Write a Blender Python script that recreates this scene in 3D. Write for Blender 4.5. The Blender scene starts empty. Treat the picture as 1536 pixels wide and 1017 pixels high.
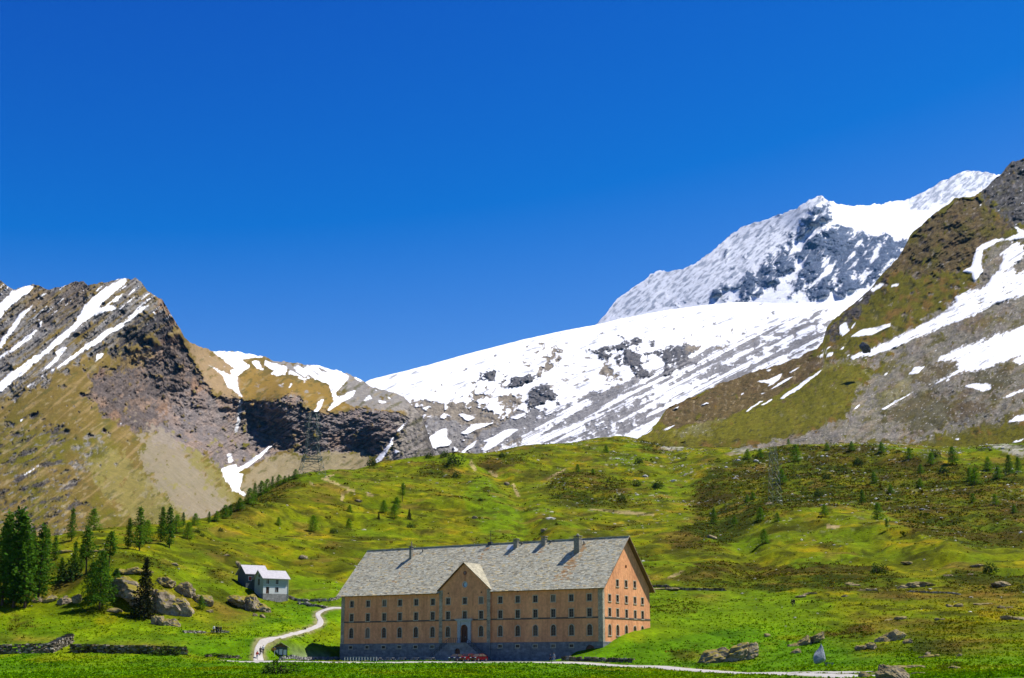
import bpy, bmesh, math, random
import numpy as np
from mathutils import Vector, Matrix

# ------------------------------------------------------------------ camera
F, CX, CY, HOR = 2110.0, 768.0, 508.5, 995.0
PITCH = math.atan((HOR - CY) / F)
CP, SP = math.cos(PITCH), math.sin(PITCH)

def ray(px, py):
    """sideways and upward slope of the sight line, per metre of forward distance"""
    u = (np.asarray(px, float) - CX) / F
    v = (CY - np.asarray(py, float)) / F
    d = CP - v * SP
    return u / d, (SP + v * CP) / d

def proj(x, y, z):
    dep = y * CP + z * SP
    up = -y * SP + z * CP
    return CX + F * x / dep, CY - F * up / dep

def at(px, py, Y):
    a, h = ray(px, py)
    return Vector((float(a) * Y, Y, float(h) * Y))

scene = bpy.context.scene
C = scene.collection

cam_d = bpy.data.cameras.new("camera")
cam_d.sensor_width = 36.0
cam_d.lens = 36.0 * F / 1536.0
cam_d.clip_start = 0.5
cam_d.clip_end = 60000
cam = bpy.data.objects.new("camera", cam_d)
C.objects.link(cam)
cam.location = (0, 0, 0)
cam.rotation_euler = (math.pi / 2 + PITCH, 0, 0)
scene.camera = cam

# ------------------------------------------------------------------ light
SUN_EL = math.radians(60)
SUN_H = Vector((math.sin(math.radians(78)), math.cos(math.radians(78))))
SUN_AZ = math.atan2(SUN_H.x, SUN_H.y)
sd = bpy.data.lights.new("sun", 'SUN')
sd.energy = 5.0
sd.angle = math.radians(0.5)
sd.color = (1.0, 0.955, 0.89)
sun = bpy.data.objects.new("sun", sd)
C.objects.link(sun)
sv = Vector((SUN_H.x * math.cos(SUN_EL), SUN_H.y * math.cos(SUN_EL), math.sin(SUN_EL)))
sun.rotation_euler = (-sv).to_track_quat('-Z', 'Y').to_euler()

world = bpy.data.worlds.new("World")
scene.world = world
world.use_nodes = True
wn, wl = world.node_tree.nodes, world.node_tree.links
bg = wn["Background"]
sky = wn.new("ShaderNodeTexSky")
sky.sky_type = 'NISHITA'
sky.sun_disc = False
sky.sun_elevation = SUN_EL
sky.sun_rotation = SUN_AZ
sky.altitude = 2000
sky.air_density = 1.0
sky.dust_density = 0.3
sky.ozone_density = 2.2
EXPO = 0.75
BGS = 0.10
sep = wn.new("ShaderNodeSeparateColor"); comb = wn.new("ShaderNodeCombineColor")
wl.new(sky.outputs[0], sep.inputs[0])
def _m(op, a, b):
    n = wn.new("ShaderNodeMath"); n.operation = op
    for k, v in ((0, a), (1, b)):
        if isinstance(v, (int, float)): n.inputs[k].default_value = v
        else: wl.new(v, n.inputs[k])
    return n.outputs[0]
_k = 1.0 / (BGS * 2 ** EXPO)
_r = _m('MAXIMUM', _m('SUBTRACT', _m('MULTIPLY', sep.outputs[0], 0.075), 0.1036), 0.002)
wl.new(_m('MULTIPLY', _r, 2.33 * _k), comb.inputs[0])
_g = _m('POWER', _m('MULTIPLY', sep.outputs[1], 0.075 / 0.14), 2.15)
wl.new(_m('MINIMUM', _m('MULTIPLY', _g, 0.092 * _k), 6.0), comb.inputs[1])
wl.new(_m('MULTIPLY', sep.outputs[2], 0.075 * 1.93 * _k), comb.inputs[2])
wl.new(comb.outputs[0], bg.inputs["Color"])
bg.inputs["Strength"].default_value = BGS
vs = scene.view_settings
vs.view_transform = 'Standard'
vs.look = 'None'
vs.gamma = 1
vs.exposure = EXPO

# ------------------------------------------------------------------ tagging
def tag(o, label, cat, group=None, kind=None):
    o["label"] = label
    o["category"] = cat
    if group: o["group"] = group
    if kind: o["kind"] = kind
    return o

def thing(name, label, cat, loc=(0, 0, 0), rz=0.0, group=None):
    o = bpy.data.objects.new(name, None)
    o.empty_display_size = 0.5
    C.objects.link(o)
    o.location = loc
    o.rotation_euler = (0, 0, rz)
    return tag(o, label, cat, group)

def link_mesh(name, me, mat=None, parent=None, loc=None):
    o = bpy.data.objects.new(name, me)
    if mat is not None and not me.materials:
        me.materials.append(mat)
    C.objects.link(o)
    if parent is not None:
        o.parent = parent
    if loc is not None:
        o.location = loc
    return o

def np_mesh(name, V, Fq, cols=None, floats=None, smooth=True):
    """mesh from numpy arrays; faces all of one size"""
    V = np.ascontiguousarray(V, np.float32)
    Fq = np.ascontiguousarray(Fq, np.int32)
    me = bpy.data.meshes.new(name)
    n, k = Fq.shape
    me.vertices.add(len(V))
    me.vertices.foreach_set("co", V.ravel())
    me.loops.add(n * k)
    me.loops.foreach_set("vertex_index", Fq.ravel())
    me.polygons.add(n)
    me.polygons.foreach_set("loop_start", np.arange(0, n * k, k, dtype=np.int32))
    me.polygons.foreach_set("loop_total", np.full(n, k, np.int32))
    me.polygons.foreach_set("use_smooth", np.full(n, smooth, bool))
    me.update(calc_edges=True)
    if cols is not None:
        a = me.attributes.new("Col", 'FLOAT_COLOR', 'POINT')
        c4 = np.ones((len(V), 4), np.float32)
        c4[:, :3] = cols
        a.data.foreach_set("color", c4.ravel())
    for nm, arr in (floats or {}).items():
        a = me.attributes.new(nm, 'FLOAT', 'POINT')
        a.data.foreach_set("value", np.ascontiguousarray(arr, np.float32))
    return me

def grid_faces(R, Cn):
    i = np.arange(R - 1)[:, None] * Cn + np.arange(Cn - 1)[None, :]
    i = i.ravel()
    return np.stack([i, i + 1, i + 1 + Cn, i + Cn], 1)

# ------------------------------------------------------------------ noise
_G = np.array([[1,1,0],[-1,1,0],[1,-1,0],[-1,-1,0],[1,0,1],[-1,0,1],[1,0,-1],[-1,0,-1],
               [0,1,1],[0,-1,1],[0,1,-1],[0,-1,-1],[1,1,0],[-1,1,0],[0,-1,1],[0,-1,-1]], np.float32)

def _hash(i, j, k, seed):
    with np.errstate(over='ignore'):
        h = (i.astype(np.uint32) * np.uint32(374761393) + j.astype(np.uint32) * np.uint32(668265263)
             + k.astype(np.uint32) * np.uint32(2246822519) + np.uint32((seed * 3266489917 + 97) & 0xffffffff))
        h ^= h >> np.uint32(15); h *= np.uint32(2246822519)
        h ^= h >> np.uint32(13); h *= np.uint32(3266489917)
        h ^= h >> np.uint32(16)
    return h

def perlin(x, y, z=0.0, seed=0):
    x, y, z = np.broadcast_arrays(np.asarray(x, np.float64), np.asarray(y, np.float64), np.asarray(z, np.float64))
    shp = x.shape
    x, y, z = x.ravel(), y.ravel(), z.ravel()
    xi, yi, zi = np.floor(x), np.floor(y), np.floor(z)
    xf, yf, zf = (x - xi).astype(np.float32), (y - yi).astype(np.float32), (z - zi).astype(np.float32)
    xi, yi, zi = xi.astype(np.int64), yi.astype(np.int64), zi.astype(np.int64)
    f = lambda t: t * t * t * (t * (t * 6 - 15) + 10)
    u, v, w = f(xf), f(yf), f(zf)
    out = np.zeros(x.shape, np.float32)
    for dx in (0, 1):
        for dy in (0, 1):
            for dz in (0, 1):
                g = _G[_hash(xi + dx, yi + dy, zi + dz, seed) & np.uint32(15)]
                d = g[:, 0] * (xf - dx) + g[:, 1] * (yf - dy) + g[:, 2] * (zf - dz)
                out += d * (u if dx else 1 - u) * (v if dy else 1 - v) * (w if dz else 1 - w)
    return out.reshape(shp)

def fbm(x, y, z=0.0, octv=4, seed=0, gain=0.5, lac=2.03, ridged=False):
    s = 0.0; a = 1.0; t = 0.0
    for o in range(octv):
        n = perlin(np.asarray(x) * lac**o, np.asarray(y) * lac**o, np.asarray(z) * lac**o, seed + 31 * o)
        if ridged: n = 1 - 2.6 * np.abs(n)
        s = s + a * n; t += a; a *= gain
    return s / t

def sstep(a, b, x):
    t = np.clip((x - a) / (b - a), 0, 1)
    return t * t * (3 - 2 * t)

def in_poly(px, py, poly):
    poly = np.asarray(poly, float)
    out = np.zeros(px.shape, bool)
    x0, y0 = poly.min(0); x1, y1 = poly.max(0)
    sel = (px >= x0) & (px <= x1) & (py >= y0) & (py <= y1)
    X, Yv = px[sel], py[sel]
    ins = np.zeros(X.shape, bool)
    n = len(poly)
    for i in range(n):
        xa, ya = poly[i]; xb, yb = poly[i - 1]
        if ya == yb: continue
        ins ^= ((ya > Yv) != (yb > Yv)) & (X < (xb - xa) * (Yv - ya) / (yb - ya) + xa)
    out[sel] = ins
    return out

def tps_fit(P, val, smooth=0.0):
    P = np.asarray(P, float); n = len(P)
    d2 = ((P[:, None] - P[None]) ** 2).sum(-1)
    K = 0.5 * d2 * np.log(d2 + 1e-12) + smooth * np.eye(n)
    A = np.zeros((n + 3, n + 3))
    A[:n, :n] = K; A[:n, n] = 1; A[:n, n + 1:] = P
    A[n, :n] = 1; A[n + 1:, :n] = P.T
    w = np.linalg.solve(A, np.concatenate([val, np.zeros(3)]))
    return P, w

def tps_eval(fit, Q):
    P, w = fit
    Q = np.asarray(Q, float); out = np.empty(len(Q)); n = len(P)
    for s in range(0, len(Q), 20000):
        q = Q[s:s + 20000]
        d2 = ((q[:, None] - P[None]) ** 2).sum(-1)
        out[s:s + 20000] = (0.5 * d2 * np.log(d2 + 1e-12)) @ w[:n] + w[n] + q @ w[n + 1:]
    return out

# ------------------------------------------------------------------ node materials
def new_mat(name, rough=0.9, spec=0.2):
    m = bpy.data.materials.new(name)
    m.use_nodes = True
    b = m.node_tree.nodes["Principled BSDF"]
    b.inputs["Roughness"].default_value = rough
    b.inputs["Specular IOR Level"].default_value = spec
    return m, m.node_tree.nodes, m.node_tree.links, b

def N(nodes, typ, **kw):
    n = nodes.new(typ)
    for k, v in kw.items():
        if k in n.inputs.keys(): n.inputs[k].default_value = v
        else: setattr(n, k, v)
    return n

def noise_node(nodes, links, scale, detail=6, rough=0.6, coord=None, stretch=None):
    t = N(nodes, "ShaderNodeTexNoise", Scale=scale, Detail=detail, Roughness=rough)
    if coord is not None:
        if stretch:
            mp = nodes.new("ShaderNodeMapping"); mp.inputs["Scale"].default_value = stretch
            links.new(coord, mp.inputs["Vector"]); links.new(mp.outputs[0], t.inputs["Vector"])
        else:
            links.new(coord, t.inputs["Vector"])
    return t

def ramp(nodes, links, src, stops):
    r = nodes.new("ShaderNodeValToRGB")
    e = r.color_ramp.elements
    while len(e) < len(stops): e.new(0.5)
    for i, (p, c) in enumerate(stops):
        e[i].position = p
        e[i].color = (*c, 1) if len(c) == 3 else c
    links.new(src, r.inputs[0])
    return r

def mul_col(nodes, links, a, b, fac=1.0, mode='MULTIPLY'):
    m = nodes.new("ShaderNodeMix"); m.data_type = 'RGBA'; m.blend_type = mode
    m.inputs[0].default_value = fac
    links.new(a, m.inputs[6]); links.new(b, m.inputs[7])
    return m.outputs[2]

def bump(nodes, links, src, strength, dist, bsdf, prev=None):
    b = nodes.new("ShaderNodeBump")
    b.inputs["Strength"].default_value = strength
    b.inputs["Distance"].default_value = dist
    links.new(src, b.inputs["Height"])
    if prev is not None: links.new(prev, b.inputs["Normal"])
    links.new(b.outputs[0], bsdf.inputs["Normal"])
    return b.outputs[0]

def terrain_mat(name, s1, s2, bump_d, lo=(0.60, 0.60, 0.60), hi=(1.36, 1.36, 1.36), bump_attr=None):
    """colour from the mesh's own cover map, broken up by two scales of noise in metres"""
    m, n, l, b = new_mat(name, 0.95, 0.03)
    at_ = N(n, "ShaderNodeAttribute", attribute_name="Col")
    tc = n.new("ShaderNodeTexCoord")
    a1 = noise_node(n, l, s1, 5, 0.65, tc.outputs["Object"])
    a2 = noise_node(n, l, s2, 4, 0.6, tc.outputs["Object"])
    r1 = ramp(n, l, a1.outputs["Fac"], [(0.3, lo), (0.7, hi)])
    r2 = ramp(n, l, a2.outputs["Fac"], [(0.3, lo), (0.7, hi)])
    rg = N(n, "ShaderNodeAttribute", attribute_name="rough")
    c1 = mul_col(n, l, at_.outputs["Color"], r1.outputs[0])
    c2 = mul_col(n, l, c1, r2.outputs[0])
    mx = n.new("ShaderNodeMix"); mx.data_type = 'RGBA'
    l.new(rg.outputs["Fac"], mx.inputs[0]); l.new(at_.outputs["Color"], mx.inputs[6]); l.new(c2, mx.inputs[7])
    l.new(mx.outputs[2], b.inputs["Base Color"])
    bp = n.new("ShaderNodeBump"); bp.inputs["Distance"].default_value = bump_d
    l.new(a1.outputs["Fac"], bp.inputs["Height"]); l.new(rg.outputs["Fac"], bp.inputs["Strength"])
    l.new(bp.outputs[0], b.inputs["Normal"])
    return m
# ------------------------------------------------------------------ building frame (used by the ground too)
_a, _h = ray(905, 992); P_R = Vector((float(_a) * 290, 290, 0))
_a, _h = ray(510, 992.5); P_L = Vector((float(_a) * 328, 328, 0))
DIR = (P_R - P_L); LEN = DIR.length; DIR = DIR / LEN
NB = Vector((-DIR.y, DIR.x, 0))
WID = 20.3
PAD = 0.40
def to_uv(x, y):
    rx, ry = x - P_L.x, y - P_L.y
    return rx * DIR.x + ry * DIR.y, rx * NB.x + ry * NB.y

# ------------------------------------------------------------------ near ground: heights from surveyed points
COLS = {
 -170: [(1019,185),(990,275),(965,300),(945,312),(912,330),(880,345),(850,365),(830,400),(815,440),(833,520),(850,650),(860,1000)],
 0:    [(1019,185),(990,275),(966,299),(945,312),(912,330),(880,347),(850,368),(828,400),(812,440),(833,520),(850,650),(860,1000)],
 100:  [(1019,185),(990,275),(967,300),(945,312),(915,330),(870,350),(830,385),(808,425),(800,450),(825,540),(840,680),(850,1000)],
 200:  [(1019,185),(990,275),(966,300),(940,318),(925,328),(885,338),(848,350),(825,385),(802,430),(792,455),(815,560),(835,700),(845,1000)],
 270:  [(1019,185),(990,278),(965,302),(945,318),(920,335),(885,347),(865,362),(840,395),(805,445),(785,480),(800,560),(820,700),(835,1000)],
 350:  [(1019,185),(993,281),(985,292),(960,312),(935,335),(905,355),(870,385),(830,430),(790,500),(764,560),(785,640),(800,800),(820,1000)],
 420:  [(1019,185),(993,281),(988,292),(965,310),(940,338),(915,362),(898,380),(880,405),(840,455),(790,535),(745,630),(723,680),(740,760),(760,900)],
 500:  [(1019,185),(994,281),(991.5,290),(991,306),(988,322),(962,343),(938,353),(912,366),(885,400),(840,465),(790,550),(745,645),(705,750),(720,850),(740,1000)],
 600:  [(1019,185),(994,280),(992,290),(992,305),(945,360),(900,405),(850,470),(800,555),(750,655),(708,780),(692,815),(705,900),(725,1050)],
 700:  [(1019,185),(994,279),(992.5,300),(985,330),(945,365),(900,415),(850,480),(810,555),(760,650),(720,760),(682,860),(695,960),(715,1100)],
 800:  [(1019,185),(994,278),(992.5,293),(985,320),(945,355),(900,410),(850,480),(810,560),(760,660),(715,790),(669,920),(680,1020),(700,1200)],
 870:  [(1019,185),(997,272),(993,280),(985,286),(980,290),(955,318),(930,350),(890,410),(850,485),(800,570),(750,690),(700,840),(663,970),(675,1080),(690,1250)],
 930:  [(1019,185),(1001,265),(996,275),(985,283),(966,290),(948,300),(930,330),(895,395),(850,480),(800,575),(750,700),(700,850),(656,1010),(668,1120),(680,1300)],
 985:  [(1019,188),(1008,245),(1000,262),(993,275),(980,286),(960,297),(940,308),(915,340),(885,385),(850,455),(800,560),(750,690),(700,830),(664,960),(674,1050),(690,1200)],
 1070: [(1021,190),(1012,225),(1006,245),(998,265),(985,280),(965,295),(940,315),(915,345),(888,385),(850,450),(800,545),(750,660),(700,800),(672,920),(680,1000),(695,1150)],
 1200: [(1021,192),(1014,205),(1008,230),(1000,250),(985,268),(965,288),(935,315),(905,350),(880,385),(840,450),(800,525),(750,630),(700,770),(672,890),(680,970),(695,1100)],
 1320: [(1021,170),(1010,200),(1000,225),(985,250),(965,275),(935,305),(905,340),(880,378),(840,440),(800,515),(750,620),(700,755),(667,870),(680,950),(695,1080)],
 1450: [(1021,150),(1012,175),(1000,205),(985,235),(965,262),(935,295),(905,332),(880,370),(840,430),(800,505),(750,605),(700,735),(671,840),(682,930),(695,1050)],
 1540: [(1021,140),(1012,165),(1000,198),(985,228),(965,255),(935,290),(905,328),(880,365),(840,425),(800,495),(750,595),(700,715),(664,830),(675,910),(690,1030)],
 1720: [(1021,140),(1012,165),(1000,198),(985,228),(965,255),(935,290),(905,328),(880,365),(840,425),(800,495),(750,595),(700,715),(660,830),(672,910),(690,1030)],
}
_P, _v = [], []
for px, lst in COLS.items():
    for py, Y in lst:
        a, h = ray(px, py)
        _P.append((float(a) * 1.6, math.log(Y))); _v.append(float(h))
GFIT = tps_fit(_P, np.array(_v), 2e-5)

GA = np.linspace(-0.47, 0.47, 1120)
_near = np.geomspace(2.0, 125.0, 36)[:-1]
_far = np.geomspace(125.0, 1250.0, 670)
GY = np.concatenate([_near, _far])
gA, gY = np.meshgrid(GA, GY)
q = np.stack([gA.ravel() * 1.6, np.log(np.clip(gY.ravel(), 185, None))], 1)
# evaluate on a coarser lattice and interpolate: the surface is smooth
cA = np.linspace(-0.47, 0.47, 281); cL = np.linspace(math.log(185), math.log(1250), 260)
cAA, cLL = np.meshgrid(cA, cL)
ch = tps_eval(GFIT, np.stack([cAA.ravel() * 1.6, cLL.ravel()], 1)).reshape(cAA.shape)
def bilin(grid, xs, ys, x, y):
    fx = np.clip((x - xs[0]) / (xs[-1] - xs[0]) * (len(xs) - 1), 0, len(xs) - 1.001)
    fy = np.clip((y - ys[0]) / (ys[-1] - ys[0]) * (len(ys) - 1), 0, len(ys) - 1.001)
    i, j = fx.astype(int), fy.astype(int); tx, ty = fx - i, fy - j
    return (grid[j, i] * (1 - tx) + grid[j, i + 1] * tx) * (1 - ty) + (grid[j + 1, i] * (1 - tx) + grid[j + 1, i + 1] * tx) * ty
hh = bilin(ch, cA, cL, gA, np.log(np.clip(gY, 185, None)))
gZ = hh * np.clip(gY, 185, None)
tnear = sstep(70, 185, gY)
gZ = gZ * tnear + (-2.1) * (1 - tnear)
gX = gA * gY
# hummocks
amp = sstep(300, 430, gY)
gZ += amp * (3.0 * fbm(gX / 75, gY / 75, 0, 4, 5) + 1.5 * fbm(gX / 26, gY / 26, 0, 3, 8, ridged=True) - 0.6)
gZ += sstep(250, 330, gY) * (0.55 * fbm(gX / 9.0, gY / 9.0, 0, 3, 9)) + 0.16 * fbm(gX / 3.0, gY / 3.0, 0, 3, 10) * sstep(40, 160, gY)
# gullies and swells of the hill, laid along lines surveyed on it
_px0, _py0 = proj(gX, gY, gZ)
def carve(pts, dep, w):
    global gZ
    d = np.full(gX.shape, 1e9)
    for (xa, ya), (xb, yb) in zip(pts[:-1], pts[1:]):
        L2 = (xb - xa) ** 2 + ((yb - ya) * 1.6) ** 2
        t = np.clip(((_px0 - xa) * (xb - xa) + (_py0 - ya) * (yb - ya) * 2.56) / L2, 0, 1)
        d = np.minimum(d, np.hypot(_px0 - xa - t * (xb - xa), 1.6 * (_py0 - ya - t * (yb - ya))))
    gZ = gZ + .55 * dep * np.exp(-(d / (1.35 * w)) ** 2) * sstep(330, 420, gY)
carve([(705, 693), (745, 712), (768, 728), (776, 750), (784, 775), (792, 800)], -5.5, 16)
carve([(690, 690), (720, 720), (770, 760), (840, 800)], 4.0, 22)
carve([(995, 668), (1010, 700), (1030, 735), (1075, 775), (1130, 830)], -5.5, 26)
carve([(860, 730), (900, 700), (960, 690)], 4.5, 20)
carve([(1150, 775), (1240, 775), (1340, 795), (1420, 825)], 5.0, 24)
carve([(1120, 850), (1250, 842), (1400, 845)], -3.5, 18)
carve([(1190, 680), (1300, 676), (1400, 690)], 4.5, 14)
carve([(370, 770), (480, 745), (600, 740), (690, 760)], 4.0, 22)
carve([(330, 800), (450, 790), (560, 790)], -3.0, 18)
# level forecourt in front of the long facade, and under the building
gU, gV = to_uv(gX, gY)
mU = sstep(-7.0, -0.5, gU) * (1 - sstep(LEN - 9.5, LEN - 6.0, gU))
mF = sstep(-45, -40, gV) * (1 - sstep(WID - 4, WID - 1, gV)) * mU
gZ = np.where(mF > 0, gZ * (1 - mF) + np.minimum(gZ, PAD) * mF, gZ)
mC = sstep(-14, -9, gV) * (1 - sstep(8, 12, gV)) * mU
gZ = gZ * (1 - mC) + PAD * mC
gPX, gPY = proj(gX, gY, gZ)

def ground_z(x, y):
    a = np.asarray(x / y, float); L = np.asarray(y, float)
    fx = np.clip((a - GA[0]) / (GA[1] - GA[0]), 0, len(GA) - 1.001)
    fy = np.clip(np.interp(L, GY, np.arange(len(GY))), 0, len(GY) - 1.001)
    i, j = fx.astype(int), fy.astype(int); tx, ty = fx - i, fy - j
    return (gZ[j, i] * (1 - tx) + gZ[j, i + 1] * tx) * (1 - ty) + (gZ[j + 1, i] * (1 - tx) + gZ[j + 1, i + 1] * tx) * ty

_YS = np.geomspace(120, 1200, 2600)
def drop(px, py, nth=0):
    """first point of the ground met by the sight line through a place seen in the photograph"""
    a, h = ray(px, py); a = float(a); h = float(h)
    zz = ground_z(a * _YS, _YS)
    # the sideways slope depends on height a little; refine once
    below = zz / _YS - h
    k = np.where((below[:-1] < 0) & (below[1:] >= 0))[0]
    if len(k) == 0:
        i = int(np.argmax(below)); Y = _YS[i]
    else:
        i = k[0]; t = -below[i] / (below[i + 1] - below[i] + 1e-12); Y = _YS[i] + t * (_YS[i + 1] - _YS[i])
    x = a * Y
    return Vector((x, Y, float(ground_z(np.array(x), np.array(Y)))))

def zm(sx, sy, s, pts):
    return [(sx + x / s, sy + y / s) for x, y in pts]

# ---- cover of the near ground
wx = gPX + 7 * fbm(gX / 14, gY / 14, 3, 3, 40) ; wy = gPY + 4 * fbm(gX / 14, gY / 14, 9, 3, 41)
n1 = fbm(gX / 60, gY / 60, 0, 4, 50); n2 = fbm(gX / 16, gY / 22, 0, 4, 51); n3 = fbm(gX / 4.5, gY / 7, 0, 3, 52)
col = np.empty(gX.shape + (3,), np.float32)
meadow = np.array((0.078, 0.178, 0.001)); bright = np.array((0.125, 0.208, 0.001)); olive = np.array((0.178, 0.156, 0.001))
dry = np.array((0.270, 0.190, 0.004)); heath = np.array((0.052, 0.038, 0.006)); green_h = np.array((0.030, 0.046, 0.002))
dirt = np.array((0.36, 0.27, 0.13)); stone = np.array((0.36, 0.34, 0.29))
def mixto(c, k):
    global col
    k = np.clip(k, 0, 1)[..., None]
    col = col * (1 - k) + np.asarray(c) * k
hill = sstep(935, 850, gPY + 25 * n1 - 75 * sstep(1150, 1320, gPX) - 38 * sstep(430, 330, gPX))            # hillside against valley meadow
col[:] = meadow
mixto(bright, sstep(-0.15, 0.35, n1 + 0.5 * n2))
mixto(olive, hill * (0.62 + 0.5 * n2))
mixto(dry, hill * sstep(0.05, 0.5, n2 + 0.6 * n3) * 0.75)
mixto(np.array((.050, .056, .002)), hill * sstep(-.02, .28, fbm(gX / 38, gY / 46, 21, 5, 71, gain=.66)) * .8)
mixto(bright * .85, hill * sstep(.08, .3, fbm(gX / 55, gY / 60, 22, 4, 72)) * .65)
mixto(dry, (1 - hill) * sstep(0.28, 0.6, n2 + 0.4 * n3) * 0.35)
def blur_g(m, r):
    n = 2 * r + 1
    p = np.pad(m, ((r + 1, r), (r + 1, r)), mode='edge')
    c = np.cumsum(p, 0); p = (c[n:] - c[:-n]) / n
    c = np.cumsum(p, 1); return (c[:, n:] - c[:, :-n]) / n
_df = (1 - hill) * sstep(.05, .3, fbm(gX / 10, gY / 20, 41, 4, 92, gain=.6))
mixto(np.array((.040, .105, .001)), _df * .75)
mixto(np.array((.17, .19, .002)), (1 - hill) * sstep(.12, .34, fbm(gX / 16, gY / 30, 42, 4, 93)) * .6)
hd = np.zeros(gX.shape)                           # dark dwarf-shrub heath
HEATH = [
 zm(960,640,4.237,[(320,330),(420,300),(560,260),(660,215),(800,150),(960,130),(1100,120),(1290,180),(1290,480),(1180,520),(1000,520),(840,560),(760,640),(640,690),(480,800),(260,780),(90,740),(250,660),(420,560),(330,470)]),
 zm(1240,640,4.237,[(0,150),(200,110),(420,130),(640,230),(820,250),(1000,270),(1254,320),(1254,780),(1000,770),(800,750),(650,690),(480,640),(400,560),(200,480),(0,470)]),
 zm(960,640,4.237,[(230,930),(420,860),(600,840),(780,860),(960,900),(1271,830),(1271,1017),(240,1017)]),
 zm(1230,830,5.02,[(0,140),(200,90),(520,110),(640,180),(500,240),(300,260),(0,290)]),
 zm(1230,830,5.02,[(900,170),(1100,120),(1536,150),(1536,330),(1250,300),(900,260)]),
 zm(1230,830,5.02,[(680,640),(850,620),(1030,680),(1050,760),(880,770),(680,740)]),
 zm(1230,830,5.02,[(150,560),(330,520),(470,620),(300,650)]),
 zm(1230,830,5.02,[(860,870),(1050,780),(1070,880),(900,890)]),
 zm(660,650,4.518,[(740,330),(900,240),(1060,260),(1220,330),(1300,420),(1250,500),(1050,500),(780,450),(700,400)]),
 zm(660,650,4.518,[(220,170),(420,170),(560,120),(700,150),(640,220),(420,260),(300,270),(230,220)]),
 zm(660,650,4.518,[(1250,60),(1536,60),(1536,130),(1400,120)]),
 zm(960,830,5.297,[(100,400),(260,370),(500,400),(480,470),(200,500),(90,480)]),
 zm(960,830,5.297,[(250,230),(400,130),(700,90),(1000,150),(1300,230),(1250,290),(950,290),(700,270),(450,260)]),
 zm(960,830,5.297,[(150,830),(350,760),(560,730),(520,800),(300,850)]),
 zm(300,640,3.657,[(60,470),(220,420),(420,330),(540,290),(560,330),(380,420),(200,500)]),
 zm(300,640,3.657,[(1120,230),(1400,190),(1470,230),(1300,290),(1180,280)]),
 zm(200,780,4.29,[(250,300),(480,350),(640,330),(600,420),(460,420)]),
 zm(200,780,4.29,[(1150,190),(1300,170),(1373,190),(1373,220),(1200,210)]),
 zm(0,760,3.957,[(20,640),(160,680),(230,720),(60,740),(0,720)]),
 zm(0,760,3.957,[(230,330),(380,280),(400,400),(300,420)]),
]
for pl in HEATH:
    hd = np.maximum(hd, in_poly(wx, wy, pl) * 1.0)
hd = blur_g(blur_g(hd, 9), 9)
hd = sstep(.34, .62, hd * 1.05 + 1.0 * fbm(gX / 24, gY / 34, 11, 5, 57, gain=.65) + .25 * n3) * 0.95
hd = np.maximum(hd, hill * sstep(0.10, 0.36, fbm(gX / 26, gY / 34, 4, 5, 53, gain=.6) + 0.18 * n3) * 0.8)
gHEATH = hd
mixto(heath, hd * sstep(-0.1, 0.25, n1 + 0.4 * n3)); mixto(green_h, hd * sstep(0.1, -0.25, n1 + 0.4 * n3))
GREEN = [zm(1240,640,4.237,[(0,840),(220,780),(230,840),(0,900)]), zm(960,640,4.237,[(920,860),(1271,800),(1271,850),(1000,920)]),
         zm(960,830,5.297,[(80,300),(560,290),(900,300),(1200,340),(1536,380),(1536,470),(1100,500),(500,640),(0,720),(0,600),(80,450)]),
         zm(200,780,4.29,[(1000,480),(1000,370),(1150,360),(1373,420),(1373,580),(1240,560)]),
         zm(660,650,4.518,[(200,330),(300,270),(420,400),(560,600),(640,720),(300,700),(150,420)])]
for pl in GREEN:
    mixto(bright * 0.9, sstep(.35, .65, blur_g(in_poly(wx, wy, pl) * 1.0, 8) + .6 * n2) * .75)
# rust-brown patches and bare earth
for cx_, cy_, rx, ry, s in ((1470,890,60,16,.55),(1500,905,40,12,.5),(1450,968,40,14,.5),(1320,940,30,12,.5),(345,860,30,12,.4),(250,905,28,20,.55),(1060,895,30,8,.4),(1075,985,45,7,.6),(340,925,40,16,.45),(40,960,60,8,.5),(200,968,70,9,.45),(380,775,40,14,.4),(500,735,60,14,.35)):
    mixto(np.array((0.21, 0.125, 0.017)), s * np.exp(-((gPX - cx_) / rx) ** 2 - ((gPY - cy_) / ry) ** 2) * (0.9 + 1.2 * n3))
DIRT = [zm(300,640,3.657,[(665,285),(700,268),(740,258),(735,268),(700,282),(760,310),(855,350),(850,362),(760,325)]), zm(300,640,3.657,[(770,410),(772,370),(800,350),(830,352),(790,372),(785,410)]),
        zm(300,640,3.657,[(905,355),(930,360),(955,380),(920,378)]), zm(300,640,3.657,[(600,295),(630,325),(625,332),(598,305)]),
        zm(660,650,4.518,[(195,210),(215,180),(250,240),(240,262)]), zm(660,650,4.518,[(320,250),(380,270),(400,300),(370,300)]),
        zm(660,650,4.518,[(485,340),(505,340),(545,430),(520,430)]), zm(660,650,4.518,[(720,300),(855,235),(850,250),(730,315)]),
        zm(660,650,4.518,[(1000,510),(1200,515),(1450,545),(1450,560),(1200,545)]),
        zm(960,640,4.237,[(1180,625),(1271,625),(1271,645),(1200,645)]), zm(1240,640,4.237,[(0,620),(80,635),(60,650),(0,645)]),
        zm(960,830,5.297,[(210,190),(300,150),(360,130),(320,170),(230,205)])]
for pl in DIRT:
    mixto(dirt, in_poly(gPX + 1.5 * n3, gPY + 1.0 * n2, pl) * 0.75)
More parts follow.
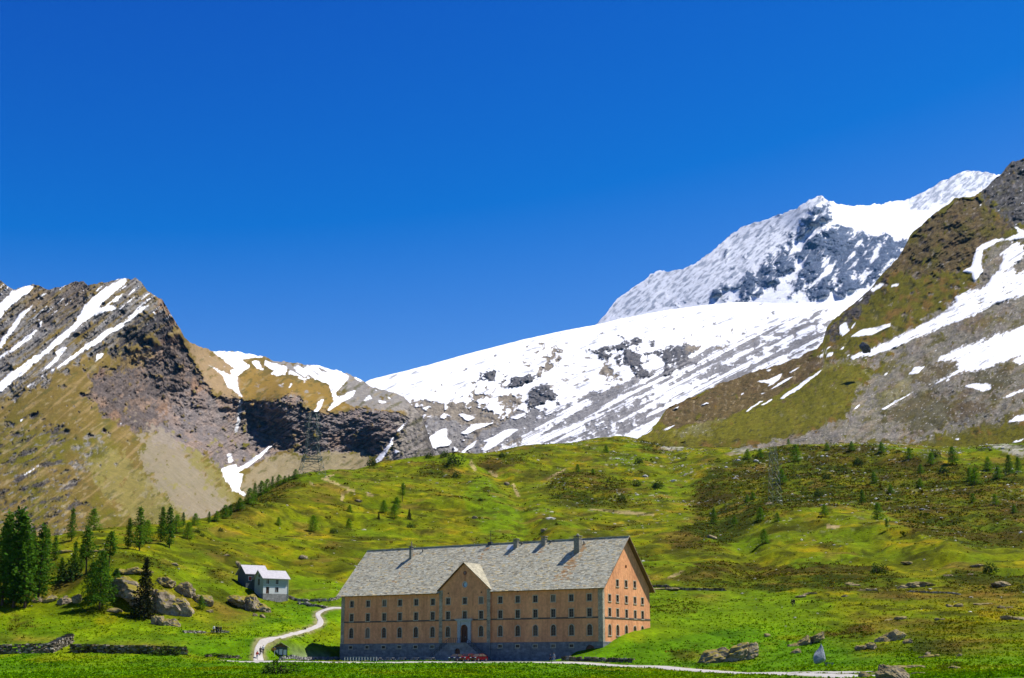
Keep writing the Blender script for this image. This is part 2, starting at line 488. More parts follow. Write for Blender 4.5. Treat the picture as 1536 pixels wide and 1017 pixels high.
# pale stones showing through on the upper right hillside
pale = sstep(0.32, 0.42, fbm(gX / 3.2, gY / 5.0, 7, 2, 60)) * sstep(-0.05, 0.2, fbm(gX / 40, gY / 55, 2, 3, 61))
mixto(stone, pale * sstep(850, 720, gPY) * sstep(640, 1000, gPX) * 0.8)
SCREE = [zm(960,640,4.237,[(100,145),(200,100),(330,90),(260,150)]), zm(960,640,4.237,[(530,170),(680,120),(900,60),(1271,0),(1271,110),(1150,100),(900,110),(700,160),(560,190)]),
         zm(1240,640,4.237,[(0,60),(400,60),(620,100),(560,120),(340,105),(160,100),(0,120)]), zm(1240,640,4.237,[(1000,100),(1254,120),(1254,200),(1150,170)])]
for pl in SCREE:
    mixto(stone * 0.95, in_poly(wx, wy, pl) * sstep(-0.35, 0.05, n3) * 0.8)
# worn gravel of the forecourt
mixto(np.array((0.30, 0.28, 0.25)), mC * (gV < 2) * 0.9)
mixto(np.array((.07,.075,.006)), hill * sstep(.12, .3, fbm(gX / 7, gY / 10, 12, 4, 58)) * .6)
mixto(np.array((.17,.10,.02)), hill * sstep(.12, .35, fbm(gX / 18, gY / 24, 13, 4, 59)) * .55)
mixto(np.array((.034,.036,.001)), hill * sstep(.04, .22, fbm(gX / 11, gY / 16, 31, 5, 91, gain=.62)) * .7)
col *= (1 + 0.45 * n3 + 0.22 * n2)[..., None]
col = np.clip(col, 0.0008, 0.9)
gCOL = col * .78
ROADD = np.full(gX.shape, 1e9)

MAT_GROUND = terrain_mat("alpine_turf", 0.9, 0.16, 0.35)
V = np.stack([gX, gY, gZ], -1).reshape(-1, 3)
me = np_mesh("ground", V, grid_faces(*gX.shape), gCOL.reshape(-1, 3), {"rough": np.full(gX.size, 0.85)})
GROUND_ME = me
o = link_mesh("ground", me, MAT_GROUND)
tag(o, "grassy valley floor and rolling heath hillside", "ground", kind="structure")
# ------------------------------------------------------------------ far terrain
SNOW = np.array((0.74, 0.75, 0.77))
def blur(m, r):
    if r < 1: return m
    n = 2 * r + 1
    p = np.pad(m, ((r + 1, r), (r + 1, r)), mode='edge')
    c = np.cumsum(p, 0); p = (c[n:] - c[:-n]) / n
    c = np.cumsum(p, 1); return (c[:, n:] - c[:, :-n]) / n
def rot(px, py, deg):
    c, s = math.cos(math.radians(deg)), math.sin(math.radians(deg))
    return px * c - py * s, px * s + py * c      # along a line rising 'deg' to the right, across it

RELIEF = 2.4
class Layer:
    def __init__(L, name, sky, bottom, depths, x0, x1, rows, step=1.25, jag=0.0, back=0.05, seed=1, ang=35, fine=1.0, fr=0, dirt=1.0):
        L.name = name
        xs = np.arange(x0, x1 + step, step)
        s = np.interp(xs, *np.array(sky, float).T); b = np.interp(xs, *np.array(bottom, float).T)
        if jag: s = s + jag * (fbm(xs / 14, 0.3, seed, 4, seed, gain=0.65))
        b = np.maximum(b, s + 4)
        t = np.linspace(0, 1, rows)[:, None]
        L.PX = np.repeat(xs[None], rows, 0); L.PY = b[None] + (s - b)[None] * t
        L.t = np.repeat(t, len(xs), 1)
        D = np.array(depths, float)
        fit = tps_fit(D[:, :2] / 300.0, np.log(D[:, 2]), 1e-4)
        cx = np.linspace(x0, x1 + step, 160); cy = np.linspace(s.min(), b.max(), 90)
        g = tps_eval(fit, np.stack([a.ravel() for a in np.meshgrid(cx, cy)], 1) / 300.0).reshape(90, 160)
        L.Y = np.exp(bilin(g, cx, cy, L.PX, L.PY))
        L.col = np.zeros(L.PX.shape + (3,)); L.rock = np.ones(L.PX.shape)
        L.wx = L.PX + 9.0 * fbm(L.PX / 22, L.PY / 22, 1, 5, seed + 3, gain=.72); L.wy = L.PY + 9.0 * fbm(L.PX / 22, L.PY / 22, 5, 5, seed + 4, gain=.72)
        L.seed = seed; L.back = back; L.ang = ang; L.fr = fr; L.dirt = dirt
        L.fine = fine * .55 * L.n(22, 81, 4, ang, 3.5, gain=.6) + fine * .35 * fbm(L.PX / 4, L.PY / 4, 3, 3, seed + 19)
        L.edge = 2.0 * fbm(L.PX / 15, L.PY / 15, 2, 5, seed + 9, gain=.68)
    def n(L, wl, k=0, octv=4, ang=None, wl2=None, ridged=False, gain=.5):
        if ang is None: return fbm(L.PX / wl, L.PY / (wl2 or wl), k, octv, L.seed + k, ridged=ridged, gain=gain)
        a, c = rot(L.PX, L.PY, ang)
        return fbm(a / wl, c / (wl2 or wl), k, octv, L.seed + k, ridged=ridged, gain=gain)
    def poly(L, pl, warp=1.0):
        """a patch whose border is frayed: blurred, then cut again against noise"""
        m = in_poly(L.PX + (L.wx - L.PX) * warp * .6, L.PY + (L.wy - L.PY) * warp * .6, pl)
        if not m.any(): return m * 1.0
        big = warp < .8 and L.fr and m.sum() > L.fr
        r = (3 if big else 1) if warp < .8 else int(round(6 * warp))
        ii = np.where(m.any(1))[0]; jj = np.where(m.any(0))[0]; k = 2 * r + 2
        a, b = max(ii[0] - k, 0), min(ii[-1] + k + 1, m.shape[0]); c, d = max(jj[0] - k, 0), min(jj[-1] + k + 1, m.shape[1])
        out = np.zeros(m.shape)
        q = blur(blur(m[a:b, c:d] * 1.0, r), r)
        e = L.edge[a:b, c:d]
        if big: out[a:b, c:d] = sstep(.40, .66, q + .25 * e + 1.4 * L.fine[a:b, c:d])
        elif warp < .8: out[a:b, c:d] = sstep(.41, .62, q + .40 * e + L.fine[a:b, c:d])
        else: out[a:b, c:d] = sstep(.40, .60, q + 1.0 * e)
        return out
    def polys(L, pls, warp=1.0):
        m = np.zeros(L.PX.shape)
        for p in pls: m = np.maximum(m, L.poly(p, warp))
        return m
    def mix(L, c, k, rock=None):
        k = np.clip(k, 0, 1); c = np.asarray(c)
        L.col = L.col * (1 - k[..., None]) + c * k[..., None]
        if rock is not None: L.rock = L.rock * (1 - k) + rock * k
    def finish(L, relief, mat, label):
        w = blur(L.rock, 2)
        sn = L.col.min(-1) > .6
        L.col = L.col * (1 - (.52 * L.dirt * sn * sstep(.10, .40, L.n(34, 95, 5, L.ang, 6, gain=.62) + .12 * L.n(5, 96, 3)))[..., None])
        L.col = L.col * (.80 + .14 * sstep(.5, .65, L.col.min(-1)))[..., None]
        Y = L.Y + RELIEF * relief * w * (L.Y / 2165.0)        # relief given in picture-sized units, turned into metres
        a, h = ray(L.PX, L.PY)
        X, Z = a * Y, h * Y
        P = [np.stack([X, Y, Z], -1)]; Cc = [L.col]; Rr = [L.rock]
        top = P[0][-1]
        for k in (1, 2, 3, 5, 8):                     # the far side of the ridge
            q = top.copy(); q[:, 1] *= 1 + L.back * k; q[:, 0] *= 1 + L.back * k; q[:, 2] *= 1 - 0.05 * k
            P.append(q[None]); Cc.append(L.col[-1:]); Rr.append(L.rock[-1:])
        P = np.concatenate(P); Cc = np.concatenate(Cc); Rr = np.concatenate(Rr)
        me = np_mesh(L.name, P.reshape(-1, 3), grid_faces(*P.shape[:2]), np.clip(Cc, .003, .92).reshape(-1, 3), {"rough": np.clip(Rr, 0, 1).ravel()})
        o = link_mesh(L.name, me, mat)
        tag(o, label, "mountain", kind="structure")
        return o

rockc = np.array((0.17, 0.145, 0.125)); rockd = np.array((0.085, 0.075, 0.07)); grass_b = np.array((0.150, 0.106, 0.024)); grass_g = np.array((0.115, 0.105, 0.008))
tan_ = np.array((0.36, 0.29, 0.17)); grey = np.array((0.27, 0.255, 0.235))

# ---------------- left mountain
L = Layer("left_mountain",
  [(-200,400),(-60,408),(0,420),(8,427),(20,434),(35,430),(50,426),(62,430),(75,434),(95,428),(115,422),(125,422),(132,428),(150,424),(170,420),(185,417),(196,420),(203,415),(210,420),(220,434),(232,444),(245,452),(255,468),(262,480),(270,492),(276,506),(290,516),(318,527),(350,527),(395,533),(410,541),(440,544),(480,549),(505,556),(520,560),(545,572),(560,581),(590,589),(612,600),(622,612),(635,628),(645,660),(660,700),(680,730)],
  [(-200,860),(0,860),(200,850),(300,815),(350,775),(420,745),(470,725),(560,710),(640,705),(660,710),(680,735)],
  [(207,418,2700),(0,425,2450),(-180,400,2400),(-180,620,1950),(-180,850,1350),(0,600,2000),(0,840,1400),(100,700,1750),(120,600,2050),(150,690,1800),(200,840,1480),(275,500,2750),(318,527,3000),(330,650,2560),(300,600,2620),(230,560,2540),(250,610,2500),(230,640,2230),(160,600,2130),(350,720,2250),(300,790,1650),(395,535,3350),(440,545,3350),(545,572,3300),(430,590,2800),(430,680,2705),(470,715,2600),(560,622,2850),(545,680,2785),(500,650,2765),(635,628,2950),(640,690,2700),(210,750,1720),(250,700,1900),(660,715,2650),(210,520,2480),(130,520,2330),(360,600,2780),(370,640,2760)],
  -200, 680, 300, jag=5, seed=11, fr=2600)
z1 = lambda p: zm(0, 380, 3.8375, p); z2 = lambda p: zm(300, 480, 3.8375, p); z3 = lambda p: zm(0, 600, 4.42, p)
L.col[:] = grass_b
n20 = L.n(22, 1, 5); n60 = L.n(70, 2, 4); n6 = L.n(6, 3, 3); nst = L.n(60, 4, 5, 38, 7)
L.mix(grass_g, sstep(-.2, .25, n60 + .4 * n20) * sstep(560, 700, L.PY)); L.rock[:] = 0.35
L.mix((0.30, 0.21, 0.09), sstep(.0, .35, nst) * .6)
slab = L.poly(z1([(-700,100),(0,130),(300,200),(480,140),(780,130),(960,290),(1040,430),(560,590),(420,640),(140,800),(0,860),(-700,1000)]))
L.mix(grey * .75, slab * sstep(-.25, .15, nst + .3 * n6), 0.8); L.mix(rockd, slab * sstep(.05, .3, L.n(70, 5, 5, 36, 5)) * .9, 1.0); L.mix(grey * 1.15, slab * sstep(.05, .3, L.n(50, 62, 5, 38, 3)) * .8, .9)
L.mix((0.17, 0.115, 0.05), slab * sstep(.1, .3, n60) * .7)
cliffA = L.poly(z1([(515,690),(640,640),(780,560),(960,450),(1050,430),(1100,600),(1160,700),(1250,810),(1400,850),(1540,860),(1540,1100),(1000,1100),(620,950),(520,860)]))
cliffB = L.poly(z2([(-100,380),(0,410),(240,450),(340,480),(440,470),(560,400),(600,480),(650,530),(800,525),(900,510),(1000,508),(1190,545),(1200,600),(1130,700),(1080,740),(1010,790),(900,760),(760,770),(700,750),(640,800),(560,760),(480,750),(380,790),(290,850),(220,880),(120,850),(60,800),(0,770),(-300,700)]))
cliff = np.maximum(cliffA, cliffB)
L.mix((.135,.110,.095), cliff, 1.0); L.mix((.26,.18,.125), cliff * sstep(-.05, .3, n20 + .5 * n6) * .85); L.mix((.13,.10,.08), cliff * sstep(.05, .3, L.n(16, 6, 4, None, 30)) * .75); L.mix((.30,.17,.09), cliff * sstep(.1, .3, L.n(40, 61, 4)) * .5)
L.mix((.27,.235,.215), cliffB * .55); L.mix((.33,.23,.16), cliffB * sstep(.05, .3, L.n(26, 97, 5, 70, 40, gain=.6)) * .7)  # plateau cliff's rock colour lightened to lift its shade
L.mix((.23,.16,.045), cliff * L.poly(z1([(580,610),(760,560),(900,560),(800,640),(620,680)])) * .7)
summit = L.poly(z1([(690,420),(830,380),(940,320),(1000,400),(1060,440),(960,460),(780,560),(640,600),(600,590),(700,500)]))
L.mix(rockd * .9, summit * sstep(-.3, .1, nst), 1.0)
ridge = L.poly(z1([(840,180),(960,260),(1050,430),(1010,420),(930,330),(880,260)])); L.mix((.27,.17,.09), ridge * .7, 1.0)
L.mix(rockc * .9, L.poly(z1([(370,190),(450,150),(520,180),(500,290),(400,340),(250,440),(160,430),(300,290)])) * sstep(-.4, .1, nst), .9)
talus = L.poly(z1([(1060,450),(1200,560),(1300,620),(1390,720),(1400,840),(1250,820),(1170,700),(1110,600)])); L.mix((.30,.21,.11), talus * .9, .3)
fan = L.poly(z3([(920,240),(1000,190),(1080,195),(1170,250),(1300,370),(1480,560),(1560,760),(1300,800),(1180,740),(1000,600),(940,390)])); L.mix((.25,.21,.145), fan * (.8 + .3 * L.n(60, 8, 4, -45, 5)), .25)
fan2 = L.poly(z3([(1160,250),(1240,300),(1500,530),(1620,760),(1540,700),(1400,560)])); L.mix((.19,.165,.04), fan2 * .8, .25)
fan3 = L.poly(z2([(270,870),(480,760),(560,800),(700,760),(960,770),(1000,830),(1200,860),(300,1010),(230,980)])); L.mix((.245,.20,.115), fan3 * (.85 + .4 * L.n(40, 9, 4, 80, 8)), .3)
L.mix((.23,.20,.06), L.poly(z3([(560,400),(720,300),(900,420),(1180,740),(1300,800),(900,800),(700,640)])) * .6, .3)
L.mix(grey * .95, L.poly(z3([(520,280),(640,220),(730,260),(700,340),(600,440),(500,540),(300,660),(200,720),(330,600),(480,500)])) * sstep(-.1, .25, L.n(9, 12, 4)) * .85, .9)
spur = L.poly(z3([(-400,60),(0,140),(240,140),(470,170),(430,330),(560,420),(470,640),(560,700),(600,900),(-400,1000)]))
L.mix(rockd * 1.0, spur * sstep(.02, .22, L.n(30, 13, 5, 22, 10, gain=.62)) * .95, 1.0); L.mix(grey * .8, spur * sstep(.18, .3, L.n(12, 14, 4, 22, 5)) * .8, 1.0)
plat = L.poly(z2([(230,300),(330,280),(480,330),(640,350),(740,370),(760,440),(900,470),(1180,490),(1190,540),(900,505),(720,545),(640,530),(560,400),(470,440),(340,480),(240,450)])); L.mix((.25,.155,.03), plat * (.75 + .4 * n20), .25)
L.mix(grey * .95, L.poly(z2([(380,210),(560,250),(830,280),(960,340),(1180,440),(1230,520),(1190,530),(880,500),(780,460),(850,340),(700,330),(520,310)])) * .85, .5)
L.mix((.30,.26,.21), L.poly(z2([(1190,520),(1260,520),(1330,800),(1100,860),(1110,700)])) * .9, .8)
L.mix((.27,.24,.20), sstep(600, 622, L.PX + 8 * n20), .8)
L.mix((.085,.08,.02), (1 - cliff) * (1 - fan) * (1 - slab) * sstep(.08, .3, L.n(24, 65, 5, 30, 9, gain=.62)) * .7)
L.mix((.30,.24,.13), (1 - cliff) * (1 - fan) * (1 - slab) * sstep(.15, .35, L.n(18, 66, 5, 30, 7)) * .55)
snow = [z1([(700,145),(745,150),(640,240),(560,320),(480,390),(380,490),(290,560),(170,660),(0,800),(-300,1000),(-300,930),(0,740),(100,660),(240,570),(310,500),(420,410),(470,330),(500,290),(540,250),(640,180)]),
 z1([(870,280),(850,310),(740,390),(700,430),(620,470),(560,520),(470,570),(400,620),(270,700),(140,785),(150,770),(330,650),(440,570),(480,540),(600,450),(650,430),(720,390),(800,320)]),
 z1([(290,215),(200,290),(130,370),(60,470),(20,530),(-200,700),(-200,650),(0,510),(60,430),(110,350),(180,300),(250,230)]),
 z1([(-300,400),(0,290),(80,210),(180,180),(200,195),(100,270),(50,310),(0,370),(-300,560)]),
 z1([(390,545),(340,600),(280,660),(220,690),(300,620),(330,590),(300,570),(360,545)]),
 z1([(238,380),(248,400),(190,480),(100,545),(30,590),(-100,680),(-100,660),(30,575),(150,480),(225,420)]),
 z1([(545,632),(560,580),(605,576),(572,610)]), z1([(845,358),(880,345),(912,333),(880,352)]), z1([(40,810),(140,757),(62,805)]), z1([(105,950),(145,955),(120,966)]),
 z1([(500,330),(640,300),(680,320),(560,350),(470,400)]), z1([(640,270),(780,190),(720,230),(660,290)]),
 z1([(1190,575),(1232,605),(1215,600)]), z1([(1165,590),(1215,618),(1200,612)]),
 z2([(70,178),(290,185),(380,215),(300,217),(240,225),(290,270),(210,330),(225,410),(245,450),(220,430),(150,370),(130,320),(50,260),(180,320),(170,290),(200,280)]),
 z2([(290,230),(340,235),(350,270),(380,295),(330,280)]), z2([(370,225),(400,240),(500,270),(500,300),(450,325),(400,310),(430,290),(370,260)]),
 z2([(780,275),(850,320),(850,340),(780,420),(800,450),(770,470),(760,430),(740,370),(690,350),(660,330)]),
 z2([(900,400),(880,440),(780,500),(725,530),(770,470),(860,410)]), z2([(715,450),(700,500),(680,530),(650,535),(665,510),(680,470)]),
 z2([(890,325),(920,330),(945,355),(900,345)]), z2([(930,470),(980,430),(990,450),(940,470)]), z2([(1025,455),(1075,470),(1070,482),(1035,475)]),
 z2([(1075,430),(1115,465),(1080,447)]), z2([(1000,395),(1040,418),(1010,407)]), z2([(505,390),(525,360),(530,370),(515,392)]),
 z2([(150,770),(180,770),(185,820),(160,820)]), z2([(120,855),(200,830),(215,855),(300,800),(440,700),(380,760),(300,830),(220,880),(250,890),(225,970),(265,1000),(260,1015),(190,980),(130,890)]),
 z2([(1115,668),(1108,720),(1050,800),(1010,835),(1012,800),(1060,740)]), z2([(1125,640),(1165,610),(1200,570),(1190,592),(1150,642)]), z2([(1120,740),(1150,760),(1120,770)]),
 z3([(120,120),(165,125),(140,142)]), z3([(150,500),(250,430),(280,425),(180,495)]), z3([(20,345),(72,308),(30,342)]), z3([(240,385),(282,358),(262,382)])]
sm = L.polys(snow, .45)
sm = np.maximum(sm, L.poly(z2([(500,305),(560,262),(640,270),(700,262),(790,280),(840,330),(690,345),(560,335)])) * (L.n(5, 20, 3, 55, 40) > -.12))
sm = np.maximum(sm, slab * (L.n(50, 21, 4, 40, 3.5) > .27) * (L.PY < 480))
sm *= (L.n(4, 22, 2) > -.62)
L.mix(SNOW, sm, 0.06)
L.mix((.62,.64,.66), L.poly(z2([(232,455),(245,470),(238,550),(214,640),(200,655),(215,570),(222,470)]), .3) * .8)
L.col *= (1 + (.30 * n6 + .25 * L.n(2.6, 23, 2)) * L.rock)[..., None]
rel = 24 * L.n(100, 30, 3) + 15 * L.n(42, 31, 7, gain=.56) + (7 * L.n(70, 37, 6, 34, 8, gain=.6, ridged=True) + 2.0 * L.n(4, 33, 3)) * sstep(.3, .9, L.rock)
rel += slab * 8 * L.n(90, 34, 5, 38, 6, ridged=True, gain=.6) + cliff * (7 * L.n(13, 35, 6, 78, 42, ridged=True, gain=.6) + 10 * L.n(60, 36, 6, 24, 20, gain=.58))
MAT_ROCK = terrain_mat("rocky_mountainside", 0.30, 0.07, 4.0)
MAT_FAR = terrain_mat("snowy_mountainside", 0.13, 0.03, 9.0)
L.finish(rel, MAT_ROCK, "brown rocky mountain with snow gullies and a dark cliff on the left")

# ---------------- central snow dome and glacier
L = Layer("snow_dome",
  [(460,620),(540,577),(556,569),(600,558),(640,548),(700,531),(790,508),(850,495),(895,487),(930,478),(1000,465),(1060,457),(1110,453),(1180,455),(1250,452),(1300,445),(1400,440)],
  [(460,730),(620,715),(700,705),(800,695),(930,690),(1000,665),(1060,620),(1150,580),(1240,530),(1300,500),(1400,480)],
  [(556,569,4200),(620,690,2950),(700,695,2800),(480,700,2900),(790,508,4700),(900,487,5000),(1000,465,5400),(1100,455,5800),(1250,452,5800),(700,600,3600),(850,580,3700),(950,550,3800),(1050,530,4100),(800,670,2800),(900,655,2600),(1000,610,2850),(1100,575,2950),(1200,525,3200),(1240,480,4000),(1150,490,4700),(1380,470,4500),(640,640,3250)],
  460, 1400, 290, jag=0.8, seed=41, ang=20, fine=.45)
z4 = lambda p: zm(540, 400, 3.28, p); z5 = lambda p: zm(880, 480, 3.8375, p); z6 = lambda p: zm(880, 270, 3.8375, p)
L.col[:] = SNOW; L.rock[:] = 0.05
n6 = L.n(6, 3, 3); n20 = L.n(20, 1, 4)
shale = np.array((0.235, 0.225, 0.215)); brn = np.array((0.30, 0.255, 0.19)); dk = np.array((0.13, 0.125, 0.125))
low = L.poly(z4([(170,660),(280,690),(420,690),(560,690),(730,735),(560,790),(480,830),(800,690),(905,705),(860,770),(770,870),(500,1000),(100,1010),(120,900),(180,780)]))
L.mix(brn * .85, low * sstep(-.35, -.1, n20 + .4 * n6 + .1), .8)
L.mix(shale, low * L.poly(z4([(330,720),(560,790),(520,900),(350,960),(260,900)])) * .8, .8)
mor = L.poly(z4([(480,935),(560,860),(700,765),(800,700),(900,705),(1000,690),(1312,560),(1500,480),(2000,300),(2300,200),(2330,330),(1700,640),(1312,830),(1180,850),(700,900),(480,960)]))
mm = L.n(150, 5, 4, 27, 9) + .10
L.mix(shale, mor * sstep(.10, .18, mm + .2 * n6) * .95, .7)
L.mix(shale * .95, L.poly(z4([(540,870),(640,800),(740,740),(820,695),(905,705),(880,760),(800,800),(700,800),(620,860),(590,905),(520,910)])) * sstep(-.55,-.35,n20), .7)
DARK = [z4([(590,540),(620,520),(660,510),(672,540),(640,575),(605,562)]), z4([(820,650),(860,570),(900,570),(970,620),(960,650),(900,680),(830,690)]),
 z4([(720,560),(790,530),(880,530),(870,552),(800,602),(760,600),(730,580)]), z4([(1120,430),(1140,405),(1260,392),(1312,380),(1312,408),(1250,413),(1200,430)]),
 z4([(750,640),(790,630),(800,660),(770,690)]), z4([(490,630),(520,620),(522,645),(495,650)]),
 z5([(5,195),(30,160),(180,140),(300,100),(370,130),(370,155),(250,160),(130,180),(20,205)]), z5([(45,200),(170,190),(150,220),(80,222)]),
 z5([(150,230),(220,170),(290,165),(310,230),(340,280),(390,320),(340,345),(280,300),(230,250)]), z5([(300,180),(390,190),(380,210),(320,205)]),
 z5([(410,180),(430,150),(480,160),(620,140),(650,180),(600,200),(600,240),(540,290),(470,320),(450,290),(460,240)]), z5([(600,252),(680,210),(660,235),(610,262)]), z5([(735,480),(760,470),(765,520),(745,520)])]
dkm = L.polys(DARK, .9); L.mix(dk, dkm * (sstep(-.4, -.25, L.n(9, 7, 3, 30, 4))), 1.0)
BRN = [z4([(940,395),(1000,405),(1005,440),(960,470),(930,510),(890,530),(870,512),(920,460),(930,430)]), z4([(675,640),(760,620),(800,640),(780,690),(730,720),(690,690)]), z4([(210,665),(320,660),(440,680),(690,665),(690,680),(450,700),(270,690)]),
 z4([(500,640),(600,620),(700,625),(680,635),(560,655)]), z4([(545,603),(600,596),(660,590),(668,600),(600,604)]), z4([(280,690),(400,684),(405,712),(290,705)]), z4([(820,460),(850,420),(900,393),(880,430),(835,465)]),
 z4([(1180,470),(1220,470),(1312,580),(1290,590),(1180,520)]), z5([(560,160),(640,140),(640,185),(580,200)]), z5([(640,150),(700,110),(760,65),(765,75),(690,130)]), z5([(735,100),(755,100),(755,135),(740,130)]), z5([(815,70),(850,60),(850,80)]), z5([(945,78),(1020,85),(1020,95),(960,90)]), z5([(890,100),(970,120),(960,130),(900,110)]), z5([(690,165),(850,150),(850,165),(700,180)])]
L.mix(brn * .8, L.polys(BRN, .9) * sstep(-.5,-.2,n6), .7)
spots = L.poly(z4([(900,560),(1000,460),(1312,420),(1312,600),(1000,680)])) * (L.n(16, 9, 4, 8, 7) > .24)
spots = np.maximum(spots, L.poly(z4([(230,520),(420,480),(700,430),(720,560),(500,650),(250,660)])) * (L.n(14, 10, 4, 12, 5) > .44))
L.mix(brn * .75, spots * .85, .6)
BAND = [z5([(0,450),(280,365),(250,395),(0,500)]), z5([(0,600),(230,500),(450,388),(430,410),(200,545),(0,645)]), z5([(490,420),(640,330),(780,262),(1010,188),(1230,110),(1370,75),(1350,100),(1100,170),(980,210),(800,290),(650,345)]),
 z5([(-100,700),(240,570),(480,455),(440,495),(240,590),(100,660)]), z5([(560,350),(660,310),(820,202),(1050,98),(1200,42),(1440,-6),(1440,4),(1210,55),(1050,112),(840,212),(680,318)]), z5([(850,330),(990,245),(1000,252),(880,330)]), z5([(140,520),(200,475),(205,485),(150,530)]),
 z5([(1320,40),(1400,-10),(1430,10),(1350,60)]), z5([(1100,240),(1320,130),(1330,138),(1180,215)])]
bm = L.polys(BAND, .9); L.mix(shale, bm * sstep(-.6, -.3, n6) * .95, .7)
strk = mor * (L.n(120, 12, 4, 27, 2.2) > .20); L.mix(shale * 1.1, strk * .8, .5)
SN = [z4([(480,725),(510,720),(575,745),(530,760)]), z4([(490,820),(560,775),(670,765),(580,800),(520,825)]), z4([(380,810),(430,790),(430,850),(450,860),(440,880),(380,890),(300,910),(225,945),(270,890)]), z4([(735,745),(810,715),(815,730),(770,755)]), z4([(590,900),(640,850),(730,795),(780,800),(700,860),(620,905)]), z4([(490,915),(580,845),(560,880),(510,920)]), z4([(165,895),(190,900),(190,920),(170,915)]), z4([(600,860),(650,840),(640,860)])]
L.mix(SNOW, L.polys(SN, .7), .05)
L.mix((.62,.64,.68), L.poly(z4([(300,790),(330,780),(315,860),(318,885),(300,880),(303,830)]), .5) * .7)
L.col *= (1 + (.35 * n6 + .25 * L.n(2.6, 23, 2)) * L.rock)[..., None]
rel = 14 * L.n(120, 30, 3) + 11 * L.n(22, 31, 4, ridged=True) * sstep(.1, .9, L.rock) + 4 * L.n(7, 32, 3, ridged=True) * sstep(.3, .9, L.rock) - blur(dkm, 3) * 16 * (1 + L.n(10, 35, 3))
w0 = L.rock.copy(); L.rock = np.maximum(L.rock, .35)
a_, h_ = ray(L.PX, L.PY)
L.rock = w0; L.Y = L.Y + 12 * L.n(120, 36, 3) + 9 * L.n(50, 37, 3) + 5 * L.n(60, 38, 3, 27, 14)
L.finish(rel, MAT_FAR, "smooth white snow dome with grey moraine streaks in the centre")

# ---------------- far snow peak
L = Layer("far_snow_peak",
  [(820,560),(880,500),(897,484),(915,462),(930,445),(950,432),(975,412),(990,405),(1005,406),(1025,404),(1050,389),(1075,371),(1096,352),(1120,338),(1145,329),(1172,320),(1195,313),(1210,303),(1222,297),(1232,292),(1242,298),(1256,306),(1275,309),(1310,307),(1340,303),(1357,301),(1375,293),(1400,281),(1412,272),(1425,266),(1440,259),(1452,257),(1468,256),(1484,258),(1500,263),(1512,255),(1540,244),(1700,230)],
  [(820,570),(900,530),(1200,520),(1400,540),(1700,540)],
  [(1232,292,7600),(897,484,7450),(820,560,7500),(1000,405,7650),(1100,352,7720),(1000,475,7050),(1100,450,6750),(1200,445,6450),(1300,430,6450),(1150,390,7080),(1235,330,7300),(1357,302,8000),(1300,325,7700),(1320,365,7050),(1440,257,8300),(1520,255,8400),(1400,320,7700),(900,520,7150),(1200,520,6000),(1500,420,6900),(1690,235,8300),(1690,530,6300),(1190,350,7330),(1275,350,7300)],
  820, 1700, 270, jag=6.0, seed=71, ang=46, dirt=.3)
z7 = lambda p: zm(1200, 230, 3.39, p)
L.col[:] = SNOW * .97; L.rock[:] = 0.35
n6 = L.n(6, 3, 4, None, 5, gain=.65); n30 = L.n(30, 1, 4)
frost = L.poly(z6([(0,840),(430,500),(820,310),(1350,70),(1420,140),(1240,250),(1150,380),(1000,480),(830,680),(500,720),(300,770)]))
frost = np.maximum(frost, L.poly(z7([(540,240),(600,200),(700,165),(760,120),(800,90),(880,88),(980,100),(1010,120),(940,170),(850,215),(700,240),(650,275),(580,288)])))
rk = np.array((0.22, 0.25, 0.30)); rib_shade = np.array((0.080, 0.112, 0.180))  # blue shade of the ribs is put into their rock colour
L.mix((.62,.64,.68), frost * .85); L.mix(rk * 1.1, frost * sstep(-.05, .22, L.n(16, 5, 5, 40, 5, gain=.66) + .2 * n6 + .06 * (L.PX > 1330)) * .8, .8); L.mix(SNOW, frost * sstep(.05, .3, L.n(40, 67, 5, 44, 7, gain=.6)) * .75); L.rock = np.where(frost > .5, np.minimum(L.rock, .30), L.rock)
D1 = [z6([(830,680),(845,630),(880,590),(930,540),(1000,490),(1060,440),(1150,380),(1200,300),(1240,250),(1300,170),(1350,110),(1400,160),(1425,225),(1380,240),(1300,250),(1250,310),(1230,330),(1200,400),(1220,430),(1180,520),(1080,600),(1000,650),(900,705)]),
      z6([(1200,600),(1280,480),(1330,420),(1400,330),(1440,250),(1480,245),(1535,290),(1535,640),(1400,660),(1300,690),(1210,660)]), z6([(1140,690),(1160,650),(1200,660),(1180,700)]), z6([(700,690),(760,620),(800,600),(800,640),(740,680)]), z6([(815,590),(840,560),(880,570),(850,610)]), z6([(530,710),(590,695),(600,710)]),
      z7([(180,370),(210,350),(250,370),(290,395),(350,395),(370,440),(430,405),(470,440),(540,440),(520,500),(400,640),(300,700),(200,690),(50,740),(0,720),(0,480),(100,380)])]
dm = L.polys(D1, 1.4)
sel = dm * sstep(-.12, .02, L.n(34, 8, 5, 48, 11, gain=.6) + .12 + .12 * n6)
L.mix(rib_shade, sel * .95, 1.0); L.mix(rk, dm * sstep(.1, .3, n6) * .5, .9)
saddle = L.poly(z7([(160,290),(260,275),(430,255),(530,240),(560,290),(700,290),(640,340),(560,430),(480,430),(430,400),(370,420),(340,390),(230,370),(170,350)]), .5)
L.mix(SNOW, saddle, .03)
L.col *= (1 + (.25 * n6) * L.rock)[..., None]
rel = (24 * L.n(70, 30, 3) + (14 * L.n(46, 31, 7, 50, 20, gain=.6) + 4 * L.n(60, 32, 6, 47, 12, gain=.66) + 2 * L.n(4.5, 33, 3)) * sstep(.1, .9, L.rock)) * (.30 + .80 * blur(dm, 4)) - blur(dm, 3) * 7
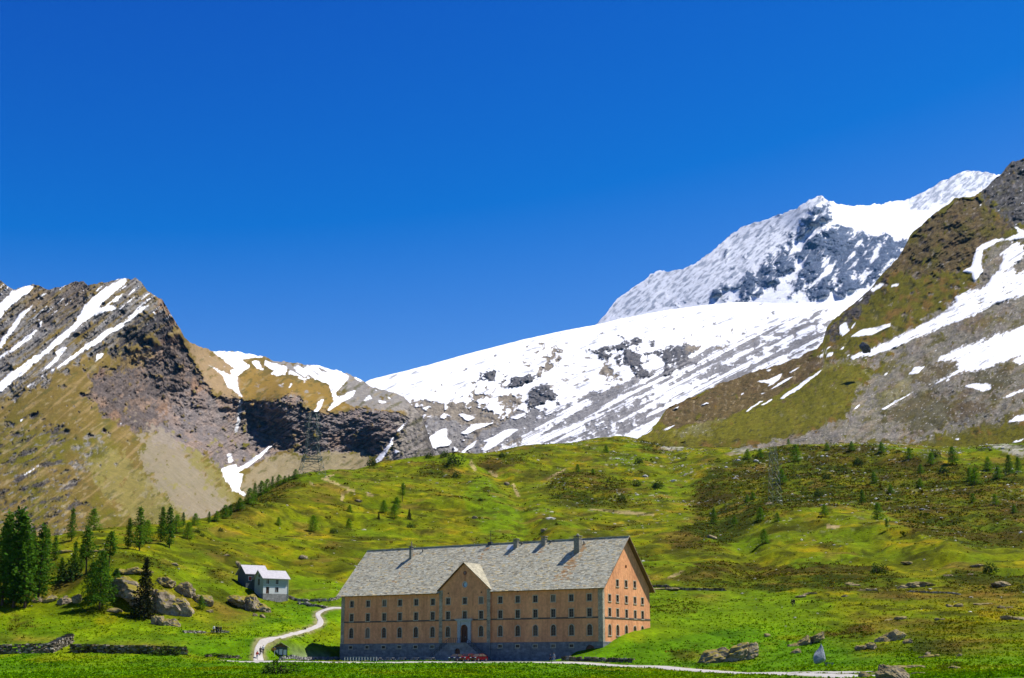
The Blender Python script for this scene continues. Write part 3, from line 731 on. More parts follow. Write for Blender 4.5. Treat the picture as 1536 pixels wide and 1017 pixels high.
L.finish(rel, MAT_FAR, "pointed snow covered peak with blue shadowed rock ribs on the skyline")

# ---------------- right-hand mountainside
L = Layer("right_mountainside",
  [(880,720),(930,690),(945,668),(960,655),(975,645),(985,634),(1000,613),(1020,603),(1050,590),(1080,575),(1110,566),(1140,555),(1170,546),(1200,535),(1225,522),(1234,512),(1240,490),(1255,476),(1270,464),(1290,448),(1300,440),(1325,409),(1345,390),(1355,374),(1365,354),(1380,340),(1391,329),(1410,314),(1425,305),(1432,298),(1450,296),(1462,294),(1475,284),(1490,272),(1502,260),(1510,250),(1520,242),(1540,238),(1570,215),(1620,180),(1720,140)],
  [(880,730),(945,712),(1100,715),(1720,715)],
  [(1540,238,1950),(1720,140,2100),(1425,305,1780),(1355,375,1660),(1240,490,1500),(1140,555,1400),(1050,590,1310),(960,655,1160),(960,712,1040),(1100,712,985),(1200,712,955),(1350,712,930),(1540,712,880),(1720,712,860),(1540,500,1260),(1400,500,1350),(1300,600,1150),(1540,600,1050),(1250,560,1260),(1450,420,1500),(1720,420,1480),(1370,440,1510),(1330,520,1330)],
  880, 1720, 430, jag=5.5, seed=97, ang=30, fine=1.1, fr=1500)
z8 = lambda p: zm(1200, 480, 3.836, p)
L.col[:] = grass_g * .95; L.rock[:] = 0.45
n6 = L.n(6, 3, 4); n20 = L.n(20, 1, 4); n60 = L.n(60, 2, 4); n3 = L.n(3, 4, 2)
L.mix((.17,.095,.025), sstep(0.0, .3, n20 + .3 * n60) * .8); L.mix((.05,.05,.015), sstep(.10, .30, L.n(13, 6, 5, 20, 7)) * .8, .8)
topr = L.poly(z7([(1000,60),(1139,20),(1700,-200),(1700,330),(1139,340),(1085,390),(1000,320),(960,270),(880,230),(960,170)])); L.mix(np.array((.105,.10,.095)), topr * sstep(-.5, -.1, n20), 1.0); L.mix((.22,.21,.20), topr * sstep(.15, .35, n6), 1.0)
mid = L.poly(z7([(740,290),(800,230),(900,230),(960,270),(1080,380),(1040,430),(930,480),(880,520),(870,590),(760,600),(600,620),(500,600),(420,650),(480,540),(560,430),(640,350)]))
L.mix((.125,.088,.042), mid * .85, .8); L.mix((.075,.06,.045), mid * sstep(.08, .3, L.n(16, 8, 5, 20, 9)) * .9, 1.0); L.mix(grass_g * .9, mid * sstep(.0, .3, L.n(30, 9, 5)) * .7); L.mix((.24,.21,.17), mid * sstep(.2, .35, L.n(12, 68, 5, 25, 5)) * .6)
edge = L.poly(z7([(130,900),(220,830),(320,720),(400,650),(440,660),(330,740),(340,770),(290,840),(200,940),(110,970)])); L.mix((.09,.08,.075), edge * sstep(-.5, 0, n6), 1.0)
scree = np.array((.225,.205,.175))
SC = [z7([(300,1017),(560,890),(800,740),(920,640),(900,620),(930,540),(920,500),(1139,400),(1900,200),(1900,1017)]), z8([(-30,690),(0,660),(250,570),(300,480),(330,390),(420,330),(520,280),(470,210),(560,160),(740,20),(1289,-60),(2200,-200),(2200,620),(1500,560),(1289,590),(1150,600),(880,640),(700,710),(400,690),(100,700)]), z8([(60,240),(330,190),(480,200),(520,280),(400,270),(250,240),(120,270)]), z5([(520,640),(620,590),(800,570),(760,620),(560,680)]), z5([(800,760),(1100,690),(1300,640),(1535,560),(1700,600),(1600,720),(1400,720),(1050,740)])]
scm = L.polys(SC, 1.3); L.mix(scree, scm * (.8 + .4 * n20), .75); L.mix((.30,.24,.16), scm * sstep(.05, .35, L.n(40, 12, 4, 35, 10)) * .6)
L.mix((.115,.10,.02), scm * sstep(.06, .26, L.n(48, 69, 5, 28, 22, gain=.6)) * .85); L.mix((.17,.115,.06), scm * sstep(.05, .28, L.n(70, 98, 5, 30, 30, gain=.6)) * .55); L.mix((.11,.105,.10), scm * sstep(.12, .3, L.n(16, 70, 5, 30, 6, gain=.6)) * .6)
knoll = lambda pl, c, k=.9: L.mix(np.asarray(c) * (1 + .5 * L.n(9, 63, 4, 25, 5))[..., None], L.poly(pl, 1.6) * k * (.75 + .6 * n20), .5)
kg = np.array((.145, .135, .012)); kd = np.array((.060, .055, .014))
knoll(z8([(-1200,700),(0,340),(130,290),(230,250),(330,260),(380,300),(350,340),(320,390),(300,450),(260,540),(100,600),(0,640),(-600,700)]), kg)
knoll(z8([(440,440),(500,380),(620,330),(740,270),(560,500),(400,560)]), kg * 1.1, .5)
knoll(z8([(480,520),(560,470),(690,410),(760,430),(860,470),(890,560),(850,610),(760,640),(640,650),(560,600)]), kd); knoll(z8([(590,390),(700,290),(790,250),(900,230),(910,280),(850,330),(720,370)]), np.array((.10,.075,.025)))
knoll(z8([(950,350),(1060,290),(1220,285),(1250,350),(1200,410),(1090,440),(1000,400)]), kd); knoll(z8([(850,480),(940,460),(1040,480),(1140,490),(1080,560),(880,590)]), np.array((.10,.07,.03))); knoll(z8([(1190,110),(1240,60),(1289,40),(1400,60),(1289,125)]), np.array((.12,.08,.04)))
knoll(z8([(870,640),(1100,590),(1150,610),(900,690)]), kd); knoll(z8([(700,690),(900,680),(1289,600),(1800,560),(1800,900),(600,900)]), kg * .75)
brown = L.poly(z5([(430,560),(520,470),(680,430),(700,380),(860,330),(1060,250),(1300,160),(1370,210),(1300,320),(1000,480),(800,560),(600,600),(440,640)])); L.mix((.125,.085,.04), brown * .85, .7); L.mix((.24,.19,.11), brown * sstep(.15, .3, n6) * .7, .9)
L.mix((.30,.19,.09), L.poly(z5([(120,690),(180,640),(260,650),(380,565),(440,570),(300,670)])) * .8, .8)
SN = [z7([(1085,365),(1139,400),(1200,380),(1200,420),(1139,430),(1010,450),(930,490),(920,540),(930,600),(890,660),(870,610),(820,602),(870,580),(885,520),(900,480),(970,440),(1060,430),(1110,405)]),
 z7([(200,1050),(330,1000),(450,960),(560,900),(700,830),(790,765),(780,735),(860,690),(920,690),(970,630),(1010,590),(1040,530),(990,530),(1060,480),(1080,450),(1139,470),(1139,535),(1060,590),(1139,600),(1500,430),(1500,620),(1139,725),(1000,760),(900,820),(760,870),(640,920),(480,990),(360,1030)]),
 z7([(255,935),(290,905),(400,880),(460,863),(462,880),(370,920),(320,930)]), z7([(350,700),(400,665),(430,662),(380,700)]), z7([(460,668),(500,665),(490,678),(465,678)]), z7([(490,632),(545,620),(550,625)]), z7([(200,880),(235,855),(250,900),(290,840),(280,870),(220,930),(205,925)]), z7([(300,745),(330,730),(300,755)]), z7([(410,745),(435,738),(430,750)]),
 z8([(775,248),(800,215),(880,180),(1000,130),(1150,80),(1289,28),(1800,-100),(1800,200),(1289,250),(1240,250),(1250,210),(1150,250),(1050,290),(930,300),(850,345),(740,388),(730,380),(850,325),(910,280),(910,230),(830,235)]),
 z8([(625,315),(660,270),(715,270),(680,305)]), z8([(945,380),(1000,360),(1090,370),(1100,400),(1050,410),(980,390)]), z8([(1110,462),(1200,428),(1289,395),(1400,370),(1400,380),(1289,408),(1180,447)]), z8([(1195,590),(1250,550),(1289,543),(1400,540),(1400,560),(1289,577)]),
 z8([(462,518),(560,460),(720,378),(600,447),(500,508)]), z8([(298,518),(345,483),(345,492),(320,510)]), z8([(85,200),(190,188),(190,210),(110,216)]), z8([(120,180),(190,145),(140,182)]), z8([(215,170),(260,155),(250,172)]),
 z8([(-10,370),(120,290),(122,300),(60,345),(0,378)]), z8([(470,325),(500,302),(505,308)]), z8([(1205,705),(1289,680),(1289,690),(1240,706)]), z8([(880,690),(930,680),(910,692)]), z8([(1000,540),(1040,518),(1030,530)]),
 z5([(975,355),(1060,335),(1120,313),(1110,345),(1040,388),(1050,365)]), z5([(1050,402),(1100,365),(1185,325),(1150,357)]), z5([(908,532),(1000,468),(1022,463),(930,527)]), z5([(1110,452),(1200,385),(1350,287),(1350,295),(1220,400),(1125,458)]), z5([(1160,305),(1225,268),(1225,275),(1180,303)]), z5([(1000,492),(1060,452),(1065,458),(1020,490)]), z5([(885,425),(910,415),(905,428)]), z5([(1030,290),(1060,285),(1050,298)]), z5([(660,490),(700,473),(705,482)]), z5([(1000,425),(1025,415),(1010,430)]),
 z5([(425,635),(520,597),(470,632)]), z5([(495,515),(535,488),(520,510)]), z5([(225,645),(320,590),(380,570),(440,530),(430,560),(370,600),(330,640),(275,672)]), z5([(325,662),(385,625),(360,650)]), z5([(110,680),(170,640),(130,680)])]
sm = L.polys(SN, .55)
sm *= 1 - (L.n(26, 21, 3, 24, 2.5) > .30) * L.poly(z7([(300,1017),(560,890),(800,740),(1139,500),(1139,740),(480,1017)]))
sm = np.maximum(sm, topr * (L.n(9, 25, 3, 20, 5) > .42))
L.mix(SNOW, sm, .05)
L.col *= (1 + (.40 * n6 + .35 * n3) * L.rock)[..., None]
L.mix((.42,.40,.37), scm * (1 - sm) * sstep(.34, .44, L.n(2.6, 27, 2)), None)
rel = 26 * L.n(120, 30, 3) + 9 * L.n(48, 31, 5, 35, 22, ridged=True, gain=.55) + (3.2 * L.n(12, 32, 4, 35, 8, ridged=True) + 1.2 * L.n(4, 33, 3)) * sstep(.3, .9, L.rock) + np.maximum(topr, mid) * (14 * L.n(44, 34, 7, 32, 22, gain=.6) + 4 * L.n(40, 36, 5, 35, 7, ridged=True, gain=.6))
MAT_SIDE = terrain_mat("scree_mountainside", 0.50, 0.12, 2.6)
L.mix((.055,.05,.018), (1 - sm) * (1 - scm) * sstep(.16, .3, L.n(8, 64, 4, 25, 4)) * .75)
L.finish(rel, MAT_SIDE, "steep brown mountainside with snowfields and grey scree on the right")
del L
# ------------------------------------------------------------------ mesh collector
class MB:
    def __init__(s): s.v = []; s.f = []; s.c = []; s.cur = (1, 1, 1)
    def add(s, vs, fs):
        b = len(s.v); s.v += [tuple(p) for p in vs]; s.c += [s.cur] * len(vs)
        s.f += [tuple(b + i for i in f) for f in fs]; return s
    def box(s, x0, x1, y0, y1, z0, z1):
        return s.add([(x0,y0,z0),(x1,y0,z0),(x1,y1,z0),(x0,y1,z0),(x0,y0,z1),(x1,y0,z1),(x1,y1,z1),(x0,y1,z1)],
                     [(0,3,2,1),(4,5,6,7),(0,1,5,4),(1,2,6,5),(2,3,7,6),(3,0,4,7)])
    def frustum(s, cx, cy, z0, z1, a0, b0, a1, b1, rz=0):
        c, n = math.cos(rz), math.sin(rz)
        P = [(cx + x * c - y * n, cy + x * n + y * c, z) for z, a, b in ((z0, a0, b0), (z1, a1, b1)) for x, y in ((-a,-b),(a,-b),(a,b),(-a,b))]
        return s.add(P, [(0,3,2,1),(4,5,6,7),(0,1,5,4),(1,2,6,5),(2,3,7,6),(3,0,4,7)])
    def bar(s, p, q, w, h=None):
        p, q = Vector(p), Vector(q); d = (q - p).normalized(); h = h or w
        up = Vector((0,0,1)) if abs(d.z) < .95 else Vector((1,0,0))
        a = d.cross(up).normalized() * w / 2; b = a.cross(d).normalized() * h / 2
        P = [e + i * a + j * b for e in (p, q) for i, j in ((-1,-1),(1,-1),(1,1),(-1,1))]
        return s.add(P, [(0,3,2,1),(4,5,6,7),(0,1,5,4),(1,2,6,5),(2,3,7,6),(3,0,4,7)])
    def tube(s, pts, rad, n=8, cap=True):
        pts = [Vector(p) for p in pts]; rad = rad if isinstance(rad, (list, tuple)) else [rad] * len(pts)
        rings = []; b0 = len(s.v)
        for i, p in enumerate(pts):
            d = (pts[min(i + 1, len(pts) - 1)] - pts[max(i - 1, 0)]).normalized()
            up = Vector((0,0,1)) if abs(d.z) < .9 else Vector((1,0,0))
            a = d.cross(up).normalized(); b = a.cross(d).normalized()
            s.v += [tuple(p + (a * math.cos(t) + b * math.sin(t)) * rad[i]) for t in [2 * math.pi * k / n for k in range(n)]]
            s.c += [s.cur] * n
        for i in range(len(pts) - 1):
            for k in range(n):
                k2 = (k + 1) % n
                s.f.append((b0 + i*n + k, b0 + i*n + k2, b0 + (i+1)*n + k2, b0 + (i+1)*n + k))
        if cap:
            s.f.append(tuple(b0 + k for k in range(n))[::-1]); s.f.append(tuple(b0 + (len(pts)-1)*n + k for k in range(n)))
        return s
    def lathe(s, prof, cx=0, cy=0, n=12):
        b0 = len(s.v)
        for r, z in prof:
            s.v += [(cx + r * math.cos(2*math.pi*k/n), cy + r * math.sin(2*math.pi*k/n), z) for k in range(n)]; s.c += [s.cur] * n
        for i in range(len(prof) - 1):
            for k in range(n):
                k2 = (k + 1) % n
                s.f.append((b0+i*n+k, b0+i*n+k2, b0+(i+1)*n+k2, b0+(i+1)*n+k))
        s.f.append(tuple(b0 + k for k in range(n))[::-1]); s.f.append(tuple(b0 + (len(prof)-1)*n + k for k in range(n)))
        return s
    def wall(s, outer, holes, P, depth, reveal=True):
        """flat wall with openings; P maps (u,z,d) to a point, d going into the wall"""
        from mathutils.geometry import tessellate_polygon
        loops = [[Vector((u, z, 0)) for u, z in lp] for lp in [outer] + holes]
        tri = tessellate_polygon(loops)
        flat = [p for lp in loops for p in lp]
        s.add([P(p.x, p.y, 0) for p in flat], tri)
        if reveal:
            for lp in holes:
                n = len(lp)
                s.add([P(u, z, 0) for u, z in lp] + [P(u, z, depth) for u, z in lp], [(i, (i+1) % n, n + (i+1) % n, n + i) for i in range(n)])
        return s
    def mesh(s, name, smooth=False):
        me = bpy.data.meshes.new(name); me.from_pydata(s.v, [], s.f); me.update()
        a = me.attributes.new("Col", 'FLOAT_COLOR', 'POINT')
        a.data.foreach_set("color", np.array([(*c, 1) for c in s.c], np.float32).ravel())
        bm = bmesh.new(); bm.from_mesh(me); bmesh.ops.recalc_face_normals(bm, faces=bm.faces); bm.to_mesh(me); bm.free()
        if smooth:
            me.polygons.foreach_set("use_smooth", np.ones(len(me.polygons), bool))
        return me
    def build(s, name, mat, parent=None, loc=None, smooth=False):
        return link_mesh(name, s.mesh(name, smooth), mat, parent, loc)

# ------------------------------------------------------------------ object materials
def noisy_mat(name, c, var=0.25, scale=2.0, scale2=None, rough=.85, spec=.2, bumpd=0.0, stretch=None, attr=False, metal=0.0):
    m, n, l, b = new_mat(name, rough, spec)
    b.inputs["Metallic"].default_value = metal
    tc = n.new("ShaderNodeTexCoord")
    a1 = noise_node(n, l, scale, 6, .65, tc.outputs["Object"], stretch)
    lo, hi = 1 - var, 1 + var
    r = ramp(n, l, a1.outputs["Fac"], [(.3, (lo, lo, lo)), (.7, (hi, hi, hi))])
    if attr:
        base = N(n, "ShaderNodeAttribute", attribute_name="Col").outputs["Color"]
        rgb = N(n, "ShaderNodeRGB"); rgb.outputs[0].default_value = (*[.8 * x for x in c], 1)
        base = mul_col(n, l, base, rgb.outputs[0])
    else:
        rgb = N(n, "ShaderNodeRGB"); rgb.outputs[0].default_value = (*[.8 * x for x in c], 1); base = rgb.outputs[0]
    o = mul_col(n, l, base, r.outputs[0])
    if scale2:
        a2 = noise_node(n, l, scale2, 4, .6, tc.outputs["Object"])
        r2 = ramp(n, l, a2.outputs["Fac"], [(.35, (lo, lo, lo)), (.65, (hi, hi, hi))])
        o = mul_col(n, l, o, r2.outputs[0])
    l.new(o, b.inputs["Base Color"])
    if bumpd: bump(n, l, a1.outputs["Fac"], .6, bumpd, b)
    return m
M_PLASTER = noisy_mat("ochre_plaster", (.82, .385, .185), .13, .5, 1.7, .95, .05, .01, (1, 1, .35))
_n, _l = M_PLASTER.node_tree.nodes, M_PLASTER.node_tree.links                 # damp streaks and patched render
_b = _n["Principled BSDF"]; _tc = _n.new("ShaderNodeTexCoord")
_s1 = noise_node(_n, _l, 1.3, 4, .6, _tc.outputs["Object"], (1, 1, .12)); _s2 = noise_node(_n, _l, .16, 5, .7, _tc.outputs["Object"])
_q1 = ramp(_n, _l, _s1.outputs["Fac"], [(.36, (.74, .72, .70)), (.52, (1, 1, 1))]); _q2 = ramp(_n, _l, _s2.outputs["Fac"], [(.35, (.86, .80, .80)), (.65, (1.08, 1.08, 1.02))])
_src = _b.inputs["Base Color"].links[0].from_socket
_l.new(mul_col(_n, _l, mul_col(_n, _l, _src, _q1.outputs[0], .7), _q2.outputs[0]), _b.inputs["Base Color"])
M_STONE = noisy_mat("cut_stone", (.30, .30, .27), .28, 1.6, 6, .9, .15, .03)
M_PORTAL = noisy_mat("pale_grey_granite", (.42, .45, .46), .18, 2.2, 8, .85, .2, .02)
M_SLATE = noisy_mat("stone_roof_slab", (1.12, 1.05, .82), .22, 1.4, 7, .85, .2, .02, attr=True)
M_FRAME = noisy_mat("window_surround", (.50, .45, .33), .12, 3, None, .9, .1)
M_MUNTIN = noisy_mat("window_bar", (.20, .17, .12), .1, 3, None, .7, .2)
M_DOOR = noisy_mat("brown_door_wood", (.10, .035, .018), .3, 3, None, .6, .3, .01, (6, 6, .6))
M_EAVE = noisy_mat("weathered_eave_board", (.20, .11, .05), .25, 2, None, .8, .2, 0, (1, 1, 8))
M_DARK = noisy_mat("dark_iron", (.03, .03, .032), .2, 4, None, .5, .4)
M_PALEMETAL = noisy_mat("pale_metal", (.50, .52, .54), .1, 4, None, .45, .5)
M_GLASS, _n, _l, _b = new_mat("dark_window_glass", .2, .25)
_oi = _n.new("ShaderNodeObjectInfo"); _rg = ramp(_n, _l, _oi.outputs["Random"], [(0, (.008, .007, .006)), (.55, (.022, .020, .016)), (.8, (.05, .045, .035)), (.9, (.16, .145, .11))]); _l.new(_rg.outputs[0], _b.inputs["Base Color"])
# coursed masonry
def masonry(name, c1, c2, cm, scale, bw=.6, rh=.3, bumpd=.03):
    m, n, l, b = new_mat(name, .92, .12)
    tc = n.new("ShaderNodeTexCoord"); mp = n.new("ShaderNodeMapping"); mp.inputs["Rotation"].default_value = (math.pi / 2, 0, 0)
    l.new(tc.outputs["Object"], mp.inputs["Vector"])
    br = N(n, "ShaderNodeTexBrick", Scale=scale); br.inputs["Color1"].default_value = (*c1, 1); br.inputs["Color2"].default_value = (*c2, 1); br.inputs["Mortar"].default_value = (*cm, 1)
    br.inputs["Brick Width"].default_value = bw; br.inputs["Row Height"].default_value = rh; br.inputs["Mortar Size"].default_value = .02
    l.new(mp.outputs[0], br.inputs["Vector"])
    a = noise_node(n, l, 1.1, 6, .65, tc.outputs["Object"]); r = ramp(n, l, a.outputs["Fac"], [(.3, (.6, .6, .6)), (.7, (1.3, 1.3, 1.3))])
    l.new(mul_col(n, l, br.outputs["Color"], r.outputs[0]), b.inputs["Base Color"])
    bump(n, l, br.outputs["Fac"], -.5, bumpd, b)
    return m
M_BASE = masonry("basement_masonry", (.20, .21, .21), (.13, .14, .145), (.17, .17, .165), 1.0, .9, .38)

# ------------------------------------------------------------------ the hospice
H = thing("hospice", "large ochre five storey hospice with stone slab roof, pedimented centre and lit gable", "building", (P_L.x, P_L.y, PAD), math.atan2(DIR.y, DIR.x))
def fac(px, py, v0=0.0):
    h = 0.0
    a, h = ray(px, py); a = float(a); h = float(h)
    Y = (v0 + P_L.x * NB.x + P_L.y * NB.y) / (a * NB.x + NB.y)
    return (a * Y - P_L.x) * DIR.x + (Y - P_L.y) * DIR.y, h * Y - PAD
def gab(px, py):
    a, h = ray(px, py); a = float(a); h = float(h)
    Y = (LEN + P_L.x * DIR.x + P_L.y * DIR.y) / (a * DIR.x + DIR.y)
    return (a * Y - P_L.x) * NB.x + (Y - P_L.y) * NB.y, h * Y - PAD
ZE = 0.5 * (fac(906, 877.5)[1] + fac(512, 890.5)[1])
ZS = 0.5 * (fac(900, 926.6)[1] + fac(516, 933.0)[1])
ZB = 0.5 * (fac(895, 962)[1] + fac(520, 966.5)[1])
_rp = P_L + DIR * LEN + NB * (WID / 2)
ZR = float(ray(942, 806)[1]) * _rp.y - PAD
TANP = (ZR - ZE) / (WID / 2)
print("HOSPICE", LEN, "eave", ZE, "string", ZS, "base", ZB, "ridge", ZR, "pitch", math.degrees(math.atan(TANP)))

UC = [fac(p, 930)[0] for p in (527.3, 551.7, 576.2, 599.7, 624, 649, 673.4, 698.5, 723, 750.5, 776.6, 803.1, 830, 857.2, 884.4)]
ub0, ub1 = fac(660.2, 930)[0], fac(736.8, 930)[0]
umid = UC[7]
zrow = {"top": (fac(884, 901)[1], fac(884, 890.8)[1]), "mid": (fac(884, 924.9)[1], fac(884, 912.4)[1]), "arch": (fac(884, 952.6)[1], fac(884, 936.2)[1]), "low": (fac(857, 970.8)[1], fac(857, 966.4)[1])}
def rect(u, w, z0, z1): return [(u - w/2, z0), (u + w/2, z0), (u + w/2, z1), (u - w/2, z1)]
def arch(u, w, z0, z1, n=10):
    r = w / 2; zc = z1 - r
    return [(u - r, z0), (u + r, z0)] + [(u + r * math.cos(t), zc + r * math.sin(t)) for t in [math.pi * k / n for k in range(n + 1)]]
def disc(u, z, r, n=16): return [(u + r * math.cos(2*math.pi*k/n), z + r * math.sin(2*math.pi*k/n)) for k in range(n)]
WW = 1.05
PJ = 0.35                                          # the centre bay stands proud
def Pf(v): return lambda u, z, d: (u, v + d, z)
def Pg(u, z, d): return (LEN - d, u, z)            # right gable: first coordinate is v

def open_ring(lp, t, n_in):                        # a flat surround round an opening, t wide, n_in proud
    c = Vector((sum(p[0] for p in lp) / len(lp), sum(p[1] for p in lp) / len(lp)))
    out = []
    n = len(lp)
    for i in range(n):
        p = Vector(lp[i]); a = (p - Vector(lp[i-1])); b = (Vector(lp[(i+1) % n]) - p)
        na = Vector((a.y, -a.x)); nb_ = Vector((b.y, -b.x))
        if na.length > 1e-6: na.normalize()
        if nb_.length > 1e-6: nb_.normalize()
        m = (na + nb_); m = m.normalized() if m.length > 1e-6 else na
        k = t / max(.5, m.dot(na) if na.length else 1)
        out.append((p.x + m.x * k, p.y + m.y * k))
    return out
def window_meshes(shape, w, z0, z1, nv, nh, key):
    """surround with bars, and the pane; local: x across, y into the wall, z up, origin at the sill centre"""
    hgt = z1 - z0
    lp = arch(0, w, 0, hgt) if shape == "arch" else disc(0, hgt/2, w/2) if shape == "disc" else rect(0, w, 0, hgt)
    o = open_ring(lp, .14, 0); n = len(lp)
    m = MB()
    P = lambda p, d: (p[0], d, p[1])
    vs = [P(p, -.035) for p in lp] + [P(p, -.035) for p in o] + [P(p, .0) for p in o] + [P(p, .02) for p in lp]
    m.add(vs, [(i, (i+1) % n, n+(i+1) % n, n+i) for i in range(n)] + [(n+i, n+(i+1) % n, 2*n+(i+1) % n, 2*n+i) for i in range(n)] + [(3*n+i, 3*n+(i+1) % n, (i+1) % n, i) for i in range(n)])
    if shape != "disc":
        m.box(-w/2 - .2, w/2 + .2, -.12, -.04, -.16, -.02)
    g = MB()
    e = .05
    if shape == "rect": g.box(-w/2, -w/2+e, .14, .2, 0, hgt).box(w/2-e, w/2, .14, .2, 0, hgt).box(-w/2, w/2, .141, .2, 0, e).box(-w/2, w/2, .141, .2, hgt-e, hgt)
    top = hgt - (w/2 * .15 if shape == "arch" else 0)
    for k in range(1, nv): x = -w/2 + w * k / nv; g.box(x - .035, x + .035, .14, .2, 0, top)
    for k in range(1, nh): z = hgt * k / nh; g.box(-w/2, w/2, .145, .195, z - .022, z + .022)
    p = MB(); p.add([(q[0], .24, q[1]) for q in lp], [tuple(range(n))])
    return m.mesh("window"), (g.mesh("window_bars") if g.v else None), p.mesh("pane")
WM = {}
for k, a in {"top": ("rect", WW, *zrow["top"], 2, 2), "mid": ("rect", WW, *zrow["mid"], 2, 3), "arch": ("arch", 1.15, *zrow["arch"], 2, 4), "low": ("rect", .95, *zrow["low"], 2, 1)}.items():
    WM[k] = window_meshes(*a, k)
    WM[k][0].materials.append(M_FRAME); WM[k][2].materials.append(M_GLASS)
    if WM[k][1]: WM[k][1].materials.append(M_MUNTIN)
    print(k, a)
def put_window(k, u, z, v=0.0, rz=0.0):
    wm = WM[k]
    w = link_mesh("window", wm[0], None, H, (u, v, z)); w.rotation_euler.z = rz
    link_mesh("pane", wm[2], None, w)
    if wm[1]: link_mesh("window_bars", wm[1], None, w)

plaster = MB(); base = MB()
def sect(i0, i1, u0, u1, v, top=None):
    holes = []
    for i in range(i0, i1 + 1):
        u = UC[i]
        for k in ("top", "mid", "arch"):
            if k == "arch" and i == 7: continue
            z0, z1 = zrow[k]
            holes.append(arch(u, 1.15, z0, z1) if k == "arch" else rect(u, WW, z0, z1)); put_window(k, u, z0, v)
    outer = [(u0, ZB), (u1, ZB), (u1, ZE)] + (top or []) + [(u0, ZE)]
    return outer, holes
VENT = []
for i in (0, 2, 4, 6, 8, 10, 12, 14): VENT.append((UC[i], zrow["top"][1] + .85))
def vents(i0, i1): return [rect(u, .34, z, z + .34) for u, z in VENT if UC[i0] - .1 <= u <= UC[i1] + .1]
for i0, i1, u0, u1 in ((0, 5, 0, ub0), (9, 14, ub1, LEN)):
    o_, h_ = sect(i0, i1, u0, u1, 0)
    plaster.wall(o_, h_ + vents(i0, i1), Pf(0), .25)
# centre bay with its own gable
APEX = fac(697.6, 844.5, -PJ)[1]
o_, h_ = sect(6, 8, ub0, ub1, -PJ, [((ub0 + ub1) / 2, APEX)])
zd0, zd1 = fac(698, 964.3, -PJ)[1], fac(698, 936.8, -PJ)[1]
door_lp = arch(umid, 1.9, ZB + .02, zd1)
r_up = (umid, fac(698.8, 859.4, -PJ)[1]); r_lo = (umid, fac(698.8, 876.7, -PJ)[1])
bay = MB(); bay.wall(o_, h_ + vents(6, 8) + [door_lp, disc(*r_lo, .52)], Pf(-PJ), .3)
bay.add([(ub0, -PJ, ZB), (ub0, 0, ZB), (ub0, 0, ZE), (ub0, -PJ, ZE)], [(0, 1, 2, 3)]); bay.add([(ub1, -PJ, ZB), (ub1, 0, ZB), (ub1, 0, ZE), (ub1, -PJ, ZE)], [(0, 1, 2, 3)])
bay_o = bay.build("central_bay", M_PLASTER, H)
# right gable
gw = []
def gput(k, px, py_b):
    v, z = gab(px, py_b)
    WMg = WM[k]; z0, z1 = zrow[k]; hgt = z1 - z0
    gw.append(arch(v, 1.15, z, z + hgt) if k == "arch" else rect(v, WW, z, z + hgt)); put_window(k, LEN, z, v, math.pi / 2)
for px, py in ((926.1, 879.6), (939.2, 880.6), (952.2, 881.6)): gput("top", px, py)
for px, py in ((914.5, 901.8), (926.3, 902.8), (939.6, 904.2), (952.5, 905.5), (963.7, 906.6)): gput("top", px, py)
for px, py in ((914.7, 924.6), (926.6, 925.6), (940, 926.8), (952.9, 928), (964, 928.8)): gput("mid", px, py)
for px, py in ((914.8, 952.8), (926.8, 953.5), (939.8, 954)): gput("arch", px, py)
for px in (952.7, 963.9): gput("arch", px, 955)
rnd = gab(939, 850)
oy = lambda v: ZE + TANP * min(v, WID - v)
outer = [(0, ZB), (WID, ZB), (WID, ZE), (WID/2, ZR), (0, ZE)]
plaster.wall(outer, gw + [disc(*rnd, .38)], Pg, .25)
plaster.add([(0, 0, ZB), (0, WID, ZB), (0, WID, ZE), (0, WID/2, ZR), (0, 0, ZE)], [(0, 1, 2, 3, 4)])
plaster.add([(0, WID, ZB), (LEN, WID, ZB), (LEN, WID, ZE), (0, WID, ZE)], [(0, 1, 2, 3)])
plaster.build("wall", M_PLASTER, H)
dk = MB()
for u, z in VENT:
    v = -PJ if ub0 < u < ub1 else 0
    dk.add([(u-.17, v+.2, z), (u+.17, v+.2, z), (u+.17, v+.2, z+.34), (u-.17, v+.2, z+.34)], [(0,1,2,3)])
dk.add([(LEN-.2, v, z) for v, z in disc(*rnd, .38)], [tuple(range(16))])
dk.build("vent", M_DARK, H)
# basement
bh = []; 
for i in (0, 1, 2, 3, 4, 5, 9, 10, 11, 12, 13):
    bh.append(rect(UC[i], .95, *zrow["low"])); put_window("low", UC[i], zrow["low"][0], -.08)
ua, za = fac(885.5, 967.3)
arch_lp = arch(ua, 2.3, -.3, za)
for (u0, u1, v, hs) in ((-.08, ub0, -.08, [h for h in bh if h[0][0] < ub0]), (ub1, LEN + .08, -.08, [h for h in bh if h[0][0] > ub1] + [arch_lp]), (ub0, ub1, -PJ - .08, [])):
    base.wall([(u0, -4), (u1, -4), (u1, ZB), (u0, ZB)], hs, Pf(v), .3)
    base.add([(u0, v, ZB), (u1, v, ZB), (u1, v + .12, ZB + .06), (u0, v + .12, ZB + .06)], [(0,1,2,3)])
for u in (ub0, ub1): base.add([(u, -PJ-.08, -4), (u, 0, -4), (u, 0, ZB), (u, -PJ-.08, ZB)], [(0,1,2,3)])
base.add([(LEN+.08, -.08, -4), (LEN+.08, WID, -4), (LEN+.08, WID, ZB), (LEN+.08, -.08, ZB)], [(0,1,2,3)])
base.add([(LEN+.08, -.08, ZB), (LEN+.08, WID, ZB), (LEN-.04, WID, ZB+.06), (LEN-.04, -.08, ZB+.06)], [(0,1,2,3)])
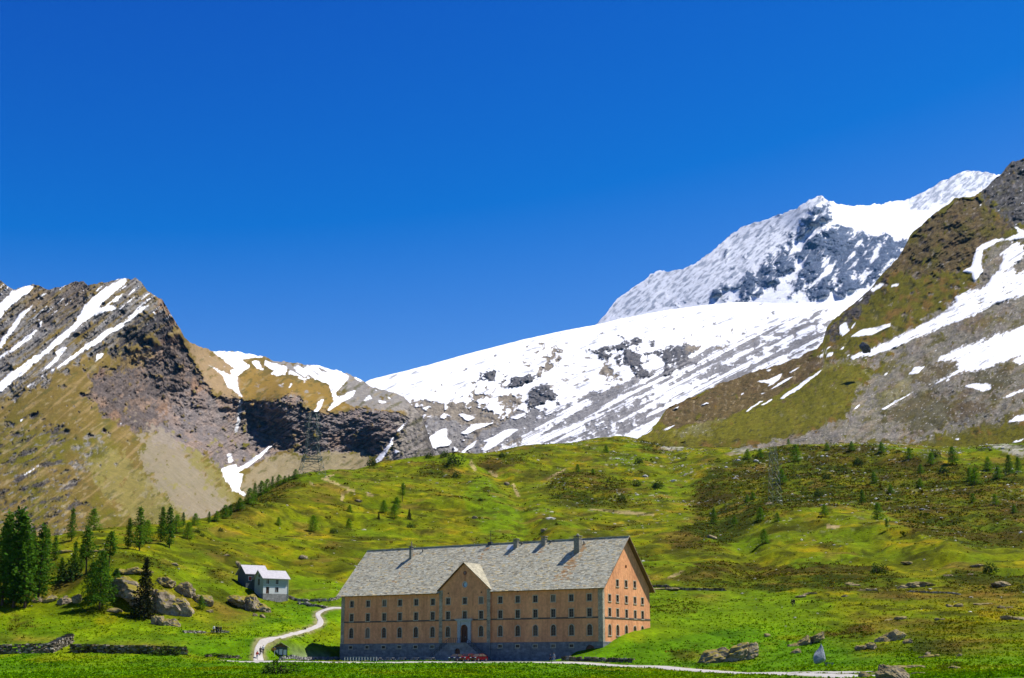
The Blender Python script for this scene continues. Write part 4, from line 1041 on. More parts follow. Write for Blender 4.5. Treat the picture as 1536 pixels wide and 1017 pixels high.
base.add([(-.08, -.08, -4), (-.08, WID, -4), (-.08, WID, ZB), (-.08, -.08, ZB)], [(0,1,2,3)])
base.build("basement_wall", M_BASE, H)
m = MB(); m.add([(u, .16, z) for u, z in arch_lp], [tuple(range(len(arch_lp)))]); m.build("cellar_gate", M_DOOR, H)
# string course
m = MB()
for u0, u1, v in ((.9, ub0 - .002, -.09), (ub1 + .002, LEN - 1.0, -.09), (ub0 + .75, umid - 2.3, -PJ - .09), (umid + 2.3, ub1 - .75, -PJ - .09)): m.box(u0, u1, v, v + .088, ZS - .16, ZS + .16)
m.box(LEN + .002, LEN + .09, .9, WID, ZS - .14, ZS + .14)
m.build("string_course", noisy_mat("dark_stone_band", (.13, .105, .085), .25, 2, None, .9, .1), H)
# quoins
rng = random.Random(5)
def quoin(u0, u1, v, both=False):
    m = MB(); z = ZB; i = 0
    while z < ZE - .1:
        hgt = min(rng.uniform(.5, .85), ZE - z); e = rng.uniform(-.06, .06); g = rng.uniform(.75, 1.2); m.cur = (g, g, g)
        m.box(u0 - (0 if u0 < .2 else max(e, 0)), u1 + max(e, 0), v - .06 - .01 * (i % 2), v - .002, z, z + hgt - .02)
        if both: m.box(LEN + .002, LEN + .06 + .01 * (i % 2), v - .06, .75 + e, z, z + hgt - .02)
        z += hgt; i += 1
    m.build("quoin", M_QUOIN, H)
M_QUOIN = noisy_mat("quoin_stone", (.38, .33, .235), .3, 1.6, 6, .9, .15, .03, attr=True)
quoin(0, .95, 0); quoin(ub0, ub0 + .85, -PJ); quoin(ub1 - .85, ub1, -PJ); quoin(LEN - 1.0, LEN, 0, True)

# ---- roof of overlapping stone slabs
OV, OG, TH = .75, .95, .16
cosp = 1 / math.hypot(1, TANP)
def slabs(m, ulo, uhi, v_eave, v_top, side, stains, skip=None, rows=44):
    """side +1: front slope"""
    Ls = (v_top - v_eave) / cosp
    r = random.Random(17 + int(side * 3))
    for i in range(rows):
        s0 = Ls * i / rows; s1 = Ls * (i + 1.28) / rows; s1 = min(s1, Ls)
        u = ulo - r.uniform(0, .4)
        while u < uhi:
            w = r.uniform(.28, .95); ua_, ub_ = max(u, ulo), min(u + w - .02, uhi); u += w
            if ub_ - ua_ < .1: continue
            vm = v_eave + (s0 + s1) / 2 * cosp
            if skip and skip((ua_ + ub_) / 2, vm): continue
            g = r.gauss(.44, .055); t = r.random()
            c = (g * 1.0, g * .98, g * .90) if t < .7 else (g * .95, g * .99, g * 1.0)
            if r.random() < .10: c = (g * .62, g * .6, g * .55)
            if r.random() < .06: c = (.50, .43, .30)
            for (su, sv, ln, wd, k) in stains:
                d = sv - vm
                if -.6 < d < ln and abs((ua_ + ub_) / 2 - su + .12 * d) < wd * (1 + .15 * d) and r.random() < k * (1 - max(d, 0) / ln * .6):
                    q = r.uniform(.3, .8); c = tuple(a * (1 - q) + b * q for a, b in zip(c, (.38, .20, .07)))
            m.cur = c
            lift = .035 + r.uniform(0, .03); j = r.uniform(-.05, .05)
            def pt(uu, s, d):
                v = v_eave + (s + (j if s > 0 and s < Ls - .01 else 0)) * cosp
                z = ZE + TANP * v
                if side < 0: v = WID - v
                nv = -math.sin(math.atan(TANP)) * (1 if side > 0 else -1)
                return (uu, v + nv * d, z + cosp * d)
            m.add([pt(ua_, s0, TH + lift), pt(ub_, s0, TH + lift), pt(ub_, s1, TH + .008), pt(ua_, s1, TH + .008),
                   pt(ua_, s0, TH - .02), pt(ub_, s0, TH - .02)], [(0, 1, 2, 3), (4, 5, 1, 0), (4, 0, 3), (5, 2, 1)])
def roof_uv(px, py):
    """roof place on the front slope under a photo point"""
    a, h = ray(px, py); a, h = float(a), float(h)
    best = None
    for k in range(400):
        v = -OV + (WID/2 + OV) * k / 399
        Y = (v + P_L.x * NB.x + P_L.y * NB.y) / (a * NB.x + NB.y)
        e = h * Y - PAD - (ZE + TANP * v)
        if best is None or abs(e) < best[0]: best = (abs(e), (a * Y - P_L.x) * DIR.x + (Y - P_L.y) * DIR.y, v)
    return best[1], best[2]
CH = []
for px, py, wx_, hgt, nm in ((616.5, 838.5, .62, 2.3, "slim"), (774.5, 820.5, .95, 1.2, "small"), (816.5, 817, .95, 1.2, "small"), (867, 826.5, 1.3, 2.6, "big")):
    u, v = roof_uv(px, py); CH.append((u, v, wx_, hgt, nm))
stains = []
for (u, v, w, hh_, nm) in CH:
    if nm == "big": stains.append((u + .5, v + .8, 8.0, .95, .75)); stains.append((u + .1, v - .5, 6, .5, .5))
    elif nm == "slim": stains.append((u + .6, v + .6, 6.5, .5, .45))
    else: stains.append((u + .3, v + .4, 3.2, .6, .25))
us, vs_ = roof_uv(735, 818); stains.append((us, vs_ + .2, 4.0, .5, .4))
vb_a = (APEX - ZE) / TANP
um = (ub0 + ub1) / 2
def in_dormer(u, v):
    if v > vb_a + .3: return False
    f = (APEX - (ZE + TANP * max(v, 0))) / (APEX - ZE)
    return abs(u - um) < (ub1 - ub0) / 2 * f - .25
roof = MB()
slabs(roof, -OG, LEN + OG, -OV, WID / 2 + .05, 1, stains, in_dormer)
slabs(roof, -OG, LEN + OG, -OV, WID / 2 + .05, -1, [], None, 14)
roof.cur = (.33, .32, .29)
k = 0; u = -OG
while u < LEN + OG:                                 # ridge stones
    w = rng.uniform(.8, 1.5); g = rng.uniform(.3, .5); roof.cur = (g, g * .98, g * .9)
    roof.box(u, min(u + w - .02, LEN + OG), WID/2 - .28, WID/2 + .28, ZR + TH/cosp - .12, ZR + TH/cosp + .06 + rng.uniform(0, .05)); u += w
# central gable roof
hw = (ub1 - ub0) / 2 + .35; zv = ZE - .25; vf = -PJ - .55
sl = (APEX - zv) / hw
rows = 20
rr = random.Random(3)
for sgn in (-1, 1):
    for i in range(rows):
        f0, f1 = i / rows, (i + 1.25) / rows; f1 = min(f1, 1)
        z0 = zv + (APEX - zv) * f0; z1 = zv + (APEX - zv) * f1
        vend = max(0, (z0 - ZE) / TANP) + .35
        v = vf
        while v < vend:
            w = rr.uniform(.5, 1.1); ve = min(v + w - .02, vend)
            g = rr.uniform(.27, .40); roof.cur = (g, g * .98, g * .9)
            d = .17 + rr.uniform(0, .03)
            x0 = um + sgn * hw * (1 - f0); x1 = um + sgn * hw * (1 - f1)
            roof.add([(x0, v, z0 + d), (x0, ve, z0 + d), (x1, ve, z1 + d - .03), (x1, v, z1 + d - .03), (x0, v, z0 + d - .08), (x0, ve, z0 + d - .08)], [(0,1,2,3), (4,5,1,0), (4,0,3), (5,2,1)]); v += w
roof_o = roof.build("roof", M_SLATE, H)
# boards under the slabs
m = MB()
for side, ul, uh, vl in ((1, -OG, ub0 - .2, -OV), (1, ub1 + .2, LEN + OG, -OV), (1, ub0 - .199, ub1 + .199, 2.5), (-1, -OG, LEN + OG, -OV)):
    pts = []
    for u in (ul, uh):
        for v, d in ((vl, .0), (WID/2, .0), (WID/2, TH - .03), (vl, TH - .03)):
            z = ZE + TANP * v + d / cosp; pts.append((u, v if side > 0 else WID - v, z + .01))
    m.add(pts, [(0,1,2,3), (4,5,6,7), (0,1,5,4), (1,2,6,5), (2,3,7,6), (3,0,4,7)])
for sgn in (-1, 1):
    A = [(um, vf, APEX), (um, vb_a + .6, APEX), (um + sgn * hw, .3, zv), (um + sgn * hw, vf, zv)]
    m.add(A + [(x, y, z + .14) for x, y, z in A], [(0,1,2,3), (4,5,6,7), (0,1,5,4), (1,2,6,5), (2,3,7,6), (3,0,4,7)])
m.build("eave_boards", M_EAVE, H)
# chimneys, aerial, skylight
M_CHIM = noisy_mat("chimney_masonry", (.27, .25, .20), .3, 2.5, 8, .9, .1, .03)
for (u, v, w, hgt, nm) in CH:
    z = ZE + TANP * v; m = MB(); zt = z + hgt
    m.box(u - w/2, u + w/2, v - w/2, v + w/2, z - 1.2, zt)
    m.box(u - w/2 - .09, u + w/2 + .09, v - w/2 - .09, v + w/2 + .09, zt, zt + .14)
    for a in (-1, 1):
        for b in (-1, 1): m.box(u + a*w*.36 - .09, u + a*w*.36 + .09, v + b*w*.36 - .09, v + b*w*.36 + .09, zt + .14, zt + .5)
    m.box(u - w/2 - .14, u + w/2 + .14, v - w/2 - .14, v + w/2 + .14, zt + .5, zt + .62)
    if nm == "slim": m.tube([(u + .1, v, zt + .6), (u + .1, v, zt + 1.7)], .12, 8)
    if nm == "big": m.lathe([(.38, zt + .6), (.3, zt + .9), (.05, zt + 1.1)], u, v, 10)
    ch = m.build("chimney", M_CHIM, roof_o)
u, v = roof_uv(735.5, 816); z = ZE + TANP * v
m = MB(); m.box(u - .45, u + .45, v - .4, v + .4, z - .3, z + .62); m.tube([(u + .1, v, z), (u + .1, v, z + 3.2)], .055, 6)
for dz, l_ in ((2.9, .55), (2.5, .8), (2.1, .8)): m.bar((u + .1 - l_, v, z + dz), (u + .1 + l_, v, z + dz), .05)
m.build("aerial", M_DARK, roof_o)
u, v = roof_uv(766, 822.5); z = ZE + TANP * v
m = MB(); m.add([(u-.9, v-.6, z-.6*TANP+.32), (u+.9, v-.6, z-.6*TANP+.32), (u+.9, v+.5, z+.5*TANP+.34), (u-.9, v+.5, z+.5*TANP+.34)] + [(u-.9, v-.6, z-.6*TANP), (u+.9, v-.6, z-.6*TANP), (u+.9, v+.5, z+.5*TANP), (u-.9, v+.5, z+.5*TANP)], [(0,1,2,3), (0,1,5,4), (1,2,6,5), (2,3,7,6), (3,0,4,7)])
m.build("skylight", M_PALEMETAL, roof_o)
for px, py, hh_ in ((634, 829.5, .8), (783, 818.5, .6), (826, 815.5, .6), (876, 818, .8)):
    u, v = roof_uv(px, py); z = ZE + TANP * v
    m = MB(); m.tube([(u, v, z - .1), (u, v, z + hh_)], .13, 8); m.lathe([(.22, z + hh_ - .02), (.05, z + hh_ + .16)], u, v, 8); m.build("flue_pipe", M_DARK, roof_o)

# ---- portal, door, stair
m = MB()
for s in (-1, 1):
    x0, x1 = (umid - 1.75, umid - 1.0) if s < 0 else (umid + 1.0, umid + 1.75)
    m.box(x0, x1, -PJ - .3, -PJ - .003, ZB, zd1 + .75)
    m.box(x0 - .1, x1 + .1, -PJ - .38, -PJ - .301, ZB, ZB + .5)
    m.box(x0 - .08, x1 + .08, -PJ - .36, -PJ - .301, zd1 + .45, zd1 + .75)
top_lp = [(umid - 1.0, zd1 - .95), (umid - 1.0, zd1 + .75), (umid + 1.0, zd1 + .75), (umid + 1.0, zd1 - .95)] + [(umid + .95 * math.cos(t), zd1 - .95 + .95 * math.sin(t)) for t in [math.pi * k / 10 for k in range(11)]]
m.add([(x, -PJ - .2, z) for x, z in top_lp], [tuple(range(len(top_lp)))])
m.box(umid - 2.05, umid + 2.05, -PJ - .5, -PJ - .003, zd1 + .752, zd1 + 1.0)
m.box(umid - 2.25, umid + 2.25, -PJ - .65, -PJ - .003, zd1 + 1.002, zd1 + 1.2)
m.build("portal_surround", M_PORTAL, H)
m = MB(); d = [(x, -PJ + .22, z) for x, z in door_lp]; m.add(d, [tuple(range(len(d)))])
m.box(umid - .04, umid + .04, -PJ + .14, -PJ + .21, ZB + .05, zd1 - .95); m.box(umid - .9, umid + .9, -PJ + .15, -PJ + .21, zd1 - 1.02, zd1 - .9)
for s in (-1, 1):
    for z0, z1 in ((.25, 1.0), (1.2, 2.1)): m.box(umid + s*.48 - .3, umid + s*.48 + .3, -PJ + .17, -PJ + .215, ZB + z0, ZB + z1)
dr = m.build("door", M_DOOR, H)
m = MB(); m.tube([(umid + .12, -PJ + .05, ZB + 1.1), (umid + .12, -PJ + .05, ZB + 1.35)], .03, 6); m.build("handle", M_PALEMETAL, dr)
m = MB(); m.add([(u, -PJ + .2, z) for u, z in disc(*r_lo, .52)], [tuple(range(16))]); rw = MB()
dl = disc(0, 0, .52); dlo = disc(0, 0, .68)
rw.add([(r_lo[0]+a, -PJ-.05, r_lo[1]+b) for a, b in dl] + [(r_lo[0]+a, -PJ-.05, r_lo[1]+b) for a, b in dlo] + [(r_lo[0]+a, -PJ, r_lo[1]+b) for a, b in dlo], [(i, (i+1) % 16, 16+(i+1) % 16, 16+i) for i in range(16)] + [(16+i, 16+(i+1) % 16, 32+(i+1) % 16, 32+i) for i in range(16)])
rwo = rw.build("round_window", M_PORTAL, H)
M_BLUEG, _n, _l, _b = new_mat("pale_round_glass", .2, .5); _b.inputs["Base Color"].default_value = (.20, .36, .50, 1)
m.build("pane", M_BLUEG, rwo)
m = MB(); m.add([(u, -PJ - .07, z) for u, z in disc(*r_up, .46)] + [(u, -PJ, z) for u, z in disc(*r_up, .46)], [tuple(range(16))] + [(i, (i+1) % 16, 16+(i+1) % 16, 16+i) for i in range(16)])
med = m.build("medallion", noisy_mat("red_brown_medallion", (.28, .10, .06), .35, 5, None, .8, .2), H)
m = MB(); m.box(r_up[0]-.05, r_up[0]+.05, -PJ-.12, -PJ-.071, r_up[1]-.3, r_up[1]+.3).box(r_up[0]-.24, r_up[0]+.24, -PJ-.115, -PJ-.071, r_up[1]+.02, r_up[1]+.12); m.build("cross", M_STONE, med)
m = MB(); m.box(umid - .1, umid + .1, -PJ - .03, -PJ - .002, r_lo[1] + .72, r_up[1] - .5); m.build("inscription_strip", noisy_mat("faded_red_paint", (.55, .21, .10), .2, 4), H)
# double stair
M_STAIR = masonry("stair_masonry", (.22, .23, .235), (.15, .16, .17), (.19, .19, .185), 1.0, .7, .34)
st = MB(); yb = -PJ - .08; yf = yb - 2.6; zt = ZB - .02; hw_ = 2.3; run = 5.0
sb = bpy.data.objects
prof = [(umid - hw_ - run, -.8), (umid + hw_ + run, -.8), (umid + hw_ + run, .25), (umid + hw_, zt), (umid - hw_, zt), (umid - hw_ - run, .25)]
dlp = arch(umid + .0, 1.5, -.2, 2.7)
st.wall(prof, [dlp], lambda u, z, d: (u, yf + d, z), .4)
nst = 24
for s in (-1, 1):
    for i in range(nst):
        x0 = umid + s * (hw_ + run * i / nst); x1 = umid + s * (hw_ + run * (i + 1) / nst); z = zt - (zt - .15) * (i + .6) / nst
        st.box(min(x0, x1), max(x0, x1), yf + .3, yb, -.8, z)
st.box(umid - hw_, umid + hw_, yf + .31, yb, 2.75, zt - .02)
st.box(umid - hw_ - .1, umid + hw_ + .1, yf - .12, yf - .003, zt - .2, zt + .02)
sto = st.build("staircase", M_STAIR, H)
m = MB(); m.add([(u, yf + .35, z) for u, z in dlp], [tuple(range(len(dlp)))]); m.build("lower_door", M_DOOR, sto)
m = MB()
for s in (-1, 1):
    P0 = Vector((umid + s * hw_, yf + .12, zt)); P1 = Vector((umid + s * (hw_ + run), yf + .12, .25))
    for i in range(9):
        p = P0.lerp(P1, i / 8); m.bar(p, p + Vector((0, 0, 1.0)), .05)
    m.bar(P0 + Vector((0, 0, 1.0)), P1 + Vector((0, 0, 1.0)), .06); m.bar(P0 + Vector((0, 0, .55)), P1 + Vector((0, 0, .55)), .04)
for i in range(9):
    x = umid - hw_ + 2 * hw_ * i / 8; m.bar((x, yf + .12, zt), (x, yf + .12, zt + 1.0), .05)
m.bar((umid - hw_, yf + .12, zt + 1.0), (umid + hw_, yf + .12, zt + 1.0), .06)
m.build("stair_railing", M_DARK, sto)
# ------------------------------------------------------------------ trees
def foliage_mat(name, c1, c2, trans=.35):
    m = bpy.data.materials.new(name); m.use_nodes = True
    n, l = m.node_tree.nodes, m.node_tree.links
    n.remove(n["Principled BSDF"])
    at_ = N(n, "ShaderNodeAttribute", attribute_name="Col")
    oi = n.new("ShaderNodeObjectInfo")
    r = ramp(n, l, oi.outputs["Random"], [(0, c1), (1, c2)])
    c = mul_col(n, l, at_.outputs["Color"], r.outputs[0])
    d = n.new("ShaderNodeBsdfDiffuse"); t = n.new("ShaderNodeBsdfTranslucent"); mx = n.new("ShaderNodeMixShader"); mx.inputs[0].default_value = trans
    l.new(c, d.inputs[0]); l.new(c, t.inputs[0]); l.new(d.outputs[0], mx.inputs[1]); l.new(t.outputs[0], mx.inputs[2])
    l.new(mx.outputs[0], n["Material Output"].inputs[0])
    return m
M_LARCH = foliage_mat("larch_needles", (.060, .150, .008), (.130, .235, .010), .45)
M_LARCH_OLD = foliage_mat("old_larch_needles", (.045, .115, .009), (.092, .178, .012), .42)
M_SPRUCE = foliage_mat("spruce_needles", (.022, .026, .010), (.030, .034, .012), .15)
M_BUSH = foliage_mat("shrub_leaves", (.030, .060, .010), (.065, .100, .014), .25)
M_BARK = noisy_mat("larch_bark", (.085, .060, .042), .35, 3, None, .95, .05, .02, (1, 1, .3))

def leaf_quads(P, size, r, flat=.5):
    """small randomly turned leaf faces at the points P"""
    n = len(P)
    a = r.normal(size=(n, 3)); a[:, 2] *= flat; a /= np.linalg.norm(a, axis=1)[:, None]
    b = np.cross(a, r.normal(size=(n, 3))); b /= np.linalg.norm(b, axis=1)[:, None]
    s = (size * r.uniform(.6, 1.3, n))[:, None]
    V = np.stack([P - a * s - b * s * .5, P + a * s * .2 - b * s * .7, P + a * s + b * s * .3, P - a * s * .1 + b * s * .7], 1)
    return V.reshape(-1, 3), np.arange(4 * n).reshape(n, 4)

def conifer_meshes(seed, kind):
    """a tree one metre tall: crown and trunk meshes"""
    r = np.random.default_rng(seed)
    R = {"larch": .21, "young": .34, "tall": .17, "spruce": .25, "broad": .30}[kind]
    z0 = {"larch": .10, "young": .02, "tall": .34, "spruce": .03, "broad": .10}[kind]
    nb = {"larch": 120, "young": 150, "tall": 85, "spruce": 170, "broad": 140}[kind]
    pw = {"larch": .75, "young": .58, "tall": .6, "spruce": .95, "broad": .6}[kind]
    pts = []; shade = []; limbs = MB()
    lean = r.normal(0, .015, 2)
    asym = r.uniform(0, 6.28); 
    for i in range(nb):
        t = (i + r.uniform(0, 1)) / nb
        z = z0 + (1 - z0) * t
        rad = R * (1 - t) ** pw * r.uniform(.55, 1.12) + .012
        if kind in ("larch", "tall") and t < .25: rad *= .45 + 2.2 * t
        az = i * 2.399 + r.uniform(-.5, .5); rad *= 1 + .22 * math.cos(az - asym)
        up = {"larch": .10, "young": .35, "tall": .12, "spruce": -.28, "broad": .15}[kind] * r.uniform(.5, 1.5) + .25 * (t ** 3)
        k = int(8 + 70 * rad)
        s = np.sort(r.uniform(.18, 1, k)) ** .8
        x = np.cos(az) * rad * s + lean[0] * z; y = np.sin(az) * rad * s + lean[1] * z
        zz = z + up * rad * s - .25 * rad * s ** 2
        p = np.stack([x, y, zz], 1) + r.normal(0, .011, (k, 3)) * (1 + s[:, None])
        pts.append(p); shade.append(np.full(k, r.uniform(.65, 1.35)) * r.uniform(.8, 1.2, k))
        if i % 3 == 0 and kind != "young":
            e = p[int(k * .7)]
            limbs.tube([(lean[0] * z, lean[1] * z, z), tuple(e)], [.004, .0015], 4, False)
    P = np.concatenate(pts); S = np.concatenate(shade)
    V, Fq = leaf_quads(P, {"spruce": .017}.get(kind, .0165), r, .55)
    cm = np_mesh("crown", V, Fq, np.repeat(S, 4)[:, None] * np.array([1, 1, 1.0]), smooth=False)
    cm.materials.append(M_SPRUCE if kind == "spruce" else M_LARCH if kind == "young" else M_LARCH_OLD)
    tr = limbs
    tr.tube([(0, 0, -.03), (0, 0, .05), (lean[0] * .5, lean[1] * .5, .5), (lean[0], lean[1], .99)], [.019, .014, .009, .001], 7)
    tm = tr.mesh("trunk", True); tm.materials.append(M_BARK)
    return cm, tm
def bush_meshes(seed):
    r = np.random.default_rng(seed)
    k = 420
    d = r.normal(size=(k, 3)); d[:, 2] = np.abs(d[:, 2]); d /= np.linalg.norm(d, axis=1)[:, None]
    lob = 1 + .3 * np.sin(3 * np.arctan2(d[:, 1], d[:, 0]) + r.uniform(0, 6)) + .2 * np.sin(7 * np.arctan2(d[:, 1], d[:, 0]))
    P = d * (r.uniform(.45, 1, k) ** .5 * lob)[:, None] * np.array([.62, .62, .92])
    V, Fq = leaf_quads(P, .075, r, .8)
    cm = np_mesh("foliage", V, Fq, np.repeat(r.uniform(.6, 1.4, k), 4)[:, None] * np.ones(3), smooth=False); cm.materials.append(M_BUSH)
    m = MB()
    for i in range(5):
        a = i * 1.3; m.tube([(0, 0, -.1), (.3 * math.cos(a), .3 * math.sin(a), .6)], [.035, .01], 5)
    tm = m.mesh("stem", True); tm.materials.append(M_BARK)
    return cm, tm
KIND = {"larch": [conifer_meshes(s, "larch") for s in (1, 2, 3)], "young": [conifer_meshes(s, "young") for s in (11, 12, 13)], "tall": [conifer_meshes(s, "tall") for s in (21, 22)],
        "spruce": [conifer_meshes(31, "spruce")], "broad": [conifer_meshes(s, "broad") for s in (41, 42)], "bush": [bush_meshes(s) for s in (51, 52)]}
NAMES = {"larch": "larch_tree", "young": "young_larch", "tall": "larch_tree", "spruce": "spruce_tree", "broad": "larch_tree", "bush": "shrub"}
GROUPS = {"forest": "larches of the forest edge on the left", "crest": "larches along the left hill crest", "hill": "small larches scattered on the hill behind the hospice", "right": "young larches on the dark right hillside", "skyline": "larches on the hill skyline"}
_tn = [0]
def tree(px, pb, pt, kind, label, group, widen=1.0, base=None):
    p = base or drop(px, pb)
    a, h = ray(px, pt)
    H_ = max(.6, float(h) * p.y - p.z)
    i = _tn[0]; _tn[0] += 1
    cm, tm = KIND[kind][i % len(KIND[kind])]
    t = thing(NAMES[kind], label, "shrub" if kind == "bush" else "tree", p - Vector((0, 0, .02 * H_)), (i * 2.17) % 6.28, GROUPS.get(group, group))
    wk = widen * {'young': 1.25, 'larch': 1.08, 'tall': 1.15, 'broad': .95}.get(kind, 1.1)
    t.scale = (H_ * wk, H_ * wk, H_)
    c = link_mesh(cm.name.split(".")[0], cm, None, t); link_mesh(tm.name.split(".")[0], tm, None, t)
    return t
def Zp(sx, sy, s, x, y): return sx + x / s, sy + y / s

# forest edge, bottom left
for px, pb, pt, k, lab, w in [
 (3, 908, 767, "larch", "tall larch cut by the left photo edge at the forest front", 1),
 (20, 911, 761, "larch", "tallest larch of the left forest edge, its tip highest above the others", 1),
 (37, 912, 772, "larch", "larch at the forest front, next right of the tallest one", 1),
 (57, 901, 786, "larch", "rightmost larch of the dense left forest clump, its foot among low rocks", 1),
 (28, 866, 772, "larch", "larch rising behind the front row of the left forest clump", 1),
 (45, 884, 800, "larch", "shorter larch wedged between two taller ones in the left forest clump", 1),
 (9, 872, 784, "larch", "larch behind the front row close to the left photo edge", 1),
 (61, 884, 816, "larch", "low larch at the right flank of the forest clump, above the broken rock", 1),
 (28, 893, 802, "larch", "larch filling the gap just right of the tallest larch's trunk", 1),
 (12, 892, 806, "broad", "low broad larch between the edge larch and the tallest one", 1),
 (1, 853, 790, "larch", "larch deep in the forest, cut by the photo edge and behind the edge larch", 1),
 (50, 856, 795, "larch", "larch on the slope behind the rightmost larch of the clump", 1),
 (82, 840, 803, "larch", "small larch on the slope right of the lone larch by the forest clump", 1.2),
 (91, 872, 836, "larch", "small larch beside the round dark shrub on the open slope", 1.1),
 (158, 890, 838, "larch", "larch squeezed behind the wide bright green larch on its right", 1),
 (71, 829, 792, "larch", "lone larch on the slope just right of the left forest clump", 1.2),
 (107, 811, 762, "larch", "dark larch on the knoll crest above the open brown slope", 1),
 (141, 793, 763, "young", "bushy larch on the knoll crest between a dark larch and a tall pair", 1.2),
 (129, 861, 790, "tall", "thin larch with a long bare trunk in front of the knoll crest", 1.25),
 (111, 862, 812, "larch", "larch standing left of the thin bare-trunked larch", 1),
 (163, 850, 796, "tall", "bare-trunked larch with a round crown beside pale rocks", 1.5),
 (104, 872, 843, "bush", "round dark shrub under the larches on the open slope", .9),
 (122, 856, 815, "larch", "slender larch half hidden behind the thin bare-trunked larch", 1),
 (149, 914, 826, "broad", "wide bright green larch in front of the pale rock outcrop", 1.15),
 (137, 905, 842, "broad", "low larch tucked against the left side of the wide bright green larch", 1.0),
 (174, 894, 852, "broad", "short spreading larch between the wide larch and the dark spruce", 1.2),
 (192, 823, 777, "larch", "darker left one of the tall larch pair on the knoll", 1),
 (209, 826, 760, "larch", "tall right one of the larch pair on the knoll above the outcrop", 1.05),
 (219, 815, 780, "young", "small larch close behind the right side of the tall pair", 1),
 (241, 813, 760, "larch", "left one of the two dark larches above the outcrop's right end", 1),
 (254, 822, 759, "larch", "right and darker one of the two larches above the outcrop's right end", 1.05),
 (264, 800, 772, "young", "small larch right behind the two dark larches", 1.1),
 (281, 808, 783, "young", "bright young larch standing alone on the grass right of the dark larches", 1.2),
 (275, 790, 768, "larch", "larch at the fan foot behind the bright young larch", 1.1),
 (292, 788, 770, "young", "roundish larch where the left crest meets the scree fan", 1.3)]:
    tree(px, pb, pt, k, lab, "forest", w)
tree(216, 926, 836, "spruce", "dark brown spruce with a thin spire against the pale outcrop", "forest", 1.05)
tree(301, 914, 893, "young", "small dark green larch on the grass between outcrop and white house", "hill", 1.0)
tree(297, 799, 793, "bush", "tiny round shrub on the grass right of the bright young larch", "shrubs on the left hillside", 1.2)
tree(303, 805, 799, "bush", "lower tiny shrub on the grass beside a similar one near the left crest", "shrubs on the left hillside", 1.2)
# row on the left crest of the hill
_pos = ["lowest and leftmost tree of the row climbing the hill crest", "second tree up the crest row, close to the lowest one", "broad third tree of the crest row", "fourth tree of the crest row, above the broad one", "tall tree in the lower half of the crest row", "tree just below the middle of the crest row", "middle tree of the crest row with a pointed tip", "tree just above the middle of the crest row", "bushy tree in the upper half of the crest row", "dense tree of the crest row above a bushy one", "tree near the upper end of the row on the hill crest", "thin tree third from the pylon in the crest row", "low tree second from the pylon in the crest row", "dark tree touching the lattice pylon at the top of the crest row"]
for i, (zx, b, tp) in enumerate([(50,530,465),(88,517,462),(130,505,428),(168,488,424),(215,455,388),(263,425,335),(300,398,308),(333,378,296),(362,358,285),(397,340,272),(430,322,262),(462,308,268),(487,298,262),(522,285,232)]):
    px, pb = Zp(300, 640, 3.657, zx, b); pt = 640 + tp / 3.657
    tree(px, pb, pt, "young" if i % 3 else "larch", _pos[i], "crest", 1.25)
# trees on the open hill
for zx, b, tp, k, lab in [
 (615,575,485,"young","largest lone young larch left on the open hill above the white house"), (820,470,428,"young","small larch beside the grey boulder on the open hill"), (815,557,503,"young","young larch right below the small one near the grey boulder"),
 (1005,472,402,"young","left larch of the cluster on the hill above the slim chimney"), (980,508,470,"spruce","small dark spruce at the foot of the larch cluster on the hill"), (1065,505,425,"young","lower and largest larch of the cluster on the hill"), (1077,450,385,"young","upper larch of the cluster on the hill"),
 (1110,410,308,"tall","thin dead-looking tree above the larch cluster on the hill"), (1148,508,450,"spruce","lone dark pointed spruce right of the larch cluster"), (430,542,495,"young","pale young larch on the brownish left flank of the hill"),
 (945,217,175,"bush","shrub on the hill skyline at the foot of the long snow gully"), (1255,172,142,"bush","left of two round shrubs on the hill skyline under the snowfield"), (1342,167,132,"bush","right of two round shrubs on the hill skyline under the snowfield"), (1395,207,150,"bush","big dark shrub just below the skyline beside the brown earth scar"),
 (1405,277,243,"bush","dark round shrub below the big one near the earth scar"), (330,547,525,"bush","little shrub on the brown left flank of the hill"), (115,574,553,"bush","flat shrub at the bottom of the hill's left flank"), (730,584,556,"bush","dark shrub left of the young larch below the boulder"), (1155,555,525,"bush","dark shrub below the lone dark spruce")]:
    px, pb = Zp(300, 640, 3.657, zx, b); tree(px, pb, 640 + tp / 3.657, k, lab, "hill" if k != "bush" else "shrubs on the hill behind the hospice", 1.15)
for zx, b, tp, k, lab in [
 (425,162,128,"bush","small shrub high on the hill right of the earth scar"), (935,262,208,"young","young larch on the upper hill above the ridge of the roof"), (1040,282,238,"young","young larch right of a similar one on the upper hill"), (1350,202,163,"bush","dark round shrub near the zigzag path under the rocks"), (1335,357,318,"bush","dark shrub on the brown heath above the roof's right end"), (1470,372,335,"bush","wide dark shrub at the right of the brown heath"), (1235,452,418,"bush","dark shrub at the lower edge of the brown heath"), (1128,132,80,"young","larch standing on the skyline above the hospice's right half"), (275,460,438,"bush","tiny dark shrub on the bright grass left of the stream gully")]:
    px, pb = Zp(660, 650, 4.518, zx, b); tree(px, pb, 650 + tp / 4.518, k, lab, "hill" if k != "bush" else "shrubs on the hill behind the hospice", 1.15)
